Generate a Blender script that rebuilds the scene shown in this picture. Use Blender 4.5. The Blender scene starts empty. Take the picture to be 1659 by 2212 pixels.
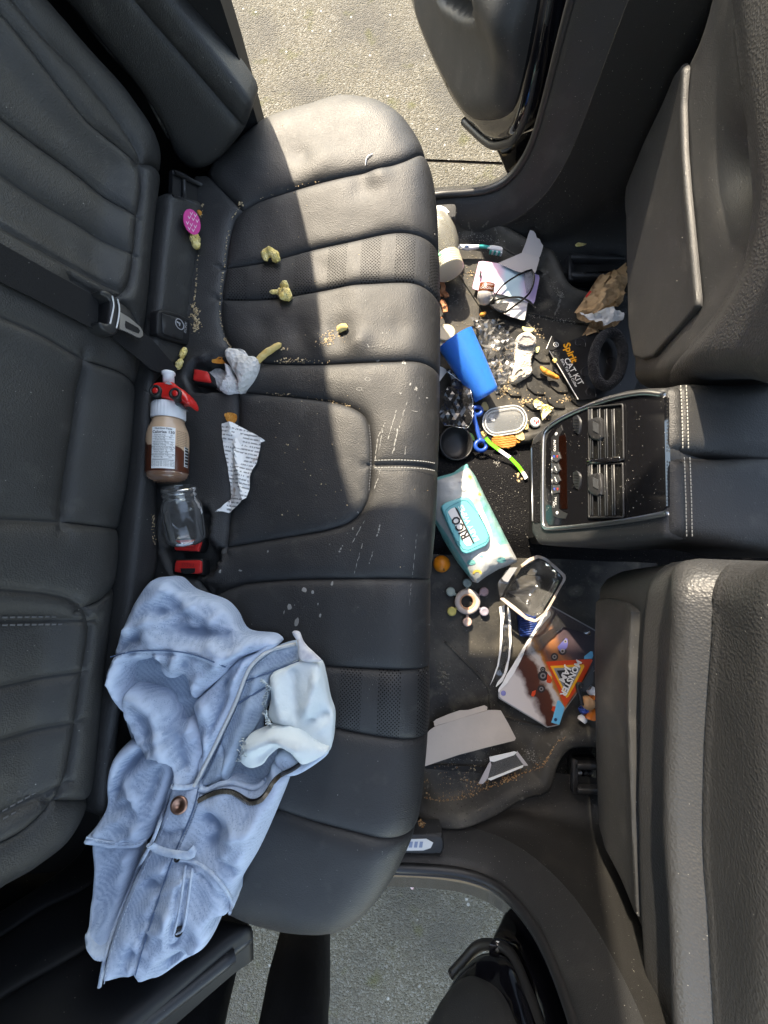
import bpy, bmesh, math, random
import numpy as np
from mathutils import Vector, Matrix, noise, geometry
random.seed(7); np.random.seed(7)
SC = bpy.context.scene
COL = SC.collection

# ------------------------------------------------------------------ camera
# car axes: x = forward, y = left, z = up, y=0 the car's centre line, ground z=0
CZ, CY, TILT, ROLL, FU = 1.40, -0.145, math.radians(6.6), math.radians(2.3), 830.0
CP = np.array([0.0, CY, CZ])
fwd = np.array([0, math.sin(TILT), -math.cos(TILT)])
r0 = np.array([1.0, 0, 0]); u0 = np.array([0, math.cos(TILT), math.sin(TILT)])
RIGHT = math.cos(ROLL)*r0 + math.sin(ROLL)*u0
UP = -math.sin(ROLL)*r0 + math.cos(ROLL)*u0
cam = bpy.data.cameras.new('camera'); camo = bpy.data.objects.new('camera', cam); COL.objects.link(camo)
m = Matrix.Identity(4)
for i in range(3):
    m[i][0] = RIGHT[i]; m[i][1] = UP[i]; m[i][2] = -fwd[i]; m[i][3] = CP[i]
camo.matrix_world = m
cam.sensor_fit = 'VERTICAL'; cam.sensor_height = 36.0; cam.sensor_width = 27.0
cam.lens = 36.0*FU/2212.0; cam.clip_start = 0.01; cam.clip_end = 500
SC.camera = camo

# ------------------------------------------------------------------ light
SUN_T = np.array([0.48, -1.0, -1.08]); SUN_T /= np.linalg.norm(SUN_T)     # travel direction
world = bpy.data.worlds.new('World'); SC.world = world; world.use_nodes = True
wn = world.node_tree.nodes; wl = world.node_tree.links
bg = wn['Background']; sky = wn.new('ShaderNodeTexSky'); sky.sky_type = 'NISHITA'; sky.sun_disc = False
sky.sun_elevation = math.asin(-SUN_T[2]); sky.sun_rotation = math.atan2(-SUN_T[0], -SUN_T[1])
wl.new(sky.outputs[0], bg.inputs[0]); bg.inputs[1].default_value = 0.15
sun = bpy.data.lights.new('sun', 'SUN'); sun.energy = 2.0; sun.angle = math.radians(0.9); sun.color = (1.0, .985, .955)
suno = bpy.data.objects.new('sun', sun); COL.objects.link(suno)
suno.rotation_euler = Vector(SUN_T).to_track_quat('-Z', 'Y').to_euler(); suno.location = (-2, 4, 5)
SC.view_settings.view_transform = 'Standard'; SC.view_settings.look = 'None'
SC.view_settings.exposure = 2.75; SC.view_settings.gamma = 1.0
SC.view_settings.use_white_balance = True; SC.view_settings.white_balance_temperature = 8600; SC.view_settings.white_balance_tint = 10
SC.cycles.use_denoising = True
try: SC.cycles.denoiser = 'OPENIMAGEDENOISE'
except Exception: pass
SC.cycles.max_bounces = 8; SC.cycles.transparent_max_bounces = 16; SC.cycles.sample_clamp_indirect = 6

# ------------------------------------------------------------------ pixel -> place (u,v in a 1659 x 2212 frame)
def ray(u, v):
    u = np.asarray(u, float); v = np.asarray(v, float)
    d = ((u-829.5)/FU)[..., None]*RIGHT + ((1106-v)/FU)[..., None]*UP + fwd
    return d
def A(px):
    return np.asarray(px, float).reshape(-1, 2)
def at_z(px, z):
    p = A(px); d = ray(p[:, 0], p[:, 1]); t = (z-CZ)/d[:, 2]
    return CP + d*t[:, None]
def pt(u, v, z):
    return at_z([(u, v)], z)[0]
def on_plane(px, p0, n):
    p = A(px); d = ray(p[:, 0], p[:, 1]); n = np.asarray(n, float)
    t = ((np.asarray(p0, float)-CP) @ n)/(d @ n)
    return CP + d*t[:, None]
class Frame:
    """a plane with 2-D coordinates: origin o, axes ex, ey, normal n"""
    def __init__(s, o, ex, ey):
        s.o = np.asarray(o, float); ex = np.asarray(ex, float); ey = np.asarray(ey, float)
        s.ex = ex/np.linalg.norm(ex); ey = ey - s.ex*(ey @ s.ex); s.ey = ey/np.linalg.norm(ey)
        s.n = np.cross(s.ex, s.ey)
    def px(s, px):
        q = on_plane(px, s.o, s.n) - s.o
        return np.stack([q @ s.ex, q @ s.ey], 1)
    def to3(s, p, h=0):
        p = np.asarray(p, float).reshape(-1, 2)
        h = np.broadcast_to(np.asarray(h, float), (len(p),))
        return s.o + p[:, :1]*s.ex + p[:, 1:2]*s.ey + h[:, None]*s.n
    def up(s, h): return Frame(s.o + s.n*h, s.ex, s.ey)
def flat(z): return Frame((0, 0, z), (1, 0, 0), (0, 1, 0))

# ------------------------------------------------------------------ objects
def link(o, parent=None):
    COL.objects.link(o)
    if parent is not None: o.parent = parent
    return o
def tag(o, label=None, cat=None, group=None, kind=None):
    if label: o['label'] = label
    if cat: o['category'] = cat
    if group: o['group'] = group
    if kind: o['kind'] = kind
    return o
def thing(name, label, cat, group=None, loc=None):
    o = bpy.data.objects.new(name, None); o.empty_display_size = .02; link(o)
    if loc is not None: o.location = Vector(loc)
    return tag(o, label, cat, group)
def mk(name, V, Fc, mat, parent=None, smooth=True, sharp=None):
    me = bpy.data.meshes.new(name)
    V = np.asarray(V, float)
    if parent is not None:
        V = V - ROOT(parent)
    me.from_pydata(V.tolist(), [], [list(map(int, f)) for f in Fc])
    if smooth:
        me.polygons.foreach_set('use_smooth', [True]*len(me.polygons))
        if sharp is not None:
            try: me.set_sharp_from_angle(angle=math.radians(sharp))
            except Exception: pass
    me.update()
    o = bpy.data.objects.new(name, me)
    if mat is not None: me.materials.append(mat)
    return link(o, parent)
def ROOT(p):
    s = np.zeros(3)
    while p is not None:
        s = s + np.array(p.location); p = p.parent
    return s
def combine(parts):
    V = []; Fc = []; k = 0
    for v, f in parts:
        V.append(np.asarray(v, float)); Fc += [[i+k for i in q] for q in f]; k += len(v)
    return np.concatenate(V), Fc

# ------------------------------------------------------------------ curves and polygons
def smooth_line(P, step, closed=False, curve=True):
    P = np.asarray(P, float)
    if closed: P = np.vstack([P, P[:1]])
    if curve and len(P) > 2:
        n = len(P)
        if closed: Q = np.vstack([P[-2], P, P[1]])
        else: Q = np.vstack([2*P[0]-P[1], P, 2*P[-1]-P[-2]])
        out = []
        for i in range(1, n):
            p0, p1, p2, p3 = Q[i-1], Q[i], Q[i+1], Q[i+2]
            # centripetal-ish: limit the tangents
            L = np.linalg.norm(p2-p1)+1e-12
            m1 = (p2-p0)*.5; m2 = (p3-p1)*.5
            for mm in (m1, m2):
                l = np.linalg.norm(mm)
                if l > L: mm *= L/l
            t = np.linspace(0, 1, 9)[:-1, None]
            out.append((2*t**3-3*t**2+1)*p1+(t**3-2*t**2+t)*m1+(-2*t**3+3*t**2)*p2+(t**3-t**2)*m2)
        out.append(P[-1:]); P = np.vstack(out)
    s = np.r_[0, np.cumsum(np.linalg.norm(np.diff(P, axis=0), axis=1))]
    k = max(2, int(round(s[-1]/step))+1)
    q = np.linspace(0, s[-1], k)
    R = np.stack([np.interp(q, s, P[:, j]) for j in range(P.shape[1])], 1)
    return R[:-1] if closed else R
def inside(P, poly):
    x, y = P[:, 0], P[:, 1]; r = np.zeros(len(P), bool)
    a = poly; b = np.roll(poly, -1, 0)
    for (x1, y1), (x2, y2) in zip(a, b):
        if y1 == y2: continue
        c = ((y1 > y) != (y2 > y)) & (x < (x2-x1)*(y-y1)/(y2-y1)+x1)
        r ^= c
    return r
def dist_line(P, L, closed=False):
    if closed: L = np.vstack([L, L[:1]])
    d = np.full(len(P), 1e9)
    for a, b in zip(L[:-1], L[1:]):
        ab = b-a; t = np.clip(((P-a) @ ab)/(ab @ ab+1e-18), 0, 1)
        q = P-a-t[:, None]*ab
        d = np.minimum(d, np.einsum('ij,ij->i', q, q))
    return np.sqrt(d)
def bbox_d(P, L, closed=False, R=.08):
    """distance, exact only within R"""
    d = np.full(len(P), R*2.0)
    lo = L.min(0)-R; hi = L.max(0)+R
    k = np.all((P >= lo) & (P <= hi), 1)
    if k.any(): d[k] = np.minimum(d[k], dist_line(P[k], L, closed))
    return d
def quilt2d(outline, seams=(), step=.008, offs=(.003, .008), rim=(.003, .009)):
    """triangulate a closed outline cut by seams; returns points, triangles, component of each triangle, d_seam, d_outline"""
    V = [outline]; E = []; n0 = len(outline)
    E += [(i, (i+1) % n0) for i in range(n0)]
    k = n0
    for s in seams:
        V.append(s); E += [(k+i, k+i+1) for i in range(len(s)-1)]; k += len(s)
    extra = []
    for s in seams:
        t = np.gradient(s, axis=0); t /= np.linalg.norm(t, axis=1)[:, None]+1e-12
        nn = np.stack([-t[:, 1], t[:, 0]], 1)
        for o in offs: extra += [s+nn*o, s-nn*o]
    t = np.roll(outline, -1, 0)-np.roll(outline, 1, 0); t /= np.linalg.norm(t, axis=1)[:, None]+1e-12
    nn = np.stack([-t[:, 1], t[:, 0]], 1)
    area = .5*np.sum(outline[:, 0]*np.roll(outline[:, 1], -1)-np.roll(outline[:, 0], -1)*outline[:, 1])
    if area < 0: nn = -nn
    for o in rim: extra.append(outline+nn*o)
    lo = outline.min(0); hi = outline.max(0)
    gx = np.arange(lo[0], hi[0], step); gy = np.arange(lo[1], hi[1], step*.866)
    X, Y = np.meshgrid(gx, gy); X = X + (np.arange(len(gy)) % 2)[:, None]*step*.5
    G = np.stack([X.ravel(), Y.ravel()], 1)
    mo = max(offs) if len(offs) and len(seams) else 0
    mr = max(rim) if len(rim) else 0
    def dmin(P, R):
        d = bbox_d(P, outline, True, R); ds = np.full(len(P), R*2.0)
        for s in seams: ds = np.minimum(ds, bbox_d(P, s, False, R))
        return ds, d
    G = G[inside(G, outline)]
    if len(G):
        ds, d = dmin(G, .05)
        G = G[(ds > mo+step*.4) & (d > mr+step*.4)]
    if extra:
        X = np.vstack(extra); X = X[inside(X, outline)]
        if len(X):
            ds, d = dmin(X, .02)
            k1 = (np.minimum(ds, d) > min(list(offs if len(seams) else [])+list(rim)+[.01])*.8)
            X = X[k1]
            X = np.unique(np.round(X, 4), axis=0)
            # thin points that crowd each other
            cell = {}
            keep = []
            r = step*.28
            for i, p in enumerate(X):
                key = (int(p[0]//r), int(p[1]//r))
                if key in cell: continue
                cell[key] = 1; keep.append(i)
            X = X[keep]
        G = np.vstack([G, X])
    V.append(G)
    AV = np.vstack(V)
    rv, re, rf, ov, oe, of = geometry.delaunay_2d_cdt([Vector(p) for p in AV.tolist()], E, [], 1, 1e-6)
    P = np.array([(p.x, p.y) for p in rv]); T = [list(f) for f in rf]
    cons = set()
    for (a, b), o in zip(re, oe):
        if len(o): cons.add((min(a, b), max(a, b)))
    em = {}
    for i, f in enumerate(T):
        for j in range(len(f)):
            a, b = f[j], f[(j+1) % len(f)]; em.setdefault((min(a, b), max(a, b)), []).append(i)
    comp = [-1]*len(T); nb = [[] for _ in T]
    for e, fs in em.items():
        if len(fs) == 2 and e not in cons: nb[fs[0]].append(fs[1]); nb[fs[1]].append(fs[0])
    c = 0
    for i in range(len(T)):
        if comp[i] >= 0: continue
        st = [i]; comp[i] = c
        while st:
            a = st.pop()
            for b in nb[a]:
                if comp[b] < 0: comp[b] = c; st.append(b)
        c += 1
    ds, do = dmin(P, .12)
    brd = [e for e, fs in em.items() if len(fs) == 1]
    return P, T, comp, ds, do, brd
def sub_mesh(P3, T, keep):
    idx = {}; F2 = []
    for k in keep:
        f = []
        for i in T[k]:
            if i not in idx: idx[i] = len(idx)
            f.append(idx[i])
        F2.append(f)
    V = np.empty((len(idx), 3))
    for i, j in idx.items(): V[j] = P3[i]
    return V, F2, idx
def orient(V, F2, n):
    """make faces look along n"""
    a = V[[f[0] for f in F2]]; b = V[[f[1] for f in F2]]; c = V[[f[2] for f in F2]]
    s = np.cross(b-a, c-a).sum(0) @ np.asarray(n, float)
    return F2 if s > 0 else [f[::-1] for f in F2]
def fbm(P, scale, oct=3, seed=0.0):
    return np.array([noise.fractal(Vector((p[0]*scale+seed, p[1]*scale-seed, (p[2] if len(p) > 2 else 0)*scale+seed*.37)), 1.0, 2.0, oct) for p in P])
def quilt(px_outline, px_seams, proj, lift, mats, name, parent, n=(0, 0, 1), step=.008, skirt=None, curve=True,
          offs=(.003, .008), rim=(.003, .009), min_tris=6, lstep=None, sharp_outline=False):
    """panels cut from one surface by seams. proj(px)->2-D, lift(P,ds,do)->3-D, mats(centroid2d)->(name,material)"""
    ls = lstep or step*.8
    out = smooth_line(proj(px_outline), ls, True, curve and not sharp_outline)
    sm = [smooth_line(proj(s), ls, False, curve) for s in px_seams]
    P, T, comp, ds, do, brd = quilt2d(out, sm, step, offs, rim)
    P3 = lift(P, ds, do)
    objs = []
    comps = {}
    for i, c in enumerate(comp): comps.setdefault(c, []).append(i)
    for c, ids in sorted(comps.items(), key=lambda kv: -len(kv[1])):
        if len(ids) < min_tris: continue
        V, F2, idx = sub_mesh(P3, T, ids)
        F2 = orient(V, F2, n)
        if skirt is not None:
            vs = list(V); es = [(idx[a], idx[b]) for a, b in brd if a in idx and b in idx]
            low = {}
            fe = {}
            for f in F2:
                for j in range(len(f)): fe[(f[j], f[(j+1) % len(f)])] = 1
            for a, b in es:
                for q in (a, b):
                    if q not in low: low[q] = len(vs); vs.append(V[q]+np.asarray(skirt, float))
                if (a, b) in fe: F2.append([b, a, low[a], low[b]])
                else: F2.append([a, b, low[b], low[a]])
            V = np.array(vs)
        cen = np.mean([P[T[k]].mean(0) for k in ids], 0)
        nm, mt = mats(cen)
        objs.append((mk(nm, V, F2, mt, parent), cen))
    return objs
def sheet(name, px, fr, mat, parent=None, h=None, thick=.002, step=.01, rollr=0, dome=0, curve=False, smooth=True, rim=(), sharp=40):
    """a solid piece with the outline px laid in the frame fr, h(P2)-> height, real thickness"""
    P2 = fr.px(px) if not callable(px) else px(fr)
    return sheet2(name, P2, fr, mat, parent, h, thick, step, rollr, dome, curve, smooth, rim, sharp)
def sheet2(name, P2, fr, mat, parent=None, h=None, thick=.002, step=.01, rollr=0, dome=0, curve=False, smooth=True, rim=(), sharp=40):
    out = smooth_line(P2, step*.8, True, curve)
    if rollr and not rim: rim = (rollr*.25, rollr*.6, rollr)
    P, T, comp, ds, do, brd = quilt2d(out, [], step, (), rim)
    H = np.zeros(len(P)) if h is None else np.asarray(h(P), float)
    if rollr:
        d = np.clip(do, 0, rollr); H = H - (rollr-np.sqrt(np.maximum(rollr**2-(rollr-d)**2, 0)))
    if dome: H = H + dome*(1-np.exp(-do/(abs(dome)*2.2+.01)))
    top = fr.to3(P, H); bot = fr.to3(P, H-thick if not rollr else np.minimum(H, 0)-thick)
    F2 = orient(top, T, fr.n); k = len(P)
    n = len(F2)
    fe = {}
    for f in F2:
        for j in range(3): fe[(f[j], f[(j+1) % 3])] = 1
    Fc = list(F2)+[[i+k for i in f[::-1]] for f in F2]
    for a, b in brd:
        if (a, b) in fe: Fc.append([b, a, a+k, b+k])
        else: Fc.append([a, b, b+k, a+k])
    return mk(name, np.vstack([top, bot]), Fc, mat, parent, smooth, sharp)
def crumple(P, scale, amp, seed=0):
    """faceted creases: |noise| ridges"""
    o = np.zeros(len(P))
    for i, p in enumerate(P):
        v = Vector((p[0]*scale+seed, p[1]*scale+seed*1.7, seed))
        o[i] = (noise.noise(v)*.8 + (1-abs(noise.noise(v*1.9))*2)*.45 + abs(noise.noise(v*4.1))*.25)
    return o*amp

# ------------------------------------------------------------------ solids
def tube(P, r, seg=10, cap=True, closed=False, flat_axis=None, ratio=1.0):
    P = np.asarray(P, float); n = len(P); r = np.broadcast_to(np.asarray(r, float), (n,))
    T = (np.roll(P, -1, 0)-np.roll(P, 1, 0)) if closed else np.gradient(P, axis=0)
    T /= np.linalg.norm(T, axis=1)[:, None]+1e-12
    ref = np.array([0, 0, 1.0]) if flat_axis is None else np.asarray(flat_axis, float)
    V = []; Fc = []
    prev = None
    for i in range(n):
        a = np.cross(T[i], ref)
        if np.linalg.norm(a) < 1e-3: a = np.cross(T[i], [1, 0.2, 0]) if prev is None else prev
        a /= np.linalg.norm(a)
        if prev is not None and a @ prev < 0: a = -a
        prev = a
        b = np.cross(a, T[i])
        for j in range(seg):
            t = 2*math.pi*j/seg
            V.append(P[i]+r[i]*(math.cos(t)*a+ratio*math.sin(t)*b))
    m = n if closed else n-1
    for i in range(m):
        i2 = (i+1) % n
        for j in range(seg):
            j2 = (j+1) % seg
            Fc.append([i*seg+j, i*seg+j2, i2*seg+j2, i2*seg+j])
    if cap and not closed:
        Fc.append(list(range(seg))); Fc.append([(n-1)*seg+j for j in range(seg)][::-1])
    return np.array(V), Fc
def lathe(prof, o, axis, seg=32, ref=None, cap=True, sx=1.0):
    """prof: (distance along axis, radius)"""
    axis = np.asarray(axis, float); axis = axis/np.linalg.norm(axis)
    ref = np.array([0, 0, 1.0]) if ref is None else np.asarray(ref, float)
    a = np.cross(axis, ref)
    if np.linalg.norm(a) < 1e-3: a = np.cross(axis, [1, 0, 0])
    a /= np.linalg.norm(a); b = np.cross(axis, a)
    V = []; Fc = []
    for s, r in prof:
        for j in range(seg):
            t = 2*math.pi*j/seg; V.append(np.asarray(o)+axis*s+r*(math.cos(t)*a*sx+math.sin(t)*b))
    for i in range(len(prof)-1):
        for j in range(seg):
            j2 = (j+1) % seg
            Fc.append([i*seg+j, (i+1)*seg+j, (i+1)*seg+j2, i*seg+j2])
    if cap:
        Fc.append(list(range(seg))); Fc.append([(len(prof)-1)*seg+j for j in range(seg)][::-1])
    return np.array(V), Fc
def rbox(c, ex, ey, ez, bev=.15):
    """box with chamfered edges: centre c and half-vectors"""
    c = np.asarray(c, float); ex, ey, ez = (np.asarray(q, float) for q in (ex, ey, ez))
    l = [np.linalg.norm(q) for q in (ex, ey, ez)]; b = bev*min(l)
    k = [(q_-b)/q_ for q_ in l]
    bm = bmesh.new(); V = []
    for sx in (-1, 1):
        for sy in (-1, 1):
            for sz in (-1, 1):
                V.append((sx*k[0], sy*k[1], sz)); V.append((sx*k[0], sy, sz*k[2])); V.append((sx, sy*k[1], sz*k[2]))
    vs = [bm.verts.new(c+ex*a+ey*b_+ez*c_) for a, b_, c_ in V]
    r = bmesh.ops.convex_hull(bm, input=vs)
    bm.verts.index_update()
    vv = np.array([v.co[:] for v in bm.verts]); ff = [[v.index for v in f.verts] for f in bm.faces]; bm.free()
    return vv, ff
def text_parts(s, size, fr, xy, ang, mat, name, parent, h=.0006, xs=1.0, bold=0.0):
    cu = bpy.data.curves.new('t', 'FONT'); cu.body = s; cu.size = size; cu.align_x = 'CENTER'; cu.align_y = 'CENTER'
    cu.offset = bold*size; cu.resolution_u = 2
    o = bpy.data.objects.new('t', cu); COL.objects.link(o)
    dg = bpy.context.evaluated_depsgraph_get(); me = bpy.data.meshes.new_from_object(o.evaluated_get(dg))
    V = np.array([v.co[:] for v in me.vertices]); Fc = [list(p.vertices) for p in me.polygons]
    bpy.data.objects.remove(o); bpy.data.curves.remove(cu); bpy.data.meshes.remove(me)
    c, s_ = math.cos(ang), math.sin(ang)
    P = np.stack([V[:, 0]*xs*c-V[:, 1]*s_+xy[0], V[:, 0]*xs*s_+V[:, 1]*c+xy[1]], 1)
    V3 = fr.to3(P, h) if isinstance(fr, Frame) else fr(P)
    return mk(name, V3, Fc, mat, parent, smooth=False)

# ------------------------------------------------------------------ materials
MATS = {}
def mat(name, col, rough=.5, spec=.5, metal=0, bump=None, var=None, specks=0, speck_col=(.35, .34, .31), trans=0, alpha=1, coat=0,
        sheen=0, dirt=None, ior=1.45, rvar=0, sss=0, bumps=None):
    m = bpy.data.materials.new(name); m.use_nodes = True; nt = m.node_tree; N = nt.nodes; L = nt.links
    b = N['Principled BSDF']; I = b.inputs
    I['Base Color'].default_value = (*col, 1); I['Roughness'].default_value = rough; I['Metallic'].default_value = metal
    I['Specular IOR Level'].default_value = spec; I['IOR'].default_value = ior; I['Transmission Weight'].default_value = trans
    I['Alpha'].default_value = alpha; I['Coat Weight'].default_value = coat; I['Coat Roughness'].default_value = .08
    I['Sheen Weight'].default_value = sheen
    if sss: I['Subsurface Weight'].default_value = sss; I['Subsurface Scale'].default_value = .004
    tc = N.new('ShaderNodeTexCoord'); co = tc.outputs['Object']
    csock = None
    def noise_(scale, det=3):
        n = N.new('ShaderNodeTexNoise'); n.inputs['Scale'].default_value = scale; n.inputs['Detail'].default_value = det
        L.new(co, n.inputs['Vector']); return n.outputs['Fac']
    def ramp(src, a, b_):
        r = N.new('ShaderNodeMapRange'); r.inputs[1].default_value = a; r.inputs[2].default_value = b_; L.new(src, r.inputs[0]); return r.outputs[0]
    def mixc(fac, A_, B_):
        x = N.new('ShaderNodeMix'); x.data_type = 'RGBA'
        L.new(fac, x.inputs[0])
        for s, k in ((A_, 6), (B_, 7)):
            if isinstance(s, tuple): x.inputs[k].default_value = (*s, 1)
            else: L.new(s, x.inputs[k])
        return x.outputs[2]
    csock = tuple(col)
    if var:      # (scale, second colour)
        csock = mixc(ramp(noise_(var[0], 4), .35, .65), csock, tuple(var[1]))
    if dirt:     # (scale, colour, lo, hi)
        for dd in (dirt if isinstance(dirt, list) else [dirt]):
            csock = mixc(ramp(noise_(dd[0], 6), dd[2], dd[3]), csock, tuple(dd[1]))
    if specks:
        for sc_, th in ((170, .06), (420, .09)):
            v = N.new('ShaderNodeTexVoronoi'); v.inputs['Scale'].default_value = sc_; L.new(co, v.inputs['Vector'])
            r1 = ramp(v.outputs['Distance'], th*2.2, th)
            sp = N.new('ShaderNodeSeparateColor'); L.new(v.outputs['Color'], sp.inputs[0])
            r2 = ramp(sp.outputs[0], 1-specks, 1-specks+.002)
            mu = N.new('ShaderNodeMath'); mu.operation = 'MULTIPLY'; L.new(r1, mu.inputs[0]); L.new(r2, mu.inputs[1])
            csock = mixc(mu.outputs[0], csock, speck_col)
    if not isinstance(csock, tuple): L.new(csock, I['Base Color'])
    if rvar:
        mr = N.new('ShaderNodeMapRange'); mr.inputs[1].default_value = .3; mr.inputs[2].default_value = .7
        mr.inputs[3].default_value = rough-rvar; mr.inputs[4].default_value = rough+rvar
        L.new(noise_(14, 4), mr.inputs[0]); L.new(mr.outputs[0], I['Roughness'])
    bl = bumps or ([bump] if bump else [])
    prev = None
    for kind, scale, strength, dist in bl:
        if kind == 'n': s = noise_(scale, 3)
        else:
            v = N.new('ShaderNodeTexVoronoi'); v.inputs['Scale'].default_value = scale; L.new(co, v.inputs['Vector']); s = v.outputs['Distance']
        bp = N.new('ShaderNodeBump'); bp.inputs['Strength'].default_value = strength; bp.inputs['Distance'].default_value = dist
        L.new(s, bp.inputs['Height'])
        if prev is not None: L.new(prev, bp.inputs['Normal'])
        prev = bp.outputs[0]
    if prev is not None: L.new(prev, I['Normal'])
    MATS[name] = m
    return m
# ================================================================== materials of the setting
LEATHER_B = [('v', 520, .35, .0012), ('n', 45, .12, .004), ('n', 9, .10, .012)]
leather = mat('black_leather', (.021, .0208, .0208), .55, .50, bumps=LEATHER_B, specks=.012, rvar=.05, dirt=(30, (.05, .048, .045), .60, .85))
leather2 = mat('grey_black_leather', (.030, .0305, .032), .5, .5, bumps=[('v', 330, .45, .0014), ('n', 30, .05, .004)], specks=.015, rvar=.05)
plastic = mat('black_grained_plastic', (.025, .0255, .0265), .52, .45, bumps=[('v', 600, .3, .001), ('n', 20, .05, .006)], specks=.05, rvar=.06, dirt=[(16, (.046, .045, .044), .55, .8), (60, (.085, .083, .080), .72, .86)])
plastic_clean = mat('black_plastic', (.018, .018, .019), .45, .5, bump=('n', 300, .1, .001), specks=.01)
plastic_shaded = mat('shade_darkened_plastic', (.017, .0165, .016), .58, .35, bumps=[('v', 600, .3, .001)], specks=.05, rvar=.05, dirt=(16, (.028, .026, .024), .55, .8))  # trim plastic with the shade behind the front seats put into its colour
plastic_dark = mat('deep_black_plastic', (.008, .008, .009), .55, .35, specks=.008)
rubber = mat('dusty_black_rubber', (.015, .0147, .014), .62, .4, bumps=[('n', 160, .25, .002)], specks=.11, speck_col=(.30, .28, .25),
             dirt=[(7, (.062, .056, .046), .42, .66), (18, (.10, .09, .072), .56, .76), (55, (.16, .15, .13), .66, .82)])
carpet = mat('black_carpet', (.010, .010, .011), .95, .1, bumps=[('n', 420, .8, .004), ('v', 260, .5, .003)], specks=.09, speck_col=(.28, .26, .23))
piano = mat('piano_black', (.006, .006, .007), .08, .55, coat=.5, specks=.05, speck_col=(.2, .19, .17), bump=('n', 30, .02, .003))
paint = mat('gloss_black_paint', (.004, .004, .006), .07, .5, coat=1, specks=.006)
chrome = mat('satin_chrome', (.42, .43, .44), .32, .5, metal=1, bump=('n', 200, .03, .001), specks=.03)
steel = mat('steel', (.55, .55, .56), .35, .5, metal=1)
fabric_dark = mat('black_webbing', (.012, .012, .013), .85, .2, bump=('n', 500, .5, .002), specks=.01)
trouser = mat('black_trouser_cloth', (.010, .010, .011), .9, .15, bumps=[('n', 350, .4, .002), ('n', 12, .5, .02)])
thread = mat('grey_thread', (.12, .12, .125), .8, .2)
thread_light = mat('light_thread', (.34, .33, .30), .8, .2)

def perforate(name, axis2, period=.062, lo=.42, col=(.004, .004, .004)):
    m = leather.copy(); m.name = name; nt = m.node_tree; N = nt.nodes; L = nt.links
    b = N['Principled BSDF']; src = b.inputs['Base Color'].links[0].from_socket
    tc = N.new('ShaderNodeTexCoord'); sp = N.new('ShaderNodeSeparateXYZ'); L.new(tc.outputs['Object'], sp.inputs[0])
    def ma(op, a, b_=None):
        q = N.new('ShaderNodeMath'); q.operation = op
        for i, s in enumerate((a, b_)):
            if s is None: continue
            if isinstance(s, (int, float)): q.inputs[i].default_value = s
            else: L.new(s, q.inputs[i])
        return q.outputs[0]
    X = sp.outputs['X']; Y = sp.outputs[axis2]
    s = .0060
    if axis2 == 'Z': X, Y = sp.outputs['Z'], sp.outputs['Y']
    p = ma('MULTIPLY', ma('ADD', X, Y), 1/s); q = ma('MULTIPLY', ma('SUBTRACT', X, Y), 1/s)
    fp = ma('SUBTRACT', ma('FRACT', p), .5); fq = ma('SUBTRACT', ma('FRACT', q), .5)
    d = ma('SQRT', ma('ADD', ma('MULTIPLY', fp, fp), ma('MULTIPLY', fq, fq)))
    dot = ma('LESS_THAN', d, .27)
    band = ma('GREATER_THAN', ma('FRACT', ma('MULTIPLY', ma('ADD', X, 3.0), 1/period)), lo)
    f = ma('MULTIPLY', dot, band)
    x = N.new('ShaderNodeMix'); x.data_type = 'RGBA'; L.new(f, x.inputs[0]); L.new(src, x.inputs[6]); x.inputs[7].default_value = (*col, 1)
    L.new(x.outputs[2], b.inputs['Base Color'])
    L.new(ma('MULTIPLY', ma('SUBTRACT', 1.0, ma('MULTIPLY', f, .75)), .5), b.inputs['Specular IOR Level'])
    bp = N.new('ShaderNodeBump'); bp.inputs['Strength'].default_value = .8; bp.inputs['Distance'].default_value = .0015; bp.invert = True
    L.new(f, bp.inputs['Height'])
    nl = b.inputs['Normal'].links[0].from_socket; L.new(nl, bp.inputs['Normal']); L.new(bp.outputs[0], b.inputs['Normal'])
    return m
perf = perforate('perforated_leather', 'Y')
perf_back = perforate('perforated_leather_back', 'Z', .09, .5, (.008, .008, .008))

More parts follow.
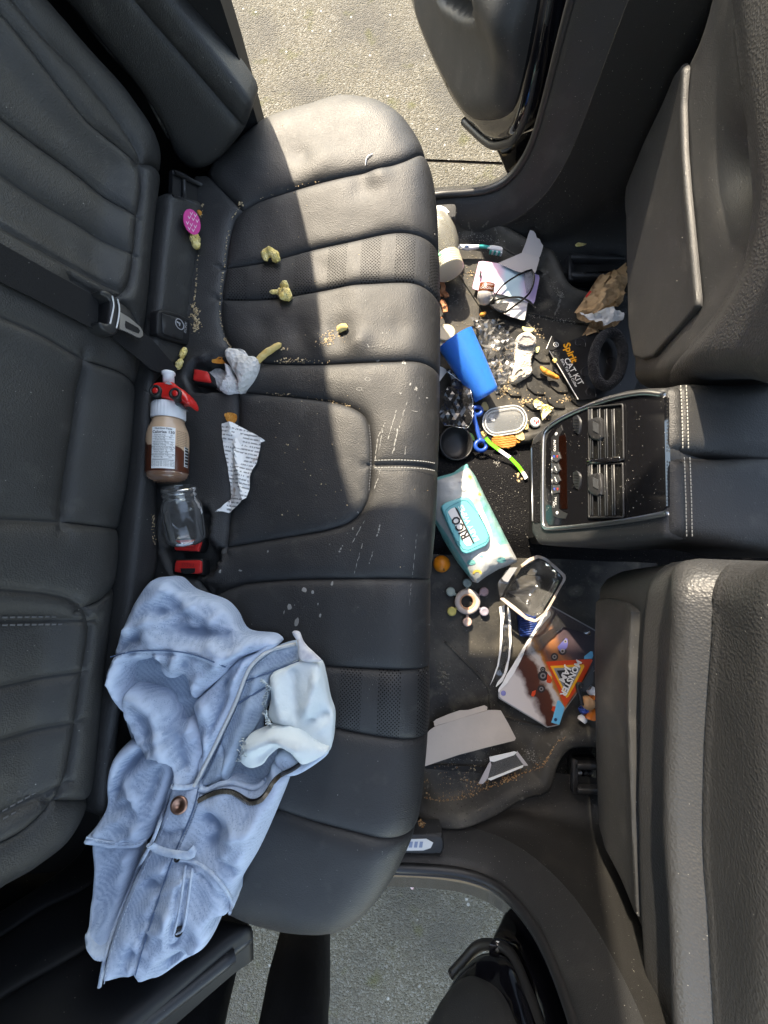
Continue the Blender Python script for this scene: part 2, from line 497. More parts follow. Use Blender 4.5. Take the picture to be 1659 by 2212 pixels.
# ================================================================== ground
def ground_material():
    m = bpy.data.materials.new('exposed_aggregate'); m.use_nodes = True; nt = m.node_tree; N = nt.nodes; L = nt.links
    b = N['Principled BSDF']; b.inputs['Roughness'].default_value = .9; b.inputs['Specular IOR Level'].default_value = .25
    tc = N.new('ShaderNodeTexCoord')
    v = N.new('ShaderNodeTexVoronoi'); v.inputs['Scale'].default_value = 190; L.new(tc.outputs['Object'], v.inputs[0])
    hsv = N.new('ShaderNodeSeparateColor'); L.new(v.outputs['Color'], hsv.inputs[0])
    r = N.new('ShaderNodeValToRGB'); L.new(hsv.outputs[0], r.inputs[0])
    e = r.color_ramp.elements; e[0].color = (.080, .070, .050, 1); e[1].color = (.155, .143, .113, 1)
    for p, c in ((.35, (.104, .092, .068, 1)), (.75, (.135, .122, .093, 1)), (.97, (.19, .18, .155, 1))):
        x = e.new(p); x.color = c
    def noi(sc, det=5):
        n = N.new('ShaderNodeTexNoise'); n.inputs['Scale'].default_value = sc; n.inputs['Detail'].default_value = det; L.new(tc.outputs['Object'], n.inputs[0]); return n.outputs['Fac']
    def mr(s, a, b_, c=0, d=1):
        q = N.new('ShaderNodeMapRange'); q.inputs[1].default_value = a; q.inputs[2].default_value = b_; q.inputs[3].default_value = c; q.inputs[4].default_value = d; L.new(s, q.inputs[0]); return q.outputs[0]
    def mix(f, a, col, mode='MIX'):
        x = N.new('ShaderNodeMix'); x.data_type = 'RGBA'; x.blend_type = mode; L.new(f, x.inputs[0]); L.new(a, x.inputs[6]); x.inputs[7].default_value = (*col, 1); return x.outputs[2]
    c = mix(mr(noi(3.2), .45, .62, 0, .75), r.outputs[0], (.075, .069, .058))
    c = mix(mr(noi(9, 7), .60, .74, 0, .7), c, (.075, .075, .020))
    c = mix(mr(noi(34, 6), .64, .78, 0, .8), c, (.065, .052, .016))
    vs = N.new('ShaderNodeTexVoronoi'); vs.inputs['Scale'].default_value = 16; L.new(tc.outputs['Object'], vs.inputs[0])
    c = mix(mr(vs.outputs['Distance'], .10, .06), c, (.34, .33, .30))
    L.new(c, b.inputs['Base Color'])
    bp = N.new('ShaderNodeBump'); bp.inputs['Strength'].default_value = .9; bp.inputs['Distance'].default_value = .006; L.new(v.outputs['Distance'], bp.inputs['Height']); bp.invert = True
    bp2 = N.new('ShaderNodeBump'); bp2.inputs['Strength'].default_value = .35; bp2.inputs['Distance'].default_value = .01; L.new(noi(60), bp2.inputs['Height']); L.new(bp.outputs[0], bp2.inputs['Normal'])
    L.new(bp2.outputs[0], b.inputs['Normal'])
    return m
GM = ground_material()
jy = at_z([(935, 347), (1080, 353)], 0)          # the expansion joint beside the door
yj = float(jy[:, 1].mean())
w = .007
S = 120.0
tag(mk('pavement', [(-S, -S, 0), (S, -S, 0), (S, yj-w, 0), (-S, yj-w, 0)], [[0, 1, 2, 3]], GM, smooth=False), 'pale pebbly concrete pavement under the car', kind='structure')
g2 = mk('pavement', [(-S, yj+w, 0), (S, yj+w, 0), (S, S, 0), (-S, S, 0)], [[0, 1, 2, 3]], GM, smooth=False)
tag(g2, 'pale pebbly concrete pavement past the joint on the driver side', kind='structure')
jm = mat('joint_filler', (.022, .018, .014), .95, .1, bump=('n', 120, .9, .01), var=(14, (.05, .035, .022)))
tag(mk('expansion_joint', [(-S, yj-w-.002, -.006), (S, yj-w-.002, -.006), (S, yj+w+.002, -.006), (-S, yj+w+.002, -.006)], [[0, 1, 2, 3]], jm, smooth=False), 'dark joint line between two pavement slabs', kind='structure')

# ================================================================== car shell
car = thing('car', 'black car with both rear doors open, seen from inside above the back seat', 'car', loc=(0, 0, 0))
SILL = .53
def wall(sgn, y0=.755, lean=.10):
    """inner side plane of the body, leaning in towards the roof"""
    ey = np.array([0, -sgn*lean, 1.0])
    return Frame((0, sgn*y0, SILL), (1, 0, 0) if sgn > 0 else (-1, 0, 0), ey) if sgn > 0 else Frame((0, sgn*y0, SILL), (-1, 0, 0), ey)
WL, WR = wall(1), wall(-1)
# seal lines (door openings), from the photograph
seal_L = [(700, 468), (850, 455), (945, 437), (1000, 433), (1045, 428), (1080, 415), (1108, 393), (1132, 360), (1152, 318), (1170, 262), (1188, 196), (1205, 130), (1222, 66), (1240, 0), (1262, -90)]
seal_R = [(640, 1852), (780, 1850), (880, 1853), (960, 1858), (1010, 1866), (1055, 1882), (1090, 1905), (1125, 1940), (1155, 1980), (1185, 2035), (1210, 2095), (1235, 2165), (1252, 2225), (1280, 2330)]
def opening(sgn, seal):
    f = WL if sgn > 0 else WR
    q = f.to3(smooth_line(f.px(seal), .012))
    return q
sealL, sealR = opening(1, seal_L), opening(-1, seal_R)
def ribbon_down(Q, off):
    return Q+np.asarray(off)
def trim_wall(sgn, Q, nm):
    """trim from the seal line inwards: rounded edge, then wall to the front and down to the floor"""
    k = len(Q); rows = []
    # profile offsets: over the seal edge inwards, then down
    zf = .44
    xf = 1.25
    for j in range(k):
        p = Q[j]; col = []
        t = np.gradient(Q, axis=0)[j]; t /= np.linalg.norm(t)
        # inward direction of the panel (towards the panel side of the line, in the wall plane)
        inn = np.cross([0, sgn, 0], t)
        if inn[0] < 0 and abs(inn[0]) > .3 or (abs(inn[0]) <= .3 and inn[2] > 0): inn = -inn
        for a, b in ((-.004, .030), (.0, .014), (.006, .004), (.014, 0), (.03, -.010), (.05, -.016)):
            col.append(p+inn*a+np.array([0, sgn*b, 0]))
        col.append(p+inn*.075+np.array([0, -sgn*.022, 0]))
        rows.append(col)
    n = len(rows[0]); V = [q for r_ in rows for q in r_]
    Fc = [[j*n+i, (j+1)*n+i, (j+1)*n+i+1, j*n+i+1] for j in range(k-1) for i in range(n-1)]
    V = np.array(V)
    Fc = Fc if sgn > 0 else [f[::-1] for f in Fc]
    return V, Fc, np.array([r_[-1] for r_ in rows])
VL, FL_, inL = trim_wall(1, sealL, 'left'); VR, FR_, inR = trim_wall(-1, sealR, 'right')
def side_trim(sgn, V, Fc, inner):
    o1 = mk('opening_trim', V, Fc, plastic, car)
    # big lower body-side trim: from the inner line to the floor / forward
    pts = inner; k = len(pts); NS = 14
    rows = []
    for j in range(k):
        p = pts[j]; x = p[0]
        # target on the floor or far forward along the wall
        f = np.clip((j/(k-1)-.25)/.5, 0, 1); f = f*f*(3-2*f)
        tgt0 = np.array([x+.01, sgn*.62, .452]); tgt1 = np.array([1.15, sgn*.745, max(p[2], .5)])
        tgt2 = np.array([x+.35, sgn*.60, .452])
        tg = tgt0*(1-f)**2+2*f*(1-f)*tgt2+tgt1*f*f
        row = []
        for i in range(NS):
            s = i/(NS-1)
            q = p*(1-s)+tg*s
            # concave flare
            bul = math.sin(math.pi*s)*.030*(1-f*.4)
            q = q+np.array([0, sgn*bul*.5, -bul*.8*(1-f)])
            # the pillar carries a soft vertical crease
            q = q+np.array([0, -sgn*.016*math.exp(-((s-.22)/.10)**2)*f, 0])
            row.append(q)
        rows.append(row)
    V2 = np.array([q for r_ in rows for q in r_])
    F2 = [[j*NS+i, (j+1)*NS+i, (j+1)*NS+i+1, j*NS+i+1] for j in range(k-1) for i in range(NS-1)]
    F2 = F2 if sgn > 0 else [f[::-1] for f in F2]
    mk('pillar_trim', V2, F2, plastic_shaded, car)
side_trim(1, VL, FL_, inL); side_trim(-1, VR, FR_, inR)
for Q, sg in ((sealL, 1), (sealR, -1)):
    v, f = tube(Q+np.array([0, sg*.016, .004]), .0085, 8)
    mk('door_seal', v, f, plastic_clean, car)
    # painted body edge outside the seal
    k = len(Q)
    t = np.gradient(Q, axis=0); t /= np.linalg.norm(t, axis=1)[:, None]
    inn = np.stack([t[:, 2], np.zeros(k), -t[:, 0]], 1)
    s = np.sign(inn[:, 0]+1e-9-(np.abs(inn[:, 0]) < .3)*(np.sign(inn[:, 2])*2)); inn = inn*s[:, None]
    cols = [Q+np.array([0, sg*.020, -.006]), Q+inn*.012+np.array([0, sg*.045, -.012]), Q+inn*.02+np.array([0, sg*.085, -.02]), Q+inn*.07+np.array([0, sg*.10, -.05]), Q+inn*.10+np.array([0, sg*.16, -.10])]
    n = len(cols); V = np.stack(cols, 1).reshape(-1, 3)
    mk('painted_sill', V, [[j*n+i, (j+1)*n+i, (j+1)*n+i+1, j*n+i+1] for j in range(k-1) for i in range(n-1)], paint, car)
# sill plates: step, joint, pale sticker
def sill_plate(sgn, px, seam, z=.545):
    fr = flat(z)
    o = sheet('sill_plate', px, fr, plastic, car, thick=.04, step=.02, rollr=.006)
    return o
sill_plate(1, [(800, 445), (945, 440), (988, 437), (988, 470), (945, 474), (800, 482)], None)
sill_plate(-1, [(700, 1806), (840, 1803), (960, 1803), (960, 1847), (840, 1846), (700, 1846)], None)
# floor carpet with tunnel
xs = np.linspace(-.45, 1.3, 60); ys = np.linspace(-.74, .74, 60)
V = []; 
for x in xs:
    for y in ys:
        V.append((x, y, .437+.055*math.exp(-(max(abs(y)-.07, 0)/.05)**2)))
Fc = [[i*60+j, (i+1)*60+j, (i+1)*60+j+1, i*60+j+1] for i in range(59) for j in range(59)]
mk('floor_carpet', V, [f[::-1] if False else f for f in Fc], carpet, car)
mk('seat_pan', [(-1.3, -.86, .56), (-.12, -.74, .56), (-.12, .735, .56), (-1.3, .735, .56)], [[0, 1, 2, 3]], plastic_dark, car, smooth=False)
mk('underbody', [(-1.2, -.80, .36), (1.4, -.80, .36), (1.4, .80, .36), (-1.2, .80, .36)], [[0, 1, 2, 3]], plastic_dark, car, smooth=False)
# outer sides below the sills and the rear quarters (block the light as the body does)
zr = 1.63
bl = [(585, 262), (622, 360), (655, 500), (680, 640), (699, 781), (710, 866), (726, 964), (740, 1019), (756, 1073), (780, 1155)]
B3 = at_z(bl, .768)
tt = (.73-B3[:, 1])/SUN_T[1]; E3 = B3+SUN_T*tt[:, None]          # back along the sun to the plane of the door opening
E3 = E3[np.argsort(E3[:, 2])]
EX = smooth_line(np.stack([E3[:, 0], E3[:, 2]], 1), .03)
def quarter(sgn, edge):
    # rear side panel: everything behind the rear edge of the door opening, with thickness
    P = [(edge[0][0], .45)]+[tuple(p) for p in edge]+[(edge[-1][0]+.02, zr), (-1.3, zr), (-1.3, .45)]
    P = np.array(P)
    fr = Frame((0, .735 if sgn > 0 else -.86, 0), (1, 0, 0), (0, 0, 1))
    return sheet2('rear_quarter_panel', P, fr, plastic_dark, car, thick=.05 if sgn < 0 else -.05, step=.08, smooth=False)
quarter(1, EX); quarter(-1, np.array([(-.30, .70), (-.36, .95), (-.42, 1.3), (-.44, 1.6)]))
# roof with the open panoramic glass aperture
RX0, RX1, RY0, RY1 = -.04, 1.05, -.46, .60
def slab(x0, x1, y0, y1, z0=zr, z1=zr+.05): return rbox(((x0+x1)/2, (y0+y1)/2, (z0+z1)/2), ((x1-x0)/2, 0, 0), (0, (y1-y0)/2, 0), (0, 0, (z1-z0)/2), .1)
headliner = mat('grey_headliner', (.16, .16, .165), .95, .1, bump=('n', 300, .3, .002))
v, f = combine([slab(-1.35, RX0, -.78, .735), slab(RX1, 1.6, -.78, .735), slab(RX0, RX1, RY1, .735), slab(RX0, RX1, -.78, RY0)])
mk('roof', v, f, headliner, car, smooth=False)
mk('tailgate_wall', [(-1.3, -.75, .4), (-1.3, .75, .4), (-1.3, .75, zr), (-1.3, -.75, zr)], [[0, 1, 2, 3]], plastic_dark, car, smooth=False)
# upper B pillars
for sg in (1, -1):
    v, f = rbox((.66, sg*.735, 1.22), (.16, 0, 0), (0, .03, 0), (0, 0, .43), .2)
    mk('upper_pillar', v, f, plastic, car, smooth=False)
for sg in (1, -1):
    v, f = rbox((1.14, sg*.80, .78), (.36, 0, 0), (0, .04, 0), (0, 0, .33), .3); mk('front_door', v, f, plastic_shaded, car, sharp=40)
v, f = rbox((1.45, 0, .98), (.20, 0, 0), (0, .74, 0), (0, 0, .12), .4); mk('dashboard', v, f, plastic_shaded, car, sharp=40)
mk('dashboard_wall', [(1.5, -.75, .4), (1.5, .75, .4), (1.5, .75, 1.05), (1.5, -.75, 1.05)], [[0, 1, 2, 3]], plastic_dark, car, smooth=False)

# ================================================================== rear bench
bench = thing('rear_bench_seat', 'black leather rear bench seat with quilted panels, covered in crumbs and clutter', 'car seat', loc=(0, 0, .45))
CF_px = [(437, 378), (462, 350), (535, 285), (570, 262), (620, 250), (690, 241), (740, 239), (790, 250), (840, 273), (880, 308), (910, 352), (931, 410), (943, 480), (950, 600), (951, 700), (950, 800), (948, 900), (946, 1000), (940, 1130), (930, 1250), (928, 1400), (927, 1550), (914, 1680), (902, 1750), (880, 1806), (845, 1872), (795, 1934), (740, 1975), (660, 1990), (580, 1990), (500, 1975), (430, 1945), (350, 1900), (280, 1850)]
CR_px = [(250, 1780), (258, 1600), (280, 1400), (306, 1290), (330, 1230), (336, 1100), (332, 950), (332, 850), (392, 800), (404, 770), (411, 720), (426, 600), (431, 500)]
ZF = .713
frontline = smooth_line(at_z(CF_px, ZF)[:, :2], .01)
XR = -.30
def sst(t): t = np.clip(t, 0, 1); return t*t*(3-2*t)
def base_z(P):
    x, y = P[:, 0], P[:, 1]
    z = .740+.040*sst((x+.30)/.34)
    z = z+.010*sst((np.abs(y)-.45)/.15)-.006*np.exp(-((np.abs(y)-.38)/.12)**2)*sst((x+.28)/.1)
    return z
RR = .075
def cush_z(P):
    d = np.minimum(bbox_d(P, frontline, False, RR), RR)
    z = base_z(P)
    e = 1-d/RR
    return z-.062*(1-np.sqrt(np.maximum(1-e**2.2, 0)))
def cush_px(px):
    p = A(px); z = np.full(len(p), .76)
    for _ in range(7):
        d = ray(p[:, 0], p[:, 1]); t = (z-CZ)/d[:, 2]; Q = CP+d*t[:, None]
        z = .5*z+.5*cush_z(Q[:, :2])
    return Q[:, :2]
def cush_out(px):
    return at_z(px, ZF)[:, :2] if len(A(px)) == len(CF_px)+len(CR_px) else cush_px(px)
seams_c = [
    [(434, 360), (456, 380), (520, 446)],
    [(520, 446), (560, 425), (640, 399), (760, 367), (870, 339), (925, 338)],
    [(520, 446), (502, 470), (490, 520), (484, 572), (478, 615), (474, 668), (477, 699), (486, 731), (499, 751)],
    [(474, 574), (484, 572), (560, 560), (650, 537), (760, 512), (850, 494), (905, 500), (962, 532)],
    [(466, 641), (477, 640), (560, 640), (650, 628), (760, 610), (850, 602), (910, 609), (965, 648)],
    [(499, 751), (530, 770), (565, 778), (640, 782), (713, 781), (850, 775), (915, 778), (970, 800)],
    [(499, 751), (480, 764), (465, 773)],
    [(440, 842), (475, 846), (512, 843), (565, 847), (631, 853), (713, 863), (760, 876), (787, 894), (798, 920), (803, 960), (803, 1003), (799, 1060), (784, 1100), (754, 1128), (700, 1146), (600, 1163), (487, 1182), (470, 1186)],
    [(512, 836), (512, 845), (512, 895), (505, 990), (498, 1072), (491, 1138), (487, 1182), (485, 1194)],
    [(794, 1003), (803, 1003), (860, 1002), (915, 1005), (965, 1012)],
    [(423, 1251), (456, 1289), (474, 1280), (528, 1262), (637, 1253), (768, 1251), (880, 1251), (960, 1255)],
    [(462, 1274), (456, 1289), (440, 1330), (425, 1400), (415, 1500), (415, 1600), (430, 1680), (470, 1720)],
    [(405, 1506), (415, 1500), (520, 1450), (620, 1443), (699, 1443), (768, 1447), (880, 1450), (960, 1455)],
    [(405, 1606), (415, 1600), (520, 1565), (640, 1568), (717, 1578), (768, 1589), (850, 1602), (960, 1610)],
    [(470, 1720), (530, 1735), (601, 1760), (674, 1784), (768, 1809), (850, 1821), (930, 1815)],
    [(470, 1720), (420, 1790), (390, 1920)],
]
pockets = [[(404, 834), (399, 792), (420, 774), (450, 769), (482, 774), (484, 826), (440, 842)],
           [(352, 1100), (441, 1092), (447, 1130), (446, 1170), (470, 1188), (456, 1240), (425, 1249), (372, 1242), (345, 1180)]]
PK = [smooth_line(at_z(p, .75)[:, :2], .01, True) for p in pockets]
dents = [(790, 395, .045, -.007), (815, 375, .03, .006), (735, 712, .045, -.009), (690, 735, .03, .006), (775, 735, .03, .006), (640, 715, .05, -.004), (560, 700, .04, -.004), (860, 700, .05, -.005), (700, 340, .05, .004), (650, 330, .03, -.004), (760, 600, .05, .004), (700, 575, .03, -.003), (870, 930, .05, .003), (850, 1500, .05, .004)]
DN = [(cush_px([(a, b)])[0], r, h) for a, b, r, h in dents]
def cush_lift(P, ds, do):
    z = cush_z(P)
    z = z-.0055*np.exp(-ds/.0035)-.006*np.exp(-ds/.016)
    z = z+.0022*fbm(P, 9, 3, 3.1)*np.clip(ds/.03, 0, 1)
    wr = np.array([noise.noise(Vector((p[0]*22, p[1]*9, 1.3))) for p in P]); z = z+.0016*wr*np.clip(ds/.02, 0, 1)
    for c, r, h in DN: z = z+h*np.exp(-((P-c)**2).sum(1)/(r*.6)**2)
    for pk in PK:
        d = dist_line(P, pk, True); ins = inside(P, pk)
        z = np.where(ins, z-.030*sst(d/.009)-.004, z+.006*np.exp(-d/.010))
    return np.column_stack([P, z])
PERF = [smooth_line(cush_px([(480, 606), (700, 575), (930, 560)]), .05), smooth_line(cush_px([(420, 1555), (700, 1510), (930, 1530)]), .05)]
def cush_mat(c):
    for p in PERF:
        if dist_line(c[None], p)[0] < .03: return 'perforated_cushion_panel', perf
    return 'cushion_panel', leather
cq = quilt(CF_px+CR_px, seams_c, cush_out, cush_lift, cush_mat, 'cushion', bench, step=.0075, skirt=(-.03, 0, -.27), offs=(.0025, .006, .011))

def stitches(name, line3, parent, m, pitch=.006, ln=.004, r=.0007, n=(0, 0, 1), kind='stuff'):
    L3 = smooth_line(line3, pitch, False, True); parts = []
    for a, b in zip(L3[:-1], L3[1:]):
        d = (b-a)/np.linalg.norm(b-a); c = (a+b)/2; s = np.cross(n, d); s /= np.linalg.norm(s)+1e-9; nn = np.cross(d, s)
        e1, e2 = c-d*ln/2, c+d*ln/2
        parts.append((np.array([e1-s*r, e1+s*r, e2+s*r, e2-s*r, e1*.3+e2*.7+nn*r*1.2, e1*.7+e2*.3+nn*r*1.2]), [[0, 1, 5], [1, 2, 4, 5], [2, 3, 4], [3, 0, 5, 4]]))
    v, f = combine(parts)
    o = mk(name, v, f, m, parent, smooth=False)
    return tag(o, kind=kind)
def cush3(px, h=.0):
    P = cush_px(px); return np.column_stack([P, cush_z(P)+h])
for dv in (-8, 8):
    stitches('stitching', cush3([(808, 1003+dv), (860, 1002+dv), (915, 1005+dv), (940, 1009+dv)], .0008), bench, thread_light, .0055, .004, .0008)
stitches('stitching', cush3([(797, 915), (801, 960), (801, 1003), (797, 1060)], -.003), bench, thread, .005, .003, .0006)

# ---- backrest
TH = math.radians(24)
JB = pt(345, 640, .80)
BF = Frame(JB, (0, 1, 0), (-math.sin(TH), 0, math.cos(TH)))
B_out = [(375, 364), (371, 313), (349, 262), (291, 175), (218, 91), (142, 0), (60, -95), (-60, -230), (-420, -230), (-420, 2500), (-160, 2150), (0, 1961), (91, 1902), (172, 1834), (222, 1745), (236, 1661), (250, 1500), (268, 1334), (279, 1250), (287, 1147), (306, 1010), (318, 880), (326, 800), (335, 735), (345, 640), (349, 603), (355, 527), (364, 436)]
seams_b = [
    [(-300, -350), (-100, -115), (0, 7), (60, 80), (145, 190), (200, 255), (270, 315), (309, 352)],
    [(-100, -185), (47, 4), (100, 70), (180, 150), (240, 225), (283, 287), (309, 335), (309, 352)],
    [(300, 352), (340, 350), (395, 372)],
    [(309, 352), (314, 400), (304, 473), (299, 540), (288, 605), (272, 630), (250, 641), (225, 640), (160, 600)],
    [(-450, -80), (-150, 80), (0, 213), (91, 286), (182, 355), (309, 468)],
    [(-450, 120), (-150, 232), (0, 338), (100, 413), (200, 478), (302, 550)],
    [(-450, 280), (-150, 380), (0, 474), (80, 523), (160, 568), (230, 606), (272, 630)],
    [(244, 634), (250, 641), (282, 658), (306, 687), (320, 725), (350, 760)],
    [(-450, 520), (-150, 612), (0, 676), (97, 720), (190, 773), (274, 803), (340, 842)],
    [(190, 762), (190, 784), (177, 907), (161, 1010), (145, 1128), (143, 1142)],
    [(-450, 1105), (-150, 1112), (0, 1120), (145, 1128), (310, 1148)],
    [(-450, 1262), (-150, 1268), (0, 1275), (91, 1282), (150, 1293), (186, 1315), (200, 1352), (195, 1407), (177, 1525), (163, 1616), (150, 1684), (123, 1734), (68, 1793), (0, 1834), (-150, 1920), (-460, 2130)],
    [(-450, 1355), (0, 1345), (100, 1343), (212, 1342)],
    [(-450, 1580), (0, 1498), (90, 1478), (195, 1452)],
    [(-450, 1720), (0, 1618), (90, 1590), (182, 1560)],
    [(-450, 2010), (0, 1781), (80, 1736), (158, 1692)],
    [(172, 1322), (186, 1315), (227, 1298), (290, 1258)],
    [(108, 1732), (123, 1734), (170, 1735), (240, 1742)],
]
def b_px(px): return BF.px(px)
inner_in = smooth_line(BF.px([(309, 352), (314, 400), (304, 473), (299, 540), (288, 605), (250, 641), (0, 500), (-400, 300), (-400, -300), (-100, -115), (0, 7), (145, 190)]), .02, True)
inner_in2 = smooth_line(BF.px([(-450, 1262), (0, 1275), (150, 1293), (200, 1352), (177, 1525), (150, 1684), (68, 1793), (-460, 2130)]), .02, True)
arm_in = smooth_line(BF.px([(-450, 520), (0, 676), (190, 773), (322, 836), (300, 1000), (285, 1147), (-450, 1105)]), .02, True)
def b_lift(P, ds, do):
    h = -.0055*np.exp(-ds/.0035)-.007*np.exp(-ds/.018)
    R = .05; d = np.clip(do, 0, R); h = h-.04*(1-np.sqrt(np.maximum(1-(1-d/R)**2, 0)))
    for q, dep in ((inner_in, -.018), (inner_in2, -.018), (arm_in, -.012)):
        dd = dist_line(P, q, True); ins = inside(P, q)
        h = h+np.where(ins, dep*sst(dd/.05), 0)
    h = h+.002*fbm(P, 8, 3, 5.5)
    return BF.to3(P, h)
BP_ = [smooth_line(BF.px([(-300, 160), (0, 276), (140, 380), (250, 475)]), .05), smooth_line(BF.px([(-300, 1620), (0, 1558), (150, 1520)]), .05)]
def b_mat(c):
    for p in BP_:
        if dist_line(c[None], p)[0] < .022: return 'perforated_backrest_panel', perf_back
    return 'backrest_panel', leather
quilt(B_out, seams_b, b_px, b_lift, b_mat, 'backrest', bench, n=BF.n, step=.011, skirt=tuple(-BF.n*.10), offs=(.003, .008, .014))
def b3(px, h=0): return BF.to3(BF.px(px), h)
for l in ([(-60, -60), (0, 2), (62, 76), (147, 186), (202, 251), (268, 309)], [(0, 485), (80, 535), (160, 579), (225, 615)], [(0, 462), (80, 512), (160, 557), (228, 594)],
          [(0, 1337), (100, 1335), (190, 1334)], [(0, 1354), (100, 1352), (190, 1351)], [(0, 1772), (80, 1727), (140, 1690)], [(0, 1790), (80, 1745), (132, 1715)]):
    stitches('stitching', b3(l, -.016), bench, thread, .0075, .0052, .0011, n=BF.n)
# ---- lower strip with the child-seat anchor covers
p1_, p2_ = pt(430, 600, .728), pt(345, 600, .80)
SF = Frame(p1_, (0, 1, 0), p2_-p1_)
strip_px = [(366, 415), (400, 424), (437, 440), (434, 500), (430, 560), (421, 640), (413, 700), (410, 745), (398, 782), (370, 800), (342, 840), (340, 1000), (344, 1180), (338, 1240), (312, 1300), (288, 1400), (264, 1600), (258, 1760), (222, 1760), (232, 1600), (250, 1480), (270, 1300), (285, 1150), (304, 1000), (318, 850), (333, 740), (344, 640), (352, 540), (360, 450)]
strip = sheet('anchor_strip', strip_px, SF, leather, bench, h=lambda P: .004*np.sin(P[:, 0]*9), thick=.03, step=.012, rollr=.012, curve=True)
iso = [(340, 672), (349, 667), (386, 676), (412, 690), (413, 742), (404, 746), (356, 732), (338, 722)]
c0 = sheet('anchor_cover', iso, SF.up(.004), plastic_dark, bench, thick=.012, step=.008, rollr=.004)
tag(c0, 'black plastic flap with a child seat symbol')
c1 = sheet('flap', [(350, 676), (384, 685), (398, 692), (397, 735), (352, 721)], SF.up(.007), plastic_clean, c0, thick=.004, step=.008, rollr=.002)
ink = mat('grey_print', (.30, .30, .31), .6)
cen = SF.px([(381, 702)])[0]
v, f = tube(SF.to3(np.array([[cen[0]+.0085*math.cos(t), cen[1]+.0085*math.sin(t)] for t in np.linspace(0, 2*math.pi, 24, endpoint=False)]), .0078), .0009, 5, closed=True)
v2, f2 = rbox(SF.to3(cen, .0078)[0], SF.ex*.003, SF.ey*.0012, SF.n*.0004); v3, f3 = rbox(SF.to3(cen+np.array([.001, .0035]), .0078)[0], SF.ex*.0012, SF.ey*.003, SF.n*.0004)
v, f = combine([(v, f), (v2, f2), (v3, f3)]); mk('symbol', v, f, ink, c0)
text_parts('ISOFIX', .007, SF, SF.px([(394, 709)])[0], 0, ink, 'lettering', c0, .0078)
# the open anchor pocket at the outer end
hole = [(374, 366), (395, 372), (440, 402), (440, 452), (418, 455), (372, 424)]
sheet('anchor_pocket', hole, SF.up(-.004), plastic_dark, bench, thick=.01, step=.02)
for a, b in (((376, 372), (440, 402)), ((372, 424), (418, 440)), ((398, 390), (398, 432)), ((438, 402), (436, 455))):
    v, f = tube(np.array([SF.to3(SF.px([a]), .0)[0], SF.to3(SF.px([b]), .0)[0]]), .0035, 8); mk('anchor_rib', v, f, plastic_clean, bench)

# ---- rear side trims
QL = Frame(pt(480, 352, .745), (1, 0, 0), (0, .30, .95)); QR = Frame(pt(420, 1960, .68), (-1, 0, 0), (0, -.30, .95))
def q_lift(F_):
    def f(P, ds, do):
        R = .014; d = np.clip(do, 0, R)
        h = -.004*np.exp(-ds/.004)-.003*np.exp(-ds/.012)-.012*(1-np.sqrt(np.maximum(1-(1-d/R)**2, 0)))+.0015*fbm(P, 8, 2, 1)
        return F_.to3(P, h)
    return f
quilt([(375, 345), (352, 285), (300, 205), (222, 115), (120, -10), (20, -130), (200, -260), (330, -60), (371, 0), (460, 112), (540, 222), (534, 262), (522, 290), (466, 353), (418, 371)],
      [[(100, -230), (284, 0), (400, 135), (510, 262), (532, 288)], [(-10, -150), (150, 20), (290, 190), (378, 345), (400, 390)]], QL.px, q_lift(QL), lambda c: ('side_trim_panel', leather), 't', car, n=QL.n, step=.012, skirt=tuple(-QL.n*.06))
quilt([(222, 1745), (172, 1834), (91, 1902), (0, 1961), (-260, 2130), (-260, 2600), (100, 2420), (250, 2240), (420, 2095), (500, 2030), (548, 1992), (480, 1975), (350, 1900), (270, 1830)],
      [[(260, 1850), (190, 1911), (90, 1960), (0, 2020), (-300, 2220)], [(330, 1920), (250, 1990), (173, 2052), (0, 2151), (-200, 2300)]], QR.px, q_lift(QR), lambda c: ('side_trim_panel', plastic_dark), 't', car, n=QR.n, step=.012, skirt=tuple(-QR.n*.06))  # leather trim drawn in deep black, its shade put into the colour
# weather strips between side trims and the pavement
for pl in ([(200, 2290), (272, 2218), (400, 2120), (494, 2051), (540, 2016)], [(225, 2300), (300, 2222), (420, 2126), (505, 2060)]):
    Q = on_plane(pl, QR.o-QR.n*.03, QR.n); v, f = tube(smooth_line(Q, .015), .012, 8); mk('door_seal', v, f, plastic_clean, car)
# ================================================================== front seats
def fr_back(o, lean): return Frame(o, (0, -1, 0), (lean, 0, 1.0))
FLs = fr_back(pt(1335, 500, .64), -.20); FRs = fr_back(pt(1284, 1600, .60), -.14)
seat_L = thing('front_seat', 'black front seat back above the cat kit, with a wide curved storage panel', 'car seat', 'front seats', loc=tuple(FLs.o))
sl_out = [(1504, -5), (1485, 71), (1452, 137), (1410, 212), (1363, 320), (1331, 400), (1325, 471), (1331, 518), (1338, 612), (1344, 781), (1346, 838), (1400, 842), (1440, 836), (1480, 822), (1560, 822), (1740, 826), (1760, 400), (1760, -160), (1580, -160)]
sl_ridge = [(1568, -230), (1579, 0), (1591, 99), (1607, 238), (1621, 360), (1626, 440), (1618, 510), (1599, 590), (1540, 690), (1460, 778), (1400, 850)]
ridge2 = smooth_line(FLs.px(sl_ridge), .01)
hol = FLs.px([(1575, 330), (1590, 400), (1600, 300)])
inshell = smooth_line(FLs.px(sl_ridge+[(1300, 860), (1280, 400), (1450, -230)]), .02, True)
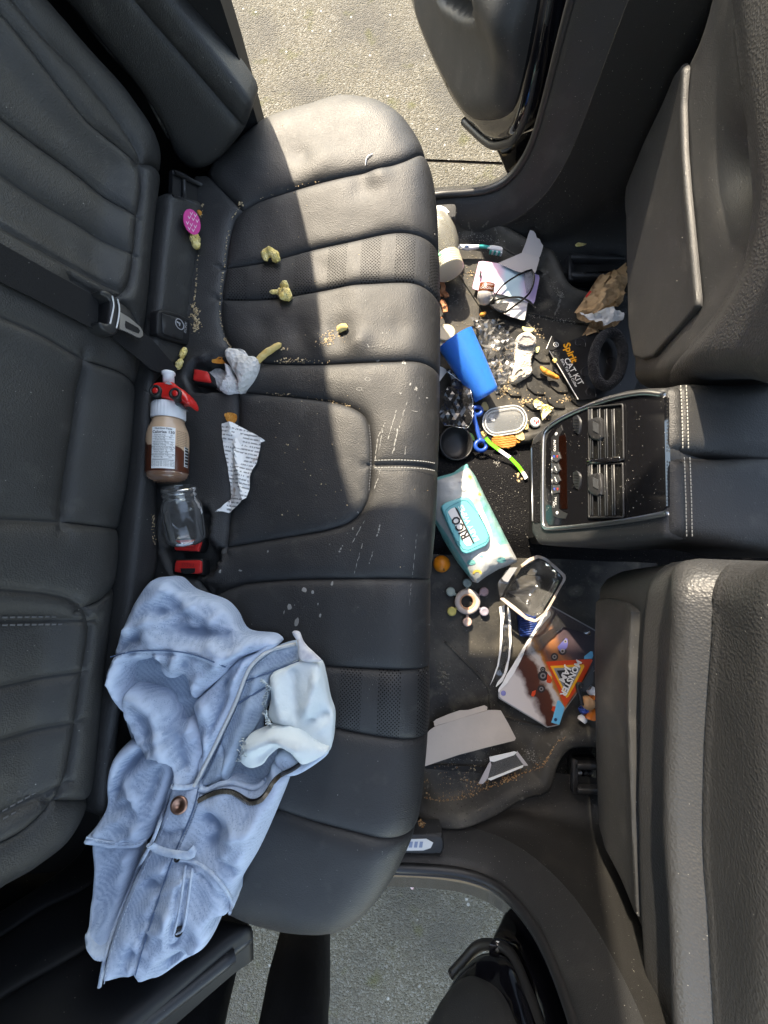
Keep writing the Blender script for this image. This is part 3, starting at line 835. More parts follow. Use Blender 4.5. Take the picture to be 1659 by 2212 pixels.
def sl_lift(P, ds, do):
    R = .045; d = np.clip(do, 0, R); h = -.045*(1-np.sqrt(np.maximum(1-(1-d/R)**2, 0)))
    dd = dist_line(P, ridge2); ins = inside(P, inshell)
    h = h+np.where(ins, -.002-.008*sst(dd/.06), .008*sst(dd/.03))
    hc = FLs.px([(1585, 375)])[0]; q = P-hc; a = math.radians(20)
    qx = q[:, 0]*math.cos(a)+q[:, 1]*math.sin(a); qy = -q[:, 0]*math.sin(a)+q[:, 1]*math.cos(a)
    h = h-np.where(ins, .030*np.exp(-(qx/.075)**2-(qy/.030)**2)*sst(dd/.012), 0)
    return FLs.to3(P, h+.0008*fbm(P, 10, 2, 2))
def sl_mat(c):
    return ('backrest_shell', plastic) if inside(c[None], inshell)[0] else ('backrest_cover', leather2)
quilt(sl_out, [sl_ridge], FLs.px, sl_lift, sl_mat, 's', seat_L, n=FLs.n, step=.012, skirt=tuple(-FLs.n*.10), offs=(.003, .008, .015))
panel_px = [(1469, 139), (1478, 146), (1472, 226), (1476, 330), (1482, 410), (1490, 494), (1504, 645), (1504, 662), (1443, 730), (1405, 772), (1382, 779), (1363, 772), (1352, 706), (1349, 565), (1347, 447), (1350, 396), (1386, 306), (1424, 226), (1452, 160)]
pp = FLs.px(panel_px)
pl_tip = FLs.px([(1475, 150), (1476, 330), (1490, 494), (1504, 655)])
def pan_h(P):
    d = dist_line(P, smooth_line(pl_tip, .02)); return -.003+.004*np.exp(-d/.02)
tag(sheet2('storage_panel', pp, FLs, plastic, seat_L, pan_h, .003, .006, rollr=.006, curve=False), 'curved hard panel with a raised front lip')
seat_R = thing('front_seat', 'black front seat back beside the console, with a narrow tall storage panel', 'car seat', 'front seats', loc=tuple(FRs.o))
sr_out = [(1300, 1233), (1361, 1219), (1406, 1211), (1500, 1206), (1523, 1211), (1600, 1213), (1760, 1212), (1760, 2380), (1430, 2380), (1402, 2212), (1378, 2050), (1340, 1950), (1302, 1850), (1288, 1764), (1284, 1607), (1281, 1379), (1279, 1260)]
seam1 = [(1519, 1195), (1543, 1236), (1553, 1279), (1556, 1322), (1555, 1379), (1546, 1493), (1538, 1636), (1536, 1807), (1545, 1960), (1560, 2212), (1580, 2500)]
seam2 = [(1556, 1322), (1580, 1296), (1606, 1274), (1657, 1254), (1820, 1225)]
slot = [(1416, 1200), (1416, 1236), (1411, 1290), (1404, 1351), (1398, 1500), (1394, 1650), (1394, 1810), (1400, 1985), (1418, 2212), (1450, 2490)]
s1 = smooth_line(FRs.px(seam1), .01); s3 = smooth_line(FRs.px(slot), .01)
reg3 = smooth_line(FRs.px(slot+[(1900, 2490), (1900, 1190)]), .03, True); reg1 = smooth_line(FRs.px(seam1+[(1900, 2500), (1900, 1190)]), .03, True)
def sr_lift(P, ds, do):
    R = .05; d = np.clip(do, 0, R); h = -.045*(1-np.sqrt(np.maximum(1-(1-d/R)**2, 0)))
    i3 = inside(P, reg3); i1 = inside(P, reg1)
    d1 = dist_line(P, s1); d3 = dist_line(P, s3)
    y = FRs.to3(P)[:, 1]
    h = h+np.where(i3, .014*np.sqrt(np.clip(1-(1-np.clip(d3/.014, 0, 1))**2, 0, 1)), -.010*np.exp(-d3/.015))
    h = h+np.where(i3 & ~i1, .022*np.exp(-((d1-.022)/.028)**2)*sst(d1/.012), 0)
    h = h+np.where(i1, -.006*sst(d1/.01)+.010*sst(d1/.10), 0)-.006*np.exp(-d1/.004)
    return FRs.to3(P, h+.0010*fbm(P, 10, 2, 2))
def sr_mat(c):
    if inside(c[None], reg1)[0]: return 'backrest_cover', leather2
    if inside(c[None], reg3)[0]: return 'backrest_bolster', leather2
    return 'backrest_shell', plastic
quilt(sr_out, [seam1, seam2, slot], FRs.px, sr_lift, sr_mat, 's', seat_R, n=FRs.n, step=.012, skirt=tuple(-FRs.n*.10), offs=(.003, .008, .015))
rp = [(1290, 1300), (1301, 1291), (1327, 1292), (1361, 1302), (1381, 1319), (1377, 1408), (1376, 1550), (1382, 1664), (1386, 1810), (1396, 1984), (1382, 1975), (1345, 1898), (1312, 1838), (1296, 1780), (1290, 1600), (1287, 1400)]
re_ = FRs.px([(1381, 1319), (1376, 1550), (1386, 1810), (1396, 1984)])
tag(sheet2('storage_panel', FRs.px(rp), FRs, plastic, seat_R, lambda P: .004+.009*np.exp(-dist_line(P, smooth_line(re_, .02))/.03), .018, .009, rollr=.005), 'narrow hard panel with a rolled edge')
stitches('stitching', FRs.to3(FRs.px([(1656, 1871), (1646, 1925), (1641, 2010), (1646, 2128), (1654, 2222)]), .002), seat_R, thread_light, .012, .009, .0015, n=FRs.n)

# ================================================================== centre console
KB, KT = pt(1160, 1050, .61), pt(1440, 985, .865)
KF = Frame(KB, (0, -1, 0), KT-KB)
console = thing('centre_console', 'black centre console rear with air vents, climate keys and chrome frame', 'console', loc=tuple(KB))
body_px = [(1140, 971), (1146, 944), (1172, 920), (1216, 893), (1266, 866), (1300, 853), (1343, 841), (1385, 836), (1433, 834), (1446, 1165), (1400, 1170), (1300, 1176), (1200, 1180), (1158, 1176), (1143, 1150)]
sheet('console_body', body_px, KF, plastic, console, thick=.16, step=.010, rollr=.014)
v, f = rbox((.47, -.006, .55), (.125, 0, 0), (0, .095, 0), (0, 0, .11), .15); mk('console_base', v, f, plastic_dark, console, sharp=40)
cf = [(1436, 853), (1392, 849), (1334, 859), (1266, 881), (1216, 904), (1185, 925), (1176, 942), (1174, 1040), (1175, 1132), (1184, 1142), (1266, 1136), (1368, 1123), (1443, 1109)]
L3 = KF.to3(smooth_line(KF.px(cf), .004), .002); v, f = tube(L3, .0042, 8, flat_axis=KF.n); mk('chrome_frame', v, f, chrome, console)
fasc_px = [(1436, 857), (1392, 854), (1334, 865), (1266, 887), (1216, 910), (1190, 930), (1181, 946), (1180, 1040), (1180, 1128), (1190, 1136), (1266, 1130), (1368, 1117), (1441, 1104)]
sheet('fascia', fasc_px, KF, piano, console, thick=.010, step=.02, h=lambda P: np.full(len(P), .0015))
# lower tray slot with its chrome strip
sheet('tray_recess', [(1148, 962), (1171, 950), (1172, 1128), (1150, 1131)], KF, carpet, console, thick=.005, step=.02, h=lambda P: np.full(len(P), .0015))
L3 = KF.to3(KF.px([(1151, 968), (1152, 1045), (1153, 1126)]), .003); v, f = tube(L3, .0022, 6, flat_axis=KF.n); mk('chrome_strip', v, f, chrome, console)
grey_ink = mat('white_print', (.75, .75, .75), .5)
disp = mat('dark_red_display', (.008, .0025, .0015), .12, .5, coat=.4)
Kp = lambda px, h: KF.to3(KF.px(px), h)
sheet('display', [(1209, 942), (1225, 938), (1227, 1100), (1212, 1100)], KF, disp, console, thick=.003, step=.02, h=lambda P: np.full(len(P), .0022))
ctl = sheet('control_strip', [(1193, 946), (1216, 916), (1218, 936), (1208, 944), (1208, 1105), (1228, 1106), (1229, 1121), (1203, 1119), (1194, 1112)], KF, plastic_clean, console, thick=.003, step=.02, h=lambda P: np.full(len(P), .0026))
for a, b in (((1196, 975), (1212, 978)), ((1196, 1001), (1212, 1003)), ((1197, 1025), (1212, 1026)), ((1197, 1049), (1212, 1049))):
    pass
keym = mat('smoked_key', (.05, .052, .055), .3, .5)
ks = [974, 1000, 1024, 1047, 1072]
for i in range(4):
    a, b = ks[i]+1, ks[i+1]-1
    q = [(1196, a), (1213, a+2), (1214, b), (1197, b)] if i < 3 else [(1197, a), (1214, a), (1212, b-8), (1200, b)]
    o = sheet('climate_key', q, KF, keym, console, thick=.003, step=.02, h=lambda P: np.full(len(P), .0046))
    c = A(q).mean(0)
    for du, cl in ((-3.5, (.05, .1, .6)), (3.5, (.6, .04, .03))):
        if i in (0, 3):
            nm = 'key_mark_'+('blue' if du < 0 else 'red'); mm = MATS.get(nm) or mat(nm, cl, .5)
            mk('arrow', Kp([(c[0]+du-2, c[1]-3), (c[0]+du+2, c[1]-3), (c[0]+du, c[1]+3)], .0052), [[0, 1, 2]], mm, o, smooth=False)
    if i in (1, 2): mk('symbol', Kp([(c[0]-3, c[1]-5), (c[0]-1, c[1]-5), (c[0]+3, c[1]+5), (c[0]+1, c[1]+5)], .0052), [[0, 1, 2, 3]], grey_ink, o, smooth=False)
    e = Kp([(1196, a), (1197, b)], .0050)
    v, f = tube(e, .0005, 5); mk('key_rim', v, f, chrome, o)
text_parts('AUTO', .0085, KF, KF.px([(1201, 963)])[0], 0, grey_ink, 'lettering', console, .0034, 1.0, .02)
text_parts('MAX', .0075, KF, KF.px([(1203, 1083)])[0], 0, grey_ink, 'lettering', console, .0034)
text_parts('A/C', .0075, KF, KF.px([(1199, 1090)])[0], 0, grey_ink, 'lettering', console, .0034)
for p in ((1204, 938), (1206, 1108)):
    v, f = lathe([(0, .0035), (.0006, .003)], Kp([p], .003)[0], KF.n, 10); mk('symbol', v, f, grey_ink, console)
# vents
vent_m = mat('vent_black', (.006, .006, .006), .5, .3, specks=.25, speck_col=(.16, .15, .13))
slatm = mat('vent_slat', (.02, .02, .021), .35, .5, specks=.10)
for (a, b, sc_) in (((884, 993), 0, 0), ((1004, 1116), 0, 0)):
    v0, v1 = a
    vt = sheet('air_vent', [(1276, v0), (1347, v0-8 if v0 < 900 else v0), (1350, v1), (1277, v1)], KF, vent_m, console, thick=.004, step=.02, h=lambda P: np.full(len(P), .0024))
    rim = Kp([(1275, v0-2), (1349, v0-10 if v0 < 900 else v0-2), (1351, v1+1), (1276, v1+2), (1275, v0-2)], .004)
    v, f = tube(smooth_line(rim, .004, False, False), .0018, 5); mk('vent_rim', v, f, plastic_clean, vt)
    for uu in (1283, 1300, 1315, 1331):
        p, q = Kp([(uu, v0+1), (uu+2, v1-2)], .005)
        v, f = rbox((p+q)/2, (q-p)/2, KF.ey*.0020+KF.n*.0016, KF.n*.0008-KF.ey*.0006, .2); mk('slat', v, f, slatm, vt)
        v, f = rbox((p+q)/2+KF.n*.002-KF.ey*.002, (q-p)/2, KF.ey*.0006, KF.n*.0004, .2); mk('slat_edge', v, f, steel if False else keym, vt)
    vc = v0+50
    tb = sheet('vent_tab', [(1277, vc-24), (1288, vc-30), (1306, vc-32), (1309, vc-8), (1309, vc+14), (1302, vc+20), (1286, vc+16), (1279, vc+6)], KF, plastic_clean, vt, thick=.012, step=.01, rollr=.003, h=lambda P: np.full(len(P), .010))
    sheet('tab_inset', [(1291, vc-22), (1302, vc-24), (1303, vc+4), (1292, vc+6)], KF, keym, tb, thick=.002, step=.02, h=lambda P: np.full(len(P), .0112))
    wv = vc-12
    wh = sheet('thumb_wheel', [(1241, wv-20), (1250, wv-26), (1256, wv-12), (1256, wv+4), (1251, wv+18), (1246, wv+10), (1241, wv-2)], KF, chrome, console, thick=.003, step=.01, h=lambda P: np.full(len(P), .004))
    for k in range(5):
        p, q = Kp([(1243, wv-16+k*6), (1254, wv-14+k*6)], .0048); v, f = tube(np.array([p, q]), .0006, 4); mk('wheel_rib', v, f, plastic_dark, wh)
p, q = Kp([(1275, 999), (1347, 992)], .005); v, f = rbox((p+q)/2, (q-p)/2, KF.ex*.004, KF.n*.003, .3); mk('vent_divider', v, f, piano, console)
# armrest lids
AF = Frame(pt(1440, 985, .868), (1, 0, 0), (0, 1, 0))
def arm_lift(P, ds, do):
    R = .024; d = np.clip(do, 0, R)
    h = -.024*(1-np.sqrt(np.maximum(1-(1-d/R)**2, 0)))-.003*np.exp(-ds/.003)+.0010*fbm(P, 14, 2, 4)
    return AF.to3(P, h)
for o_, sm_ in (([(1440, 840), (1450, 828), (1470, 822), (1503, 818), (1600, 821), (1760, 826), (1760, 991), (1560, 981), (1470, 975), (1441, 971)], (824, 976)),
                ([(1443, 990), (1462, 981), (1560, 984), (1760, 993), (1760, 1192), (1640, 1186), (1554, 1178), (1487, 1168), (1452, 1156), (1446, 1120)], (979, 1166))):
    a, b = sm_
    sx = 1478 if a < 900 else 1486
    quilt(o_, [[(sx-3, a-12), (sx, (a+b)/2), (sx+2, b+14)]], AF.px, arm_lift, lambda c: ('armrest_lid', leather), 'a', console, step=.009, skirt=(0, 0, -.12), offs=(.002, .005))
    for du in (-6, 6):
        stitches('stitching', AF.to3(AF.px([(sx+du-3, a+8), (sx+du, (a+b)/2), (sx+du+2, b-6)]), .0012), console, thread_light, .0052, .0038, .0008)

# ================================================================== rear doors, swung open
def door(sgn, P1, P2, trim, shell, lab, recess=None, sealp=None):
    d = P2-P1; d[2] = 0; d /= np.linalg.norm(d)
    F_ = Frame(P1, -d if sgn > 0 else d, (0, 0, 1))
    dr = sheet('door', shell, F_.up(-.035), paint, car, thick=.09, step=.02, rollr=.02, curve=True)
    tag(dr, lab)
    rec = smooth_line(F_.px(recess), .006, True) if recess else None
    bel = smooth_line(F_.px(trim), .02, True)
    zmid = P1[2]+.16
    def lift(P, ds, do):
        R = .05; dd = np.clip(do, 0, R); h = -.04*(1-np.sqrt(np.maximum(1-(1-dd/R)**2, 0)))
        q = F_.to3(P); h = h+.03*np.exp(-((q[:, 2]-zmid-.06)/.05)**2)
        if rec is not None:
            i = inside(P, rec); e = dist_line(P, rec, True); h = np.where(i, h-.07*sst(e/.018), h+.006*np.exp(-e/.015))
        return F_.to3(P, h+.0008*fbm(P, 9, 2, 8))
    quilt(trim, [], F_.px, lift, lambda c: ('door_trim', plastic), 'd', dr, n=F_.n, step=.010, skirt=tuple(-F_.n*.05), rim=(.004, .012, .025))
    L3 = smooth_line(F_.up(-.05).to3(F_.up(-.05).px(sealp)), .01)
    v, f = tube(L3, .009, 8); mk('door_seal', v, f, plastic_clean, dr)
    return F_, dr
trimL = [(870, -60), (880, 0), (887, 48), (910, 110), (943, 179), (976, 238), (997, 264), (1021, 273), (1050, 270), (1071, 258), (1083, 232), (1098, 164), (1113, 74), (1125, 0), (1134, -60), (1150, -170), (840, -170)]
shellL = [(960, 200), (1000, 262), (1021, 279), (1038, 298), (1062, 309), (1086, 306), (1104, 298), (1125, 259), (1142, 193), (1163, 89), (1178, 5), (1200, -110), (1215, -190), (860, -190), (890, 30)]
doorF, dl = door(1, pt(1005, 268, .58), pt(887, 48, .58), trimL, shellL, 'open rear door on the driver side with a pull handle cup',
     [(940, -60), (950, 0), (976, 24), (997, 37), (1023, 43), (1038, 39), (1047, 24), (1051, 0), (1056, -60)], [(1002, 262), (1026, 285), (1045, 302), (1066, 314), (1092, 310), (1110, 300), (1131, 262), (1148, 195), (1169, 90), (1186, 5), (1205, -90)])
trimR = [(860, 2300), (900, 2212), (930, 2148), (955, 2112), (972, 2093), (993, 2081), (1020, 2087), (1050, 2111), (1074, 2160), (1090, 2212), (1110, 2300)]
shellR = [(960, 2130), (985, 2088), (1005, 2070), (1020, 2056), (1044, 2046), (1080, 2051), (1105, 2075), (1129, 2130), (1159, 2212), (1190, 2310), (860, 2330)]
doorG, dr_ = door(-1, pt(985, 2085, .58), pt(915, 2180, .58), trimR, shellR, 'open rear door on the passenger side, dark trim and gloss edge', None, [(975, 2105), (1005, 2072), (1024, 2050), (1046, 2040), (1083, 2044), (1110, 2070), (1135, 2128), (1166, 2212), (1196, 2300)])
# painted rocker and hinge area between door and pillar
for sg, px, z in ((1, [(1062, 318), (1072, 330), (1101, 399), (1125, 385), (1150, 330), (1175, 250), (1200, 140), (1225, 20), (1190, 0), (1165, 120), (1140, 230), (1110, 300)], .62),
                  (-1, [(1056, 2030), (1108, 1924), (1150, 1985), (1190, 2070), (1230, 2180), (1245, 2240), (1180, 2240), (1141, 2110), (1111, 2040), (1080, 2035)], .62)):
    F_ = Frame((pt(*px[0], .56)), (1, 0, 0) if sg > 0 else (-1, 0, 0), (0, -sg*.12, 1))
    F_ = Frame((.3, sg*.87, .55), (1, 0, 0) if sg > 0 else (-1, 0, 0), (0, -sg*.12, 1))
    sheet('hinge_pillar', px, F_, paint, car, thick=.05, step=.02, rollr=.01)
for p in ((1193, 2084), (1207, 2104)):
    pass
# ================================================================== mats
def mat_obj(label, outer, rimw, rimh, z, extra=None, mask=None):
    fr = flat(z)
    root = thing('floor_mat', label, 'floor mat', 'rear floor mats', loc=(0, 0, z))
    def lift(P, ds, do):
        h = rimh*(1-sst((do-rimw*.25)/(rimw*.75)))
        if mask is not None: h = h*mask(P)
        h = h+.0010*fbm(P, 14, 3, 6)
        if extra is not None: h = h+extra(P)
        return fr.to3(P, h)
    quilt(outer, [], lambda px: at_z(px, z+rimh)[:, :2], lift, lambda c: ('mat_tray', rubber), 'm', root, step=.009, skirt=(0, 0, -.02-rimh), rim=(.004, .010, .018, .026))
    return root
matL_px = [(860, 500), (940, 488), (962, 482), (985, 467), (1025, 464), (1065, 473), (1097, 491), (1134, 513), (1171, 533), (1192, 539), (1202, 553), (1218, 587), (1231, 613), (1263, 629), (1320, 636), (1440, 640), (1440, 880), (1260, 900), (1180, 940), (1125, 952), (1000, 958), (860, 960)]
mL = mat_obj('black rubber floor mat with raised rim, strewn with cup, socks and wrappers', matL_px, .036, .030, .452, None, lambda P: sst((P[:, 1]-.12)/.08))
matR_px = [(860, 1190), (1000, 1185), (1200, 1190), (1440, 1200), (1440, 1617), (1282, 1614), (1235, 1617), (1214, 1635), (1202, 1662), (1190, 1704), (1175, 1716), (1137, 1725), (1104, 1742), (1056, 1769), (1003, 1789), (955, 1790), (916, 1775), (897, 1754), (885, 1720), (860, 1690)]
mR = mat_obj('black rubber floor mat with raised rim under the grey cardboard', matR_px, .052, .042, .448, None, lambda P: sst((-.36-P[:, 1])/.08))
for root, ln, z in ((mL, [(977, 508), (1030, 500), (1102, 545), (1163, 576), (1192, 587), (1202, 619), (1224, 643), (1290, 655)], .4535), (mL, [(990, 590), (1050, 680), (1130, 790)], .4535), (mL, [(1080, 655), (1160, 680), (1290, 705)], .4535),
                    (mR, [(910, 1689), (916, 1718), (945, 1732), (994, 1728), (1044, 1710), (1131, 1674), (1172, 1656), (1184, 1635), (1199, 1606), (1223, 1589), (1282, 1586)], .4495), (mR, [(930, 1560), (1060, 1545), (1180, 1570), (1282, 1560)], .4495), (mR, [(960, 1385), (1050, 1480), (1060, 1540)], .4495)):
    v, f = tube(smooth_line(at_z(ln, z), .008), .0028, 6); mk('mat_rib', v, f, rubber, root)
# tread blocks: wavy bars
def tread(root, org, du, dv, rows, cols, z, keep):
    for r in range(rows):
        for c in range(cols):
            o = np.array(org)+np.array(du)*c+np.array(dv)*r
            hexa = np.array([(0, 0), (22, -2), (38, 14), (40, 26), (18, 25), (2, 12)])*1.0+o
            if not inside(hexa.mean(0)[None], np.array(keep, float))[0]: continue
            sheet('tread_block', hexa, flat(z), rubber, root, thick=.005, step=.008, rollr=.002, h=lambda P: np.full(len(P), .006))
tread(mL, (1060, 700), (44, 30), (-6, 34), 9, 7, .452, [(1068, 770), (1140, 762), (1300, 790), (1300, 930), (1200, 930), (1120, 900), (1085, 860)])
# seat rails
for label, c0, c1, z in (('black seat rail bracket beside the crumpled paper bag', (1228, 548), (1345, 608), .47), ('black seat rail end beyond the toy truck card', (1240, 1642), (1300, 1718), .47)):
    a, b = pt(*c0, z), pt(*c1, z); c = (a+b)/2; hx, hy = abs(b[0]-a[0])/2, abs(b[1]-a[1])/2
    t = thing('seat_rail', label, 'seat rail', 'front seat rails', loc=(c[0], c[1], .437))
    v, f = rbox((c[0], c[1], .443), (hx, 0, 0), (0, hy*.9, 0), (0, 0, .006), .3); mk('base_plate', v, f, plastic_dark, t)
    for s in (-1, 1):
        v, f = rbox((c[0]+.004, c[1]+s*hy*.72, .460), (hx, 0, 0), (0, hy*.17, 0), (0, 0, .018), .35); mk('rail', v, f, plastic_clean, t)
    v, f = rbox((c[0]-hx*.9, c[1], .458), (.006, 0, 0), (0, hy, 0), (0, 0, .012), .3); mk('end_cap', v, f, plastic_clean, t)
    for k in (-.3, .15, .55):
        v, f = lathe([(0, .006), (.004, .006), (.006, .004)], (c[0]+hx*k, c[1], .449), (0, 0, 1), 10); mk('bolt', v, f, steel if k < 0 else plastic_clean, t)
# sill stickers
stick = mat('pale_sticker', (.62, .62, .60), .45, bump=('n', 60, .05, .002)); stick_b = mat('sticker_blue', (.20, .25, .36), .5)
o = sheet('sill_sticker', [(852, 1814), (925, 1812), (940, 1824), (924, 1837), (850, 1838)], flat(.5465), stick, thick=.0008, step=.02)
tag(o, 'pale arrow shaped sticker on the sill beside the floor mat', 'sticker', 'sill stickers')
for k in range(4):
    u = 874+k*11
    mk('stripe', at_z([(u, 1818), (u+7, 1818), (u+5, 1831), (u-2, 1831)], .5470), [[0, 1, 2, 3]], stick_b, o, smooth=False)
o = sheet('sill_sticker', [(938, 445), (957, 443), (972, 457), (964, 463), (938, 464)], flat(.5465), stick, thick=.0008, step=.02)
tag(o, 'small pale pointed sticker on the sill by the driver side door', 'sticker', 'sill stickers')

# ================================================================== photographer's legs
def skin_body(name, nodes, edges, root, m, sub=2):
    me = bpy.data.meshes.new(name); me.from_pydata([n[:3] for n in nodes], edges, []); o = bpy.data.objects.new(name, me); COL.objects.link(o)
    md = o.modifiers.new('s', 'SKIN'); sv = me.skin_vertices[0].data
    for i, n in enumerate(nodes): sv[i].radius = (n[3], n[4] if len(n) > 4 else n[3]); sv[i].use_root = (i == root)
    ms = o.modifiers.new('u', 'SUBSURF'); ms.levels = sub; ms.render_levels = sub
    dg = bpy.context.evaluated_depsgraph_get(); m2 = bpy.data.meshes.new_from_object(o.evaluated_get(dg))
    V = np.array([v.co[:] for v in m2.vertices]); Fc = [list(p.vertices) for p in m2.polygons]
    bpy.data.objects.remove(o); bpy.data.meshes.remove(m2); bpy.data.meshes.remove(me)
    return V, Fc
k1 = pt(640, 2212, .50); a1 = pt(664, 1985, .27); 
k2 = pt(405, 2212, .50)
hipc = np.array([(k1[0]+k2[0])/2, k1[1]-.16, .98])
nodes = [(*hipc, .17, .13), (hipc[0], hipc[1], 1.10, .16, .12),
         (hipc[0]+.10, hipc[1]+.01, .90, .115), (k1[0]+.0, k1[1]-.02, .56, .085), (a1[0], a1[1]-.005, .30, .068), (a1[0]+.005, a1[1]+.0, .07, .062),
         (hipc[0]-.10, hipc[1]+.01, .90, .115), (k2[0], k2[1]-.01, .56, .085), (k2[0]-.01, k2[1]+.02, .30, .068), (k2[0]-.01, k2[1]+.03, .07, .062)]
V, Fc = skin_body('person', nodes, [(0, 1), (0, 2), (2, 3), (3, 4), (4, 5), (0, 6), (6, 7), (7, 8), (8, 9)], 0, trouser)
V = V+np.stack([.007*fbm(V, 9, 3, 2), .007*fbm(V, 9, 3, 7), np.zeros(len(V))], 1)
person = tag(mk('person', V, Fc, trouser), 'person in black trousers standing at the open door, only the legs in view', 'person')
shoe_m = mat('black_shoe', (.012, .012, .012), .5)
for x, y in ((a1[0]+.005, a1[1]), (k2[0]-.01, k2[1]+.03)):
    prof = []
    P = np.array([(x, y-.07, .055), (x, y-.02, .06), (x, y+.06, .05), (x, y+.13, .042), (x, y+.19, .036), (x, y+.21, .034)])
    v, f = tube(P, [.030, .046, .048, .050, .042, .018], 14, ratio=.75); mk('shoe', v+np.array([0, 0, -.004]), f, shoe_m, person)

# upper backrests and headrests of the front seats (above the frame)
for root, x0, yc in ((seat_L, .44, .36), (seat_R, .44, -.40)):
    v, f = rbox((x0+.07, yc, 1.13), (.055, 0, 0), (0, .23, 0), (-.02, 0, .11), .5); mk('upper_backrest', v, f, leather2, root, sharp=50)
    v, f = rbox((x0+.06, yc, 1.34), (.045, 0, 0), (0, .13, 0), (-.01, 0, .075), .5); mk('headrest', v, f, leather2, root, sharp=50)
    for s_ in (-1, 1):
        v, f = tube(np.array([(x0+.07, yc+s_*.06, 1.22), (x0+.062, yc+s_*.06, 1.29)]), .007, 8); mk('headrest_post', v, f, steel, root)
# ================================================================== helpers for loose things
from mathutils.bvhtree import BVHTree
def build_bvh(filt=None):
    V = []; Fc = []; k = 0
    bpy.context.view_layer.update()
    for o in bpy.data.objects:
        if o.type != 'MESH' or (filt and not filt(o)): continue
        mw = np.array(o.matrix_world); n = len(o.data.vertices)
        co = np.empty(n*3); o.data.vertices.foreach_get('co', co); co = co.reshape(-1, 3) @ mw[:3, :3].T+mw[:3, 3]
        V.append(co); Fc += [[i+k for i in p.vertices] for p in o.data.polygons]; k += n
    return BVHTree.FromPolygons([tuple(p) for p in np.vstack(V)], Fc)
BV = build_bvh(lambda o: o.name.split('.')[0] not in ('roof', 'person', 'shoe', 'upper_pillar'))
def hit(u, v):
    d = ray(u, v); d = d/np.linalg.norm(d)
    r = BV.ray_cast(Vector(CP), Vector(d))
    if r[0] is None: return pt(u, v, 0), np.array([0, 0, 1.])
    n = np.array(r[1]); n = n if n @ d < 0 else -n
    return np.array(r[0]), n
def down(x, y, z=1.2):
    r = BV.ray_cast(Vector((x, y, z)), Vector((0, 0, -1)))
    return r[0][2] if r[0] is not None else .45
def zm(ox, oy, s): return lambda pts: [(ox+s*a, oy+s*b) for a, b in pts]
Z1 = zm(932.6, 438.9, .2645); Z2 = zm(932.6, 713.2, .1984); Z3 = zm(932.6, 960.0, .1984); Z4 = zm(905.2, 1179.5, .248)
Z5 = zm(877.7, 1453.8, .2976); Z6 = zm(274.3, 548.6, .2645); Z7 = zm(274.3, 768.0, .2645); B2 = zm(0, 493.8, .3225); R1 = zm(548.6, 713.2, .2728)
J1 = zm(164.6, 1207.0, .3637); J2 = zm(164.6, 1591.0, .3637); D2 = zm(384, 0, .3968)
def const(h): return lambda P: np.full(len(P), float(h))
def cen2(fr, px): return fr.px([px])[0]
def puff(name, pts, rad, m, label, cat, group=None, amp=.18, freq=120, seed=1):
    P = smooth_line(np.asarray(pts, float), .003); k = len(P)
    s = np.linspace(0, 1, len(rad)); r = np.interp(np.linspace(0, 1, k), s, rad)
    e = np.linspace(0, 1, k); r = r*np.sqrt(np.clip(1-(2*e-1)**8, .02, 1))
    v, f = tube(P, r, 12)
    c = P.mean(0)
    nrm = fbm(v, freq, 3, seed)+.5*np.abs(fbm(v, freq*2.6, 2, seed+3))-.2
    d = v-np.repeat(P, 12, 0); v = v+d*(nrm*amp*2.5)[:, None]
    return tag(mk(name, v, f, m), label, cat, group)

def film(name, tint=(.9, .9, .9), alpha=.22, rough=.12):
    # thin clear film: mostly see-through, glossy where it turns away, a trace of haze
    m = bpy.data.materials.new(name); m.use_nodes = True; N = m.node_tree.nodes; L = m.node_tree.links
    out = N['Material Output']; N.remove(N['Principled BSDF'])
    tr_ = N.new('ShaderNodeBsdfTransparent'); gl_ = N.new('ShaderNodeBsdfGlossy'); gl_.inputs['Roughness'].default_value = rough; df = N.new('ShaderNodeBsdfDiffuse'); df.inputs[0].default_value = (*tint, 1)
    fr_n = N.new('ShaderNodeFresnel'); fr_n.inputs[0].default_value = 1.6
    m1 = N.new('ShaderNodeMixShader'); L.new(fr_n.outputs[0], m1.inputs[0]); L.new(tr_.outputs[0], m1.inputs[1]); L.new(gl_.outputs[0], m1.inputs[2])
    m2 = N.new('ShaderNodeMixShader'); m2.inputs[0].default_value = alpha; L.new(m1.outputs[0], m2.inputs[1]); L.new(df.outputs[0], m2.inputs[2]); L.new(m2.outputs[0], out.inputs[0])
    MATS[name] = m; return m
puff_m = mat('corn_puff', (.86, .64, .20), .85, .2, bumps=[('v', 420, .8, .003), ('n', 160, .9, .005)], var=(110, (.90, .74, .36)))
fry_m = mat('fry', (.58, .40, .13), .65, .3, bump=('n', 160, .5, .002), var=(60, (.66, .52, .24)))
orange_m = mat('orange_snack', (.50, .17, .02), .7, .3, bump=('n', 200, .5, .003), var=(60, (.60, .28, .06)))
tan_m = mat('tan_chip', (.52, .36, .14), .7, .3, bump=('n', 200, .4, .002), var=(50, (.60, .46, .22)))
brown_m = mat('brown_chip', (.32, .13, .025), .6, .3, bump=('n', 200, .4, .002), var=(40, (.42, .20, .05)))
white_pl = mat('white_plastic', (.72, .72, .73), .35, .5)
paper_w = mat('white_paper', (.72, .71, .69), .8, .2, bump=('n', 60, .2, .003))

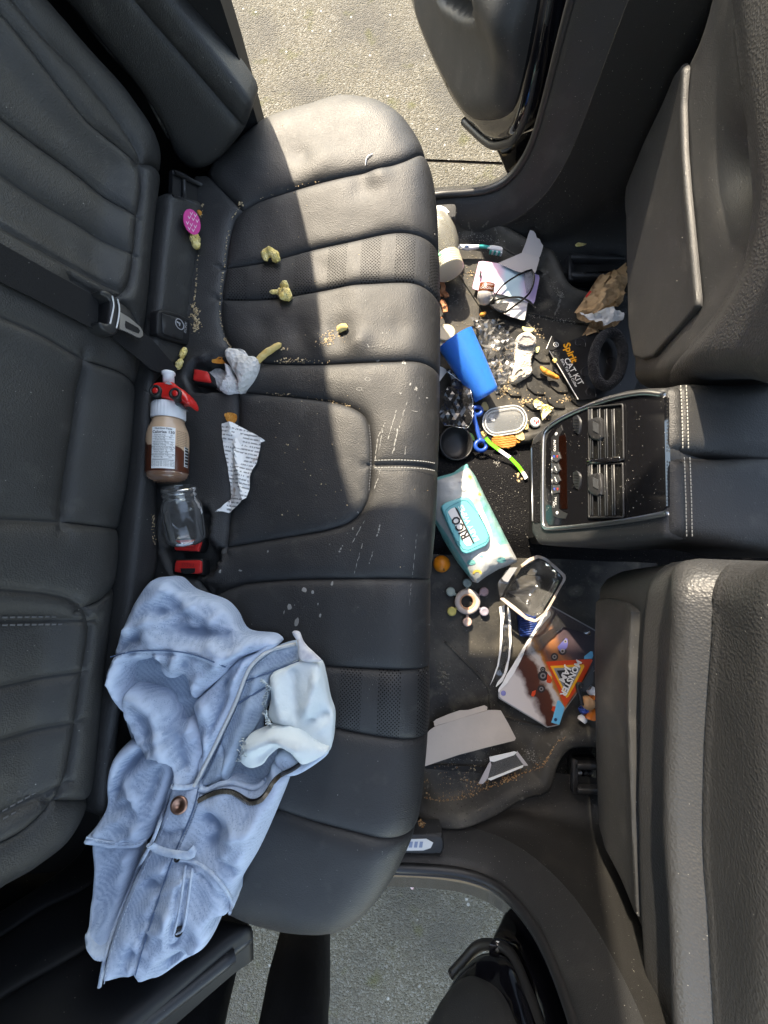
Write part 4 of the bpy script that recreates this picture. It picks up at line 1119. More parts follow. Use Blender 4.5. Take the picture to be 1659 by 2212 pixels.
# ------------------------------------------------------------------ things on the seat
# pink disc
fr = SF.up(.016)
th = np.linspace(0, 2*math.pi, 40, endpoint=False)
c = np.array([415, 479.]); ca, sa = math.cos(math.radians(-18)), math.sin(math.radians(-18))
px = [(c[0]+17*math.cos(t)*ca-29*math.sin(t)*sa, c[1]+17*math.cos(t)*sa+29*math.sin(t)*ca) for t in th]
pink = mat('pink_card', (.62, .05, .26), .5)
o = tag(sheet('round_tag', px, fr, pink, thick=.0016, step=.01), 'round pink tag with white arrow marks in the seat crease', 'tag')
for i in range(4):
    for j in range(3):
        du = (j-1)*8.5+(i % 2)*4-2; dv = (i-1.5)*12+(j-1)*4
        if (du/15)**2+(dv/26)**2 > .8: continue
        a, b = c[0]+du, c[1]+dv
        mk('arrow', fr.to3(fr.px([(a-3, b-3.5), (a, b+2), (a+3, b-3.5), (a+3, b-1.5), (a, b+4.5), (a-3, b-1.5)]), .0006), [[0, 1, 4, 5], [1, 2, 3, 4]], white_pl, o, smooth=False)
def on(u, v, h=.0): p, n = hit(u, v); return p+np.array([0, 0, h])
G_P = 'corn puffs on the seat'
puff('corn_puff', [on(416, 519, .010), on(424, 524, .010), on(428, 535, .010), on(431, 546, .009)], [.010, .010, .009, .006], puff_m, 'pale corn puff below the pink tag in the seat crease', 'snack', G_P, seed=2)
puff('corn_puff', [on(577, 571, .008), on(580, 560, .012), on(589, 557, .013), on(598, 564, .012), on(601, 573, .008)], [.005, .008, .010, .009, .007], puff_m, 'curved corn puff on the perforated strip', 'snack', G_P, seed=3)
puff('corn_puff', [on(584, 635, .006), on(600, 637, .007), on(612, 640, .009), on(620, 645, .010), on(632, 647, .009)], [.004, .0045, .009, .012, .009], puff_m, 'forked corn puff with a stalk on the seat', 'snack', G_P, seed=4)
puff('corn_puff', [on(612, 634, .010), on(620, 628, .012), on(627, 626, .010)], [.006, .009, .007], puff_m, 'small corn puff knob touching the forked one', 'snack', G_P, seed=5)
G_F = 'fries and sticks'
puff('french_fry', [on(553, 789, .006), on(580, 766, .008), on(610, 746, .006)], [.0055, .006, .005], fry_m, 'long straight french fry beside the white sock', 'fry', G_F, .08, seed=6)
puff('french_fry', [on(729, 719, .006), on(740, 713, .007), on(752, 711, .006)], [.0055, .0065, .005], fry_m, 'short french fry end in the seat dimple', 'fry', G_F, .10, seed=7)
puff('french_fry', [on(384, 801, .004), on(392, 788, .007), on(398, 779, .006)], [.005, .006, .004], puff_m, 'broken corn stick by the belt anchor', 'snack', G_P, .1, seed=8)
puff('french_fry', [on(393, 777, .005), on(400, 764, .006), on(405, 754, .005)], [.005, .006, .004], puff_m, 'upper piece of the broken corn stick by the belt anchor', 'snack', G_P, .1, seed=9)
puff('cracker_stick', [on(433, 470, .004), on(433, 458, .005)], [.005, .004], orange_m, 'small orange snack crumb beside the pink tag', 'snack', None, .15, seed=10)

# sock pair bundle
sock_m = mat('white_knit', (.68, .67, .70), .95, .1, bumps=[('v', 260, .6, .003), ('n', 30, .3, .006)], var=(20, (.60, .58, .57)), sheen=.2)
def draped(name, px, m, parent, off, dome, step=.008, seed=0, wr=.003, fz=60, thick=.004, rollr=.008, curve=True):
    P0 = np.array([on(a, b)[:2] for a, b in px]); zc = np.array([on(a, b)[2] for a, b in px])
    # re-project with the lift so that the outline stays under its pixels
    Q = np.array([at_z([p], z+off)[0][:2] for p, z in zip(px, zc)])
    ctr = Q.mean(0)
    zs = lambda P: np.array([down(x, y) for x, y in P])
    return sheet2(name, Q, flat(0), m, parent, lambda P: zs(P)+off+wr*crumple(P, fz, 1, seed), thick, step, rollr, dome, curve)
sk = thing('sock', 'white baby sock bundle lying over the red buckle', 'sock', 'socks', loc=on(495, 800))
draped('sock_foot', Z6([(610, 930), (650, 897), (740, 895), (830, 900), (860, 970), (900, 1020), (945, 1080), (880, 1112), (800, 1130), (735, 1100), (660, 1040)]), sock_m, sk, .012, .012, .006, 1, .003)
tag(draped('sock_sole', Z6([(795, 812), (850, 768), (905, 755), (955, 775), (972, 815), (1030, 815), (1060, 852), (1048, 920), (1000, 1000), (925, 1085), (885, 1100), (890, 1015), (850, 930)]),
    mat('grubby_knit', (.52, .50, .47), .95, .1, bumps=[('v', 130, .9, .004), ('n', 40, .3, .005)], var=(30, (.60, .58, .56))), sk, .022, .014, .006, 4, .004), 'grubby sole with grip dots')
def chip(name, px, m, label, z=None, ridges=0, ang=0, h=.004, group='chips and crackers', curl=.003):
    c0 = np.mean(px, 0); p, n = hit(*c0); zz = p[2] if z is None else z
    fr = flat(zz)
    ca, sa = math.cos(ang), math.sin(ang)
    cc = at_z([c0], zz)[0][:2]
    def hh(P):
        q = (P-cc); a = q[:, 0]*ca+q[:, 1]*sa; b = -q[:, 0]*sa+q[:, 1]*ca
        return h+(.0011*np.sin(a*ridges) if ridges else 0)+curl*(b/.02)**2
    return tag(sheet(name, px, fr, m, h=hh, thick=.0018, step=.0025, curve=True, sharp=60), label, 'chip', group)
chip('ridged_chip', Z6([(805, 1315), (850, 1303), (902, 1322), (890, 1380), (850, 1392), (820, 1365)]), orange_m, 'small ridged orange chip at the tip of the torn paper', None, 1500, math.radians(-10))
chip('cracker', Z6([(705, 865), (730, 850), (800, 858), (820, 900), (706, 897)]), orange_m, 'orange cracker showing under the white sock', None, 0)

# torn paper with print
def printed_paper():
    m = mat('printed_paper', (.74, .73, .71), .75, .2, dirt=(26, (.28, .17, .10), .63, .72))
    nt = m.node_tree; N = nt.nodes; L = nt.links; b = N['Principled BSDF']; src = b.inputs['Base Color'].links[0].from_socket
    tc = N.new('ShaderNodeTexCoord'); mp = N.new('ShaderNodeMapping'); mp.inputs['Rotation'].default_value = (0, 0, math.radians(8)); L.new(tc.outputs['Object'], mp.inputs[0])
    sp = N.new('ShaderNodeSeparateXYZ'); L.new(mp.outputs[0], sp.inputs[0])
    def ma(op, a, b_):
        q = N.new('ShaderNodeMath'); q.operation = op
        for i, s in enumerate((a, b_)):
            if isinstance(s, (int, float)): q.inputs[i].default_value = s
            else: L.new(s, q.inputs[i])
        return q.outputs[0]
    line = ma('LESS_THAN', ma('FRACT', ma('MULTIPLY', sp.outputs['Y'], 150.0), 0), .42)
    n = N.new('ShaderNodeTexNoise'); n.inputs['Scale'].default_value = 1; n.inputs['Detail'].default_value = 2
    m2 = N.new('ShaderNodeMapping'); m2.inputs['Scale'].default_value = (420, 150, 1); L.new(mp.outputs[0], m2.inputs[0]); L.new(m2.outputs[0], n.inputs[0])
    n2 = N.new('ShaderNodeTexNoise'); n2.inputs['Scale'].default_value = 28; L.new(tc.outputs['Object'], n2.inputs[0])
    f = ma('MULTIPLY', ma('MULTIPLY', line, ma('GREATER_THAN', n.outputs['Fac'], .44)), ma('GREATER_THAN', n2.outputs['Fac'], .47))
    x = N.new('ShaderNodeMix'); x.data_type = 'RGBA'; L.new(ma('MULTIPLY', f, .75), x.inputs[0]); L.new(src, x.inputs[6]); x.inputs[7].default_value = (.10, .10, .10, 1)
    L.new(x.outputs[2], b.inputs['Base Color']); return m
pp_m = printed_paper()
pap = Z7([(780, 560), (890, 565), (940, 590), (1060, 650), (1130, 695), (1092, 712), (1078, 800), (1062, 870), (1035, 920), (1012, 1000), (1010, 1080), (990, 1165), (935, 1210), (830, 1287), (775, 1270), (720, 1278), (775, 1238), (855, 1170), (845, 1050), (830, 920), (797, 790), (782, 660)])
P0 = np.array([at_z([p], on(*p)[2]+.006)[0][:2] for p in pap])
def pap_h(P):
    z = np.array([down(x, y) for x, y in P])
    rid = np.abs((P[:, 0]-P0[:, 0].mean()+.25*(P[:, 1]-P0[:, 1].mean())))
    return z+.004+.016*np.exp(-rid/.012)+np.abs(crumple(P, 34, .006, 3))
tag(sheet2('torn_paper', P0, flat(0), pp_m, None, pap_h, .0004, .005, smooth=True, sharp=25), 'torn crumpled strip of printed white paper on the middle seat', 'paper')
puff('thread', [on(806, 333, .001), on(793, 342, .002), on(789, 359, .001)], [.0009, .0009, .0009], white_pl, 'white thread lying on the seat by the door', 'thread', None, 0)

# chocolate milk bottle -------------------------------------------------
def barrel_map(o, ax, up, R):
    """2-D (arc across, along axis) -> a cylinder; arc 0 looks along up"""
    ax = ax/np.linalg.norm(ax); up = up-ax*(up @ ax); up /= np.linalg.norm(up); sd = np.cross(ax, up)
    def f(P, dr=.0006):
        P = np.asarray(P, float); t = P[:, 0]/R
        return o+ax*P[:, 1:2]+(R+dr)*(np.cos(t)[:, None]*up+np.sin(t)[:, None]*sd)
    return f, ax, up, sd
pb, pc = pt(361, 1038, .778), pt(364, 905, .782)
axb = pc-pb; Lb = np.linalg.norm(axb); axn = axb/Lb
def bottle_mat():
    m = mat('milk_label', (.10, .028, .012), .3, .5, coat=.2); nt = m.node_tree; N = nt.nodes; L = nt.links; b = N['Principled BSDF']
    tc = N.new('ShaderNodeTexCoord'); sp = N.new('ShaderNodeSeparateXYZ'); L.new(tc.outputs['Object'], sp.inputs[0])
    n = N.new('ShaderNodeTexNoise'); n.inputs['Scale'].default_value = 60; n.inputs['Detail'].default_value = 1; L.new(tc.outputs['Object'], n.inputs[0])
    q = N.new('ShaderNodeMath'); q.operation = 'MULTIPLY_ADD'; L.new(n.outputs['Fac'], q.inputs[0]); q.inputs[1].default_value = .022; L.new(sp.outputs['Y'], q.inputs[2])
    mr = N.new('ShaderNodeMapRange'); mr.inputs[1].default_value = Lb*.60; mr.inputs[2].default_value = Lb*.62; L.new(q.outputs[0], mr.inputs[0])
    x = N.new('ShaderNodeMix'); x.data_type = 'RGBA'; L.new(mr.outputs[0], x.inputs[0]); x.inputs[6].default_value = (.085, .022, .010, 1); x.inputs[7].default_value = (.55, .37, .24, 1)
    L.new(x.outputs[2], b.inputs['Base Color']); return m
bt = thing('milk_bottle', 'small chocolate milk bottle with ribbed white cap and red toy car stopper', 'bottle', loc=tuple(pb))
R_ = .0318
prof = [(0, .022), (.0015, .026), (.006, .0295), (.014, R_), (Lb*.62, R_), (Lb*.72, R_*.985), (Lb*.80, R_*.93), (Lb*.88, R_*.83), (Lb*.94, R_*.76), (Lb, R_*.74)]
v, f = lathe(prof, pb, axn, 40); mk('bottle_body', v, f, bottle_mat(), bt)
clear_b = mat('clear_brown_base', (.30, .16, .10), .1, .5, trans=.4)
v, f = lathe([(-.003, .018), (.0, .024), (.004, .0290), (.011, R_+.0004)], pb, axn, 40); mk('bottle_base', v, f, clear_b, bt)
# ribbed cap
V = []; Fc = []; seg = 96; capm = white_pl
for k_, (s, r) in enumerate([(Lb-.002, .0245), (Lb+.001, .0262), (Lb+.022, .0258), (Lb+.0245, .0245), (Lb+.0248, .010)]):
    for j in range(seg):
        t = 2*math.pi*j/seg; rr = r*(1-.022*(j % 3 == 0)) if 0 < k_ < 4 else r
        V.append((s, rr, t))
fmap, a_, up_, sd_ = barrel_map(pb, axn, np.array([0, 0, 1.]), 1.0)
V3 = [pb+a_*s+rr*(math.cos(t)*up_+math.sin(t)*sd_) for s, rr, t in V]
Fc = [[i*seg+j, i*seg+(j+1) % seg, (i+1)*seg+(j+1) % seg, (i+1)*seg+j] for i in range(4) for j in range(seg)]
mk('ribbed_cap', V3, Fc, capm, bt, sharp=30)
# nutrition panel
lab, ax_, up2, sd2 = barrel_map(pb, axn, np.array([.30, 0, 1.]), R_)
sgn = 1 if (sd2 @ np.array([1., 0, 0])) > 0 else -1
def labf(P, dr=.0006): P = np.asarray(P, float).copy(); P[:, 0] *= sgn; return lab(P, dr)
def patch(name, a0, a1, s0, s1, m, dr, parent, n=14):
    A_ = np.linspace(a0, a1, n); S_ = np.linspace(s0, s1, 6)
    V = np.vstack([labf(np.stack([A_, np.full(n, s)], 1), dr) for s in S_])
    return mk(name, V, [[i*n+j, i*n+j+1, (i+1)*n+j+1, (i+1)*n+j] for i in range(5) for j in range(n-1)], m, parent)
lp = patch('nutrition_label', -.017, .017, Lb*.14, Lb*.78, mat('label_white', (.74, .74, .73), .4), .0004, bt)
blk = mat('black_print', (.012, .012, .012), .6)
text_parts('Calories 130', .0062, lambda P: labf(P, .0008), (0, Lb*.70), 0, blk, 'lettering', lp, bold=.02)
text_parts('Nutrition Facts', .0040, lambda P: labf(P, .0008), (0, Lb*.755), 0, blk, 'lettering', lp, bold=.02)
rows = ['Total Fat 2.5g        3%', 'Sat. Fat 1.5g       8%', 'Trans Fat 0g          ', 'Cholesterol 10mg   3%', 'Sodium 170mg       7%', 'Total Carbohydrate 20g 7%', 'Dietary Fiber 1g     4%', 'Total Sugars 20g      ', 'Includes Added Sugars 18%', 'Protein 8g         16%']
for i, r in enumerate(rows):
    y = Lb*(.655-.038*i); text_parts(r, .0030, lambda P: labf(P, .0008), (0, y), 0, blk, 'lettering', lp)
    patch('rule', -.0155, .0155, y-.0026, y-.0023, blk, .0008, lp, 8)
patch('rule', -.0155, .0155, Lb*.265, Lb*.272, blk, .0008, lp, 8)
for i in range(4): text_parts('Vit. D 2mcg 10%  Calcium 390mg', .0024, lambda P: labf(P, .0008), (0, Lb*(.245-.022*i)), 0, blk, 'lettering', lp)
for i in range(9): text_parts('best served chilled', .0026, lambda P: labf(P, .0008), (.029, Lb*(.74-.028*i)), 0, blk, 'lettering', bt)
bc = patch('barcode_panel', .033, .044, Lb*.20, Lb*.52, MATS['label_white'], .0004, bt, 8)
for i in range(12): patch('barcode_bar', .034, .043, Lb*(.21+.025*i), Lb*(.21+.025*i)+.0013*(1+i % 2), blk, .0008, bc, 6)
# stopper: slanted grey plate, plain red toy car, white spout
cap3 = lambda px, z: at_z(px, z)
greyp = mat('grey_plastic', (.07, .085, .09), .4)
sheet('stopper_plate', Z7([(192, 330), (405, 355), (440, 390), (475, 440), (400, 400), (240, 392)]), flat(.800), greyp, bt, thick=.012, step=.008, rollr=.003)
redp = mat('red_toy_plastic', (.60, .018, .015), .3, .5, coat=.3)
carb = sheet('toy_car', Z7([(192, 238), (206, 214), (250, 206), (296, 206), (318, 198), (362, 204), (392, 232), (440, 262), (482, 308), (503, 355), (504, 396), (470, 382), (430, 352), (350, 345), (280, 334), (212, 322), (198, 285)]), flat(.812), redp, bt, thick=.026, step=.006, rollr=.007)
tag(carb, 'plain red toy race car')
sheet('car_window', Z7([(306, 224), (322, 208), (352, 212), (374, 238), (310, 236)]), flat(.8128), mat('grey_window', (.35, .35, .36), .3), carb, thick=.001, step=.01)
tyre = mat('black_toy_tyre', (.012, .012, .012), .5)
for p in ((235, 290), (397, 314)):
    c = cap3(Z7([p]), .813)[0]
    v, f = lathe([(-.010, .0098), (.002, .0098), (.0035, .0085), (.0036, .0062), (.0020, .0058)], c, (0, 0, 1), 24); wz = mk('wheel', v, f, tyre, carb)
    v, f = lathe([(0, .0055), (.0028, .0050), (.0032, .0015)], c, (0, 0, 1), 10); mk('rim', v, f, redp, wz)
a, b = cap3(Z7([(340, 205)]), .80)[0], cap3(Z7([(338, 140)]), .80)[0]; d = b-a; l = np.linalg.norm(d)
v, f = lathe([(-.006, .0085), (l*.55, .0085), (l*.62, .0088), (l*.8, .0105), (l, .0102), (l+.0008, .006)], a, d, 24); mk('spout', v, f, white_pl, bt)

# clear jar
glass = mat('clear_plastic', (.97, .97, .97), .02, .5, trans=1.0, ior=1.30)
ja, jb_ = pt(386, 1052, .808), pt(404, 1172, .772)
d = jb_-ja; l = np.linalg.norm(d)
outer = [(0, .0255), (.0015, .0280), (.006, .0284), (.0068, .0268), (.010, .0268), (.0108, .0284), (.0138, .0284), (.0146, .0268), (.020, .0275), (.027, .0315), (.034, .0330), (l*.85, .0330), (l*.93, .0318), (l*.985, .027), (l, .022), (l+.0006, .001)]
outer = [(s, r*.90) for s, r in outer]
v, f = lathe(outer, ja, d, 44, cap=False)
tag(mk('clear_jar', v, f, film('clear_jar_plastic', (.9, .9, .9), .02, .03)), 'empty clear plastic jar lying mouth up against the milk bottle', 'jar')

# belt buckles
redb = mat('buckle_red', (.50, .020, .018), .45, .4, bump=('n', 90, .1, .002))
def buckle(px, z, label, notch=False, txt=None, thick=.022):
    P = at_z(px, z); c = P.mean(0)
    t = thing('belt_buckle', label, 'buckle', 'red belt buckles', loc=(c[0], c[1], z-thick))
    Q = [(c_[0]+(c_[0]-np.mean([p[0] for p in px]))*.16, c_[1]+(c_[1]-np.mean([p[1] for p in px]))*.22) for c_ in px]
    sheet('housing', Q, flat(z-.004), plastic_dark, t, thick=thick, step=.008, rollr=.003)
    b = sheet('release_button', px, flat(z), redb, t, thick=.008, step=.006, rollr=.002)
    if notch:
        q = np.array(px); m0 = q.mean(0); w = (q[:, 0].max()-q[:, 0].min())
        sheet('notch', [(m0[0]-w*.28, m0[1]+2), (m0[0]+w*.28, m0[1]+2), (m0[0]+w*.24, q[:, 1].max()-1), (m0[0]-w*.24, q[:, 1].max()-1)], flat(z+.0008), plastic_dark, t, thick=.002, step=.01)
    if txt:
        dk = MATS.get('dark_red') or mat('dark_red', (.24, .012, .012), .5)
        q = np.array(px).mean(0); text_parts('PRESS', .0085, flat(z), at_z([(q[0], q[1]+txt)], z)[0][:2], math.pi, dk, 'lettering', b, .0006)
buckle(Z6([(545, 938), (600, 945), (660, 960), (680, 1045), (538, 1025)]), .752, 'red seat belt buckle half hidden under the white sock')
buckle(Z7([(385, 1512), (600, 1500), (602, 1540), (580, 1600), (386, 1590)]), .742, 'red seat belt buckle seen through the end of the clear jar', txt=2)
buckle(Z7([(400, 1675), (598, 1672), (606, 1690), (604, 1780), (560, 1785), (440, 1775), (385, 1770), (392, 1690)]), .746, 'red seat belt buckle just above the blue jeans', True, -6)

# seat belt on the backrest
sb = thing('seat_belt', 'black seat belt with metal tongue lying across the backrest', 'seat belt', loc=BF.to3(BF.px([(220, 680)]))[0])
sheet('strap', [(-120, 452), (0, 531), (100, 587), (193, 638), (207, 652), (203, 716), (186, 708), (100, 664), (0, 615), (-120, 548)], BF, fabric_dark, sb, h=lambda P: .010+.004*np.sin(P[:, 0]*20), thick=.002, step=.012)
sheet('strap', [(228, 676), (262, 694), (290, 709), (326, 737), (380, 800), (368, 812), (326, 803), (290, 773), (228, 724)], BF, fabric_dark, sb, h=const(.006), thick=.002, step=.012)
tg = sheet('tongue_grip', B2([(598, 442), (625, 429), (680, 455), (728, 508), (747, 570), (742, 660), (722, 720), (695, 733), (625, 702), (588, 660), (592, 640), (655, 662), (672, 500), (605, 462)]), BF, plastic_clean, sb, h=const(.024), thick=.014, step=.006, rollr=.004)
for l in ([(676, 480), (686, 540), (676, 600), (662, 662)], [(712, 500), (724, 560), (718, 630), (704, 690)]):
    v, f = tube(smooth_line(BF.to3(BF.px(B2(l)), .0262), .004), .0011, 5); mk('grip_line', v, f, mat('silver_line', (.6, .6, .6), .4) if 'silver_line' not in MATS else MATS['silver_line'], tg)
tm = BF.px(B2([(748, 578), (815, 618), (898, 690), (902, 735), (878, 752), (800, 712), (742, 690)])); hole_ = BF.px(B2([(783, 636), (882, 690), (876, 722), (778, 682)]))
sheet2('tongue', tm, BF, steel, sb, const(.020), .003, .008)
sheet2('tongue_slot', hole_, BF, plastic_dark, sb, const(.0207), .001, .008)
# ================================================================== things on the floor
def card(name, px, z, m, label=None, cat=None, group=None, parent=None, thick=.0008, bend=None, step=.012, tilt=None, dome=0, rollr=0, curve=False, smooth=True):
    o = sheet(name, px, flat(z) if tilt is None else tilt, m, parent, bend, thick, step, rollr, dome, curve, smooth)
    return tag(o, label, cat, group) if label else o
MZ = .4545
grey_card = mat('grey_cardboard', (.40, .37, .375), .85, .2, bump=('n', 90, .2, .002), var=(12, (.44, .41, .40)))
beige_card = mat('beige_cardboard', (.50, .43, .37), .85, .2, bump=('n', 200, .2, .001), var=(14, (.44, .38, .33)), specks=.02, speck_col=(.3, .26, .22))
# clear feeding bottle under the seat edge
milkpl = mat('cloudy_plastic', (.74, .72, .62), .2, .5, trans=.8, ior=1.2)
fb = thing('feeding_bottle', 'cloudy clear baby bottle with ridged cap half under the seat', 'bottle', loc=pt(955, 530, .46))
a, b = pt(943, 500, .515), pt(968, 575, .515); d = b-a
v, f = lathe([(-.045, .012), (-.035, .03), (-.015, .042), (.02, .046), (.05, .044), (.072, .036), (.082, .034)], a, d, 36); mk('bottle_body', v, f, milkpl, fb)
ridgecap = mat('cream_cap', (.70, .66, .52), .35, .5, trans=.25)
pr = []
for i in range(7): pr += [(.080+i*.0048, .0365), (.080+i*.0048+.0026, .0365), (.080+i*.0048+.0030, .0345), (.080+i*.0048+.0044, .0345)]
v, f = lathe([(.078, .033)]+pr+[(.114, .036), (.115, .030)], a, d, 36); mk('cap', v, f, ridgecap, fb, sharp=30)
gm = mat('green_print', (.10, .35, .22), .5)
for du, dv in ((-8, 22), (-3, 30), (-11, 34)):
    p = pt(952+du, 520+dv, .559); v, f = lathe([(0, .005), (.0005, .0045)], p, (0, 0, 1), 10); mk('print_mark', v, f, gm, fb)
# toothbrush
tb = thing('toothbrush', 'white and teal toothbrush lying above the pastel card', 'toothbrush', loc=pt(1030, 533, .47))
wht = white_pl; teal = mat('teal_plastic', (.02, .38, .36), .35)
tl = lambda pts, z: at_z(Z1(pts), z)
H1 = smooth_line(tl([(150, 340), (200, 350), (280, 362), (340, 360), (400, 352)], .475), .005); v, f = tube(H1, np.interp(np.linspace(0, 1, len(H1)), [0, .2, .55, .8, 1], [.0035, .005, .0078, .0062, .004]), 12, ratio=.8); mk('handle', v, f, wht, tb)
H2 = smooth_line(tl([(385, 354), (430, 355), (470, 362)], .476), .004); v, f = tube(H2, .0042, 10); mk('neck', v, f, teal, tb)
H3 = smooth_line(tl([(455, 360), (500, 364), (545, 370), (578, 380)], .477), .004); v, f = tube(H3, np.interp(np.linspace(0, 1, len(H3)), [0, .3, .9, 1], [.004, .0065, .006, .003]), 10, ratio=.6); mk('head', v, f, wht, tb)
c = tl([(285, 352)], .4815)[0]; v, f = lathe([(0, .006), (.001, .0052)], c, (0, 0, 1), 20, sx=.5); 
v = (v-c) @ np.diag([1, 1, 1])+c; mk('grip_pad', v, f, mat('navy_rubber', (.02, .05, .14), .5), tb)
for i in range(6):
    p = tl([(480+i*17, 392+i*3.5)], .470)[0]; v, f = rbox(p, (.0022, 0, 0), (0, .0045, 0), (0, 0, .006), .3); mk('bristles', v, f, teal if i % 2 == 0 else wht, tb, smooth=False)
# grey torn card, pastel card
gc = thing('torn_cardboard', 'grey torn cardboard piece with a folded flap behind the pastel card', 'cardboard', loc=pt(1130, 540, .46))
card('panel', Z1([(545, 488), (735, 405), (885, 440), (845, 578), (700, 560)]), .486, grey_card, parent=gc, thick=.0012)
jag = [(735, 405), (770, 320), (800, 220), (822, 219), (850, 242), (848, 262), (862, 290), (884, 294), (886, 312), (912, 348), (885, 440)]
f0 = pt(*Z1([(735, 405)])[0], .486); f1 = pt(*Z1([(885, 440)])[0], .486)
card('flap', Z1(jag), .466, grey_card, parent=gc, thick=.0012, tilt=Frame(f0, f1-f0, (np.array([0, .95, .25]))))
def pastel():
    m = mat('pastel_card', (.6, .5, .6), .6); nt = m.node_tree; N = nt.nodes; L = nt.links; b = N['Principled BSDF']
    tc = N.new('ShaderNodeTexCoord'); sp = N.new('ShaderNodeSeparateXYZ'); L.new(tc.outputs['Object'], sp.inputs[0])
    n = N.new('ShaderNodeTexNoise'); n.inputs['Scale'].default_value = 22; L.new(tc.outputs['Object'], n.inputs[0])
    q = N.new('ShaderNodeMath'); q.operation = 'MULTIPLY_ADD'; L.new(n.outputs['Fac'], q.inputs[0]); q.inputs[1].default_value = .05; L.new(sp.outputs['X'], q.inputs[2])
    r = N.new('ShaderNodeValToRGB'); mr = N.new('ShaderNodeMapRange'); mr.inputs[1].default_value = -.055; mr.inputs[2].default_value = .105; L.new(q.outputs[0], mr.inputs[0]); L.new(mr.outputs[0], r.inputs[0])
    e = r.color_ramp.elements; e[0].color = (.62, .36, .50, 1); e[1].color = (.48, .36, .60, 1)
    for p, c in ((.30, (.66, .45, .58, 1)), (.45, (.40, .56, .66, 1)), (.68, (.46, .62, .70, 1)), (.82, (.55, .45, .66, 1))): x = e.new(p); x.color = c
    L.new(r.outputs[0], b.inputs['Base Color']); return m
pc_ = thing('hair_clip_card', 'pastel pink and blue backing card with a hanger slot under the glasses', 'card', loc=pt(1095, 605, .46))
card('card', Z1([(385, 472), (400, 466), (620, 516), (835, 570), (878, 578), (888, 592), (842, 812), (832, 820), (730, 795), (340, 694), (333, 682)]), .474, pastel(), parent=pc_, thick=.0012, bend=lambda P: .004*np.cos((P[:, 0]-P[:, 0].mean())*30))
card('hanger_slot', Z1([(398, 545), (412, 548), (400, 615), (386, 612)]), .4795, plastic_dark, parent=pc_, thick=.0006)
card('lower_flap', Z1([(505, 742), (640, 770), (782, 805), (757, 960), (650, 930), (590, 905), (520, 850)]), .468, mat('cream_card', (.62, .62, .52), .8, var=(30, (.60, .57, .62))), parent=pc_, thick=.001, bend=lambda P: crumple(P, 22, .004, 2))
# eyeglasses
gl = thing('eyeglasses', 'black framed eyeglasses with clear grey lenses on the pastel card', 'glasses', loc=pt(1105, 625, .47))
frm = mat('black_frame', (.010, .010, .010), .25, .5)
for l, r in (([(500, 790), (540, 720), (600, 655), (700, 590), (770, 558), (812, 545)], .0020), ([(812, 545), (834, 590), (828, 660), (800, 730), (740, 790), (660, 850), (600, 895)], .0024), ([(485, 805), (560, 782), (660, 768), (730, 772), (790, 800), (850, 858)], .0020), ([(470, 830), (520, 870), (580, 890), (600, 885)], .0028)):
    v, f = tube(smooth_line(tl(l, .490), .004), r, 8, ratio=1.5); mk('frame', v, f, frm, gl)
lens = mat('grey_lens', (.55, .57, .60), .03, .5, trans=.85, ior=1.15)
card('lens', Z1([(760, 560), (812, 546), (832, 595), (822, 670), (775, 745), (760, 650)]), .489, lens, parent=gl, thick=.0012, dome=.002)
card('lens', Z1([(470, 832), (540, 815), (640, 808), (600, 885), (570, 893), (510, 868)]), .489, mat('dark_lens', (.10, .10, .105), .05, .5, trans=.5, ior=1.2), parent=gl, thick=.0012)
# small chocolate tub
tub = thing('chocolate_tub', 'tiny clear tub with brown chocolate label beside the glasses', 'tub', loc=pt(1048, 630, .46))
a, b = tl([(455, 655)], .495)[0], tl([(432, 790)], .478)[0]; d = b-a; l = np.linalg.norm(d); cm = mat('chocolate_label', (.13, .035, .012), .25, .5, coat=.4)
v, f = lathe([(0, .017), (.001, .0195), (l*.5, .0205), (l*.52, .0206)], a, d, 30); tb_ = mk('label_band', v, f, cm, tub)
v, f = lathe([(l*.5, .0200), (l*.8, .0205), (l, .0185), (l+.010, .011), (l+.013, .004)], a, d, 30); mk('clear_dome', v, f, mat('clear_dome', (.75, .72, .70), .04, .6, trans=.6, ior=1.3), tub)
fm, _, _, sd_ = barrel_map(a, d, np.array([0, 0, 1.]), .0205); sg_ = 1 if sd_[0] > 0 else -1
text_parts('CHOCOLATE', .0068, lambda P: fm(np.stack([P[:, 0]*-sg_, P[:, 1]], 1), .0006) if False else fm(np.stack([P[:, 0]*sg_, -P[:, 1]], 1), .0006), (0, -l*.36), 0, grey_ink, 'lettering', tub)
text_parts('CREAM', .0055, lambda P: fm(np.stack([P[:, 0]*sg_, -P[:, 1]], 1), .0006), (.004, -l*.15), 0, grey_ink, 'lettering', tub)
# kraft bag and napkin
kraft = mat('kraft_paper', (.42, .27, .15), .85, .2, bumps=[('n', 120, .3, .003)], var=(16, (.37, .23, .12)))
bag = thing('paper_bag', 'crumpled brown paper bag by the seat rail', 'paper bag', loc=pt(1290, 640, .46))
def crump(name, px, z, m, parent, amp, sc_, seed, step=.006, thick=.0006, dome=.0, smooth=False, base=0):
    return sheet(name, px, flat(z), m, parent, lambda P: base+np.abs(crumple(P, sc_, amp, seed)), thick, step, 0, dome, False, smooth)
crump('bag_side', Z1([(1560, 525), (1480, 560), (1350, 615), (1275, 730), (1150, 915), (1205, 955), (1290, 990), (1370, 930), (1480, 890), (1560, 800)]), .480, kraft, bag, .034, 19, 3, dome=.02, step=.005)
crump('bag_fold', Z1([(1540, 600), (1460, 620), (1380, 700), (1330, 820), (1260, 900), (1330, 905), (1420, 850), (1560, 760)]), .512, kraft, bag, .022, 26, 9, dome=.012, step=.005)
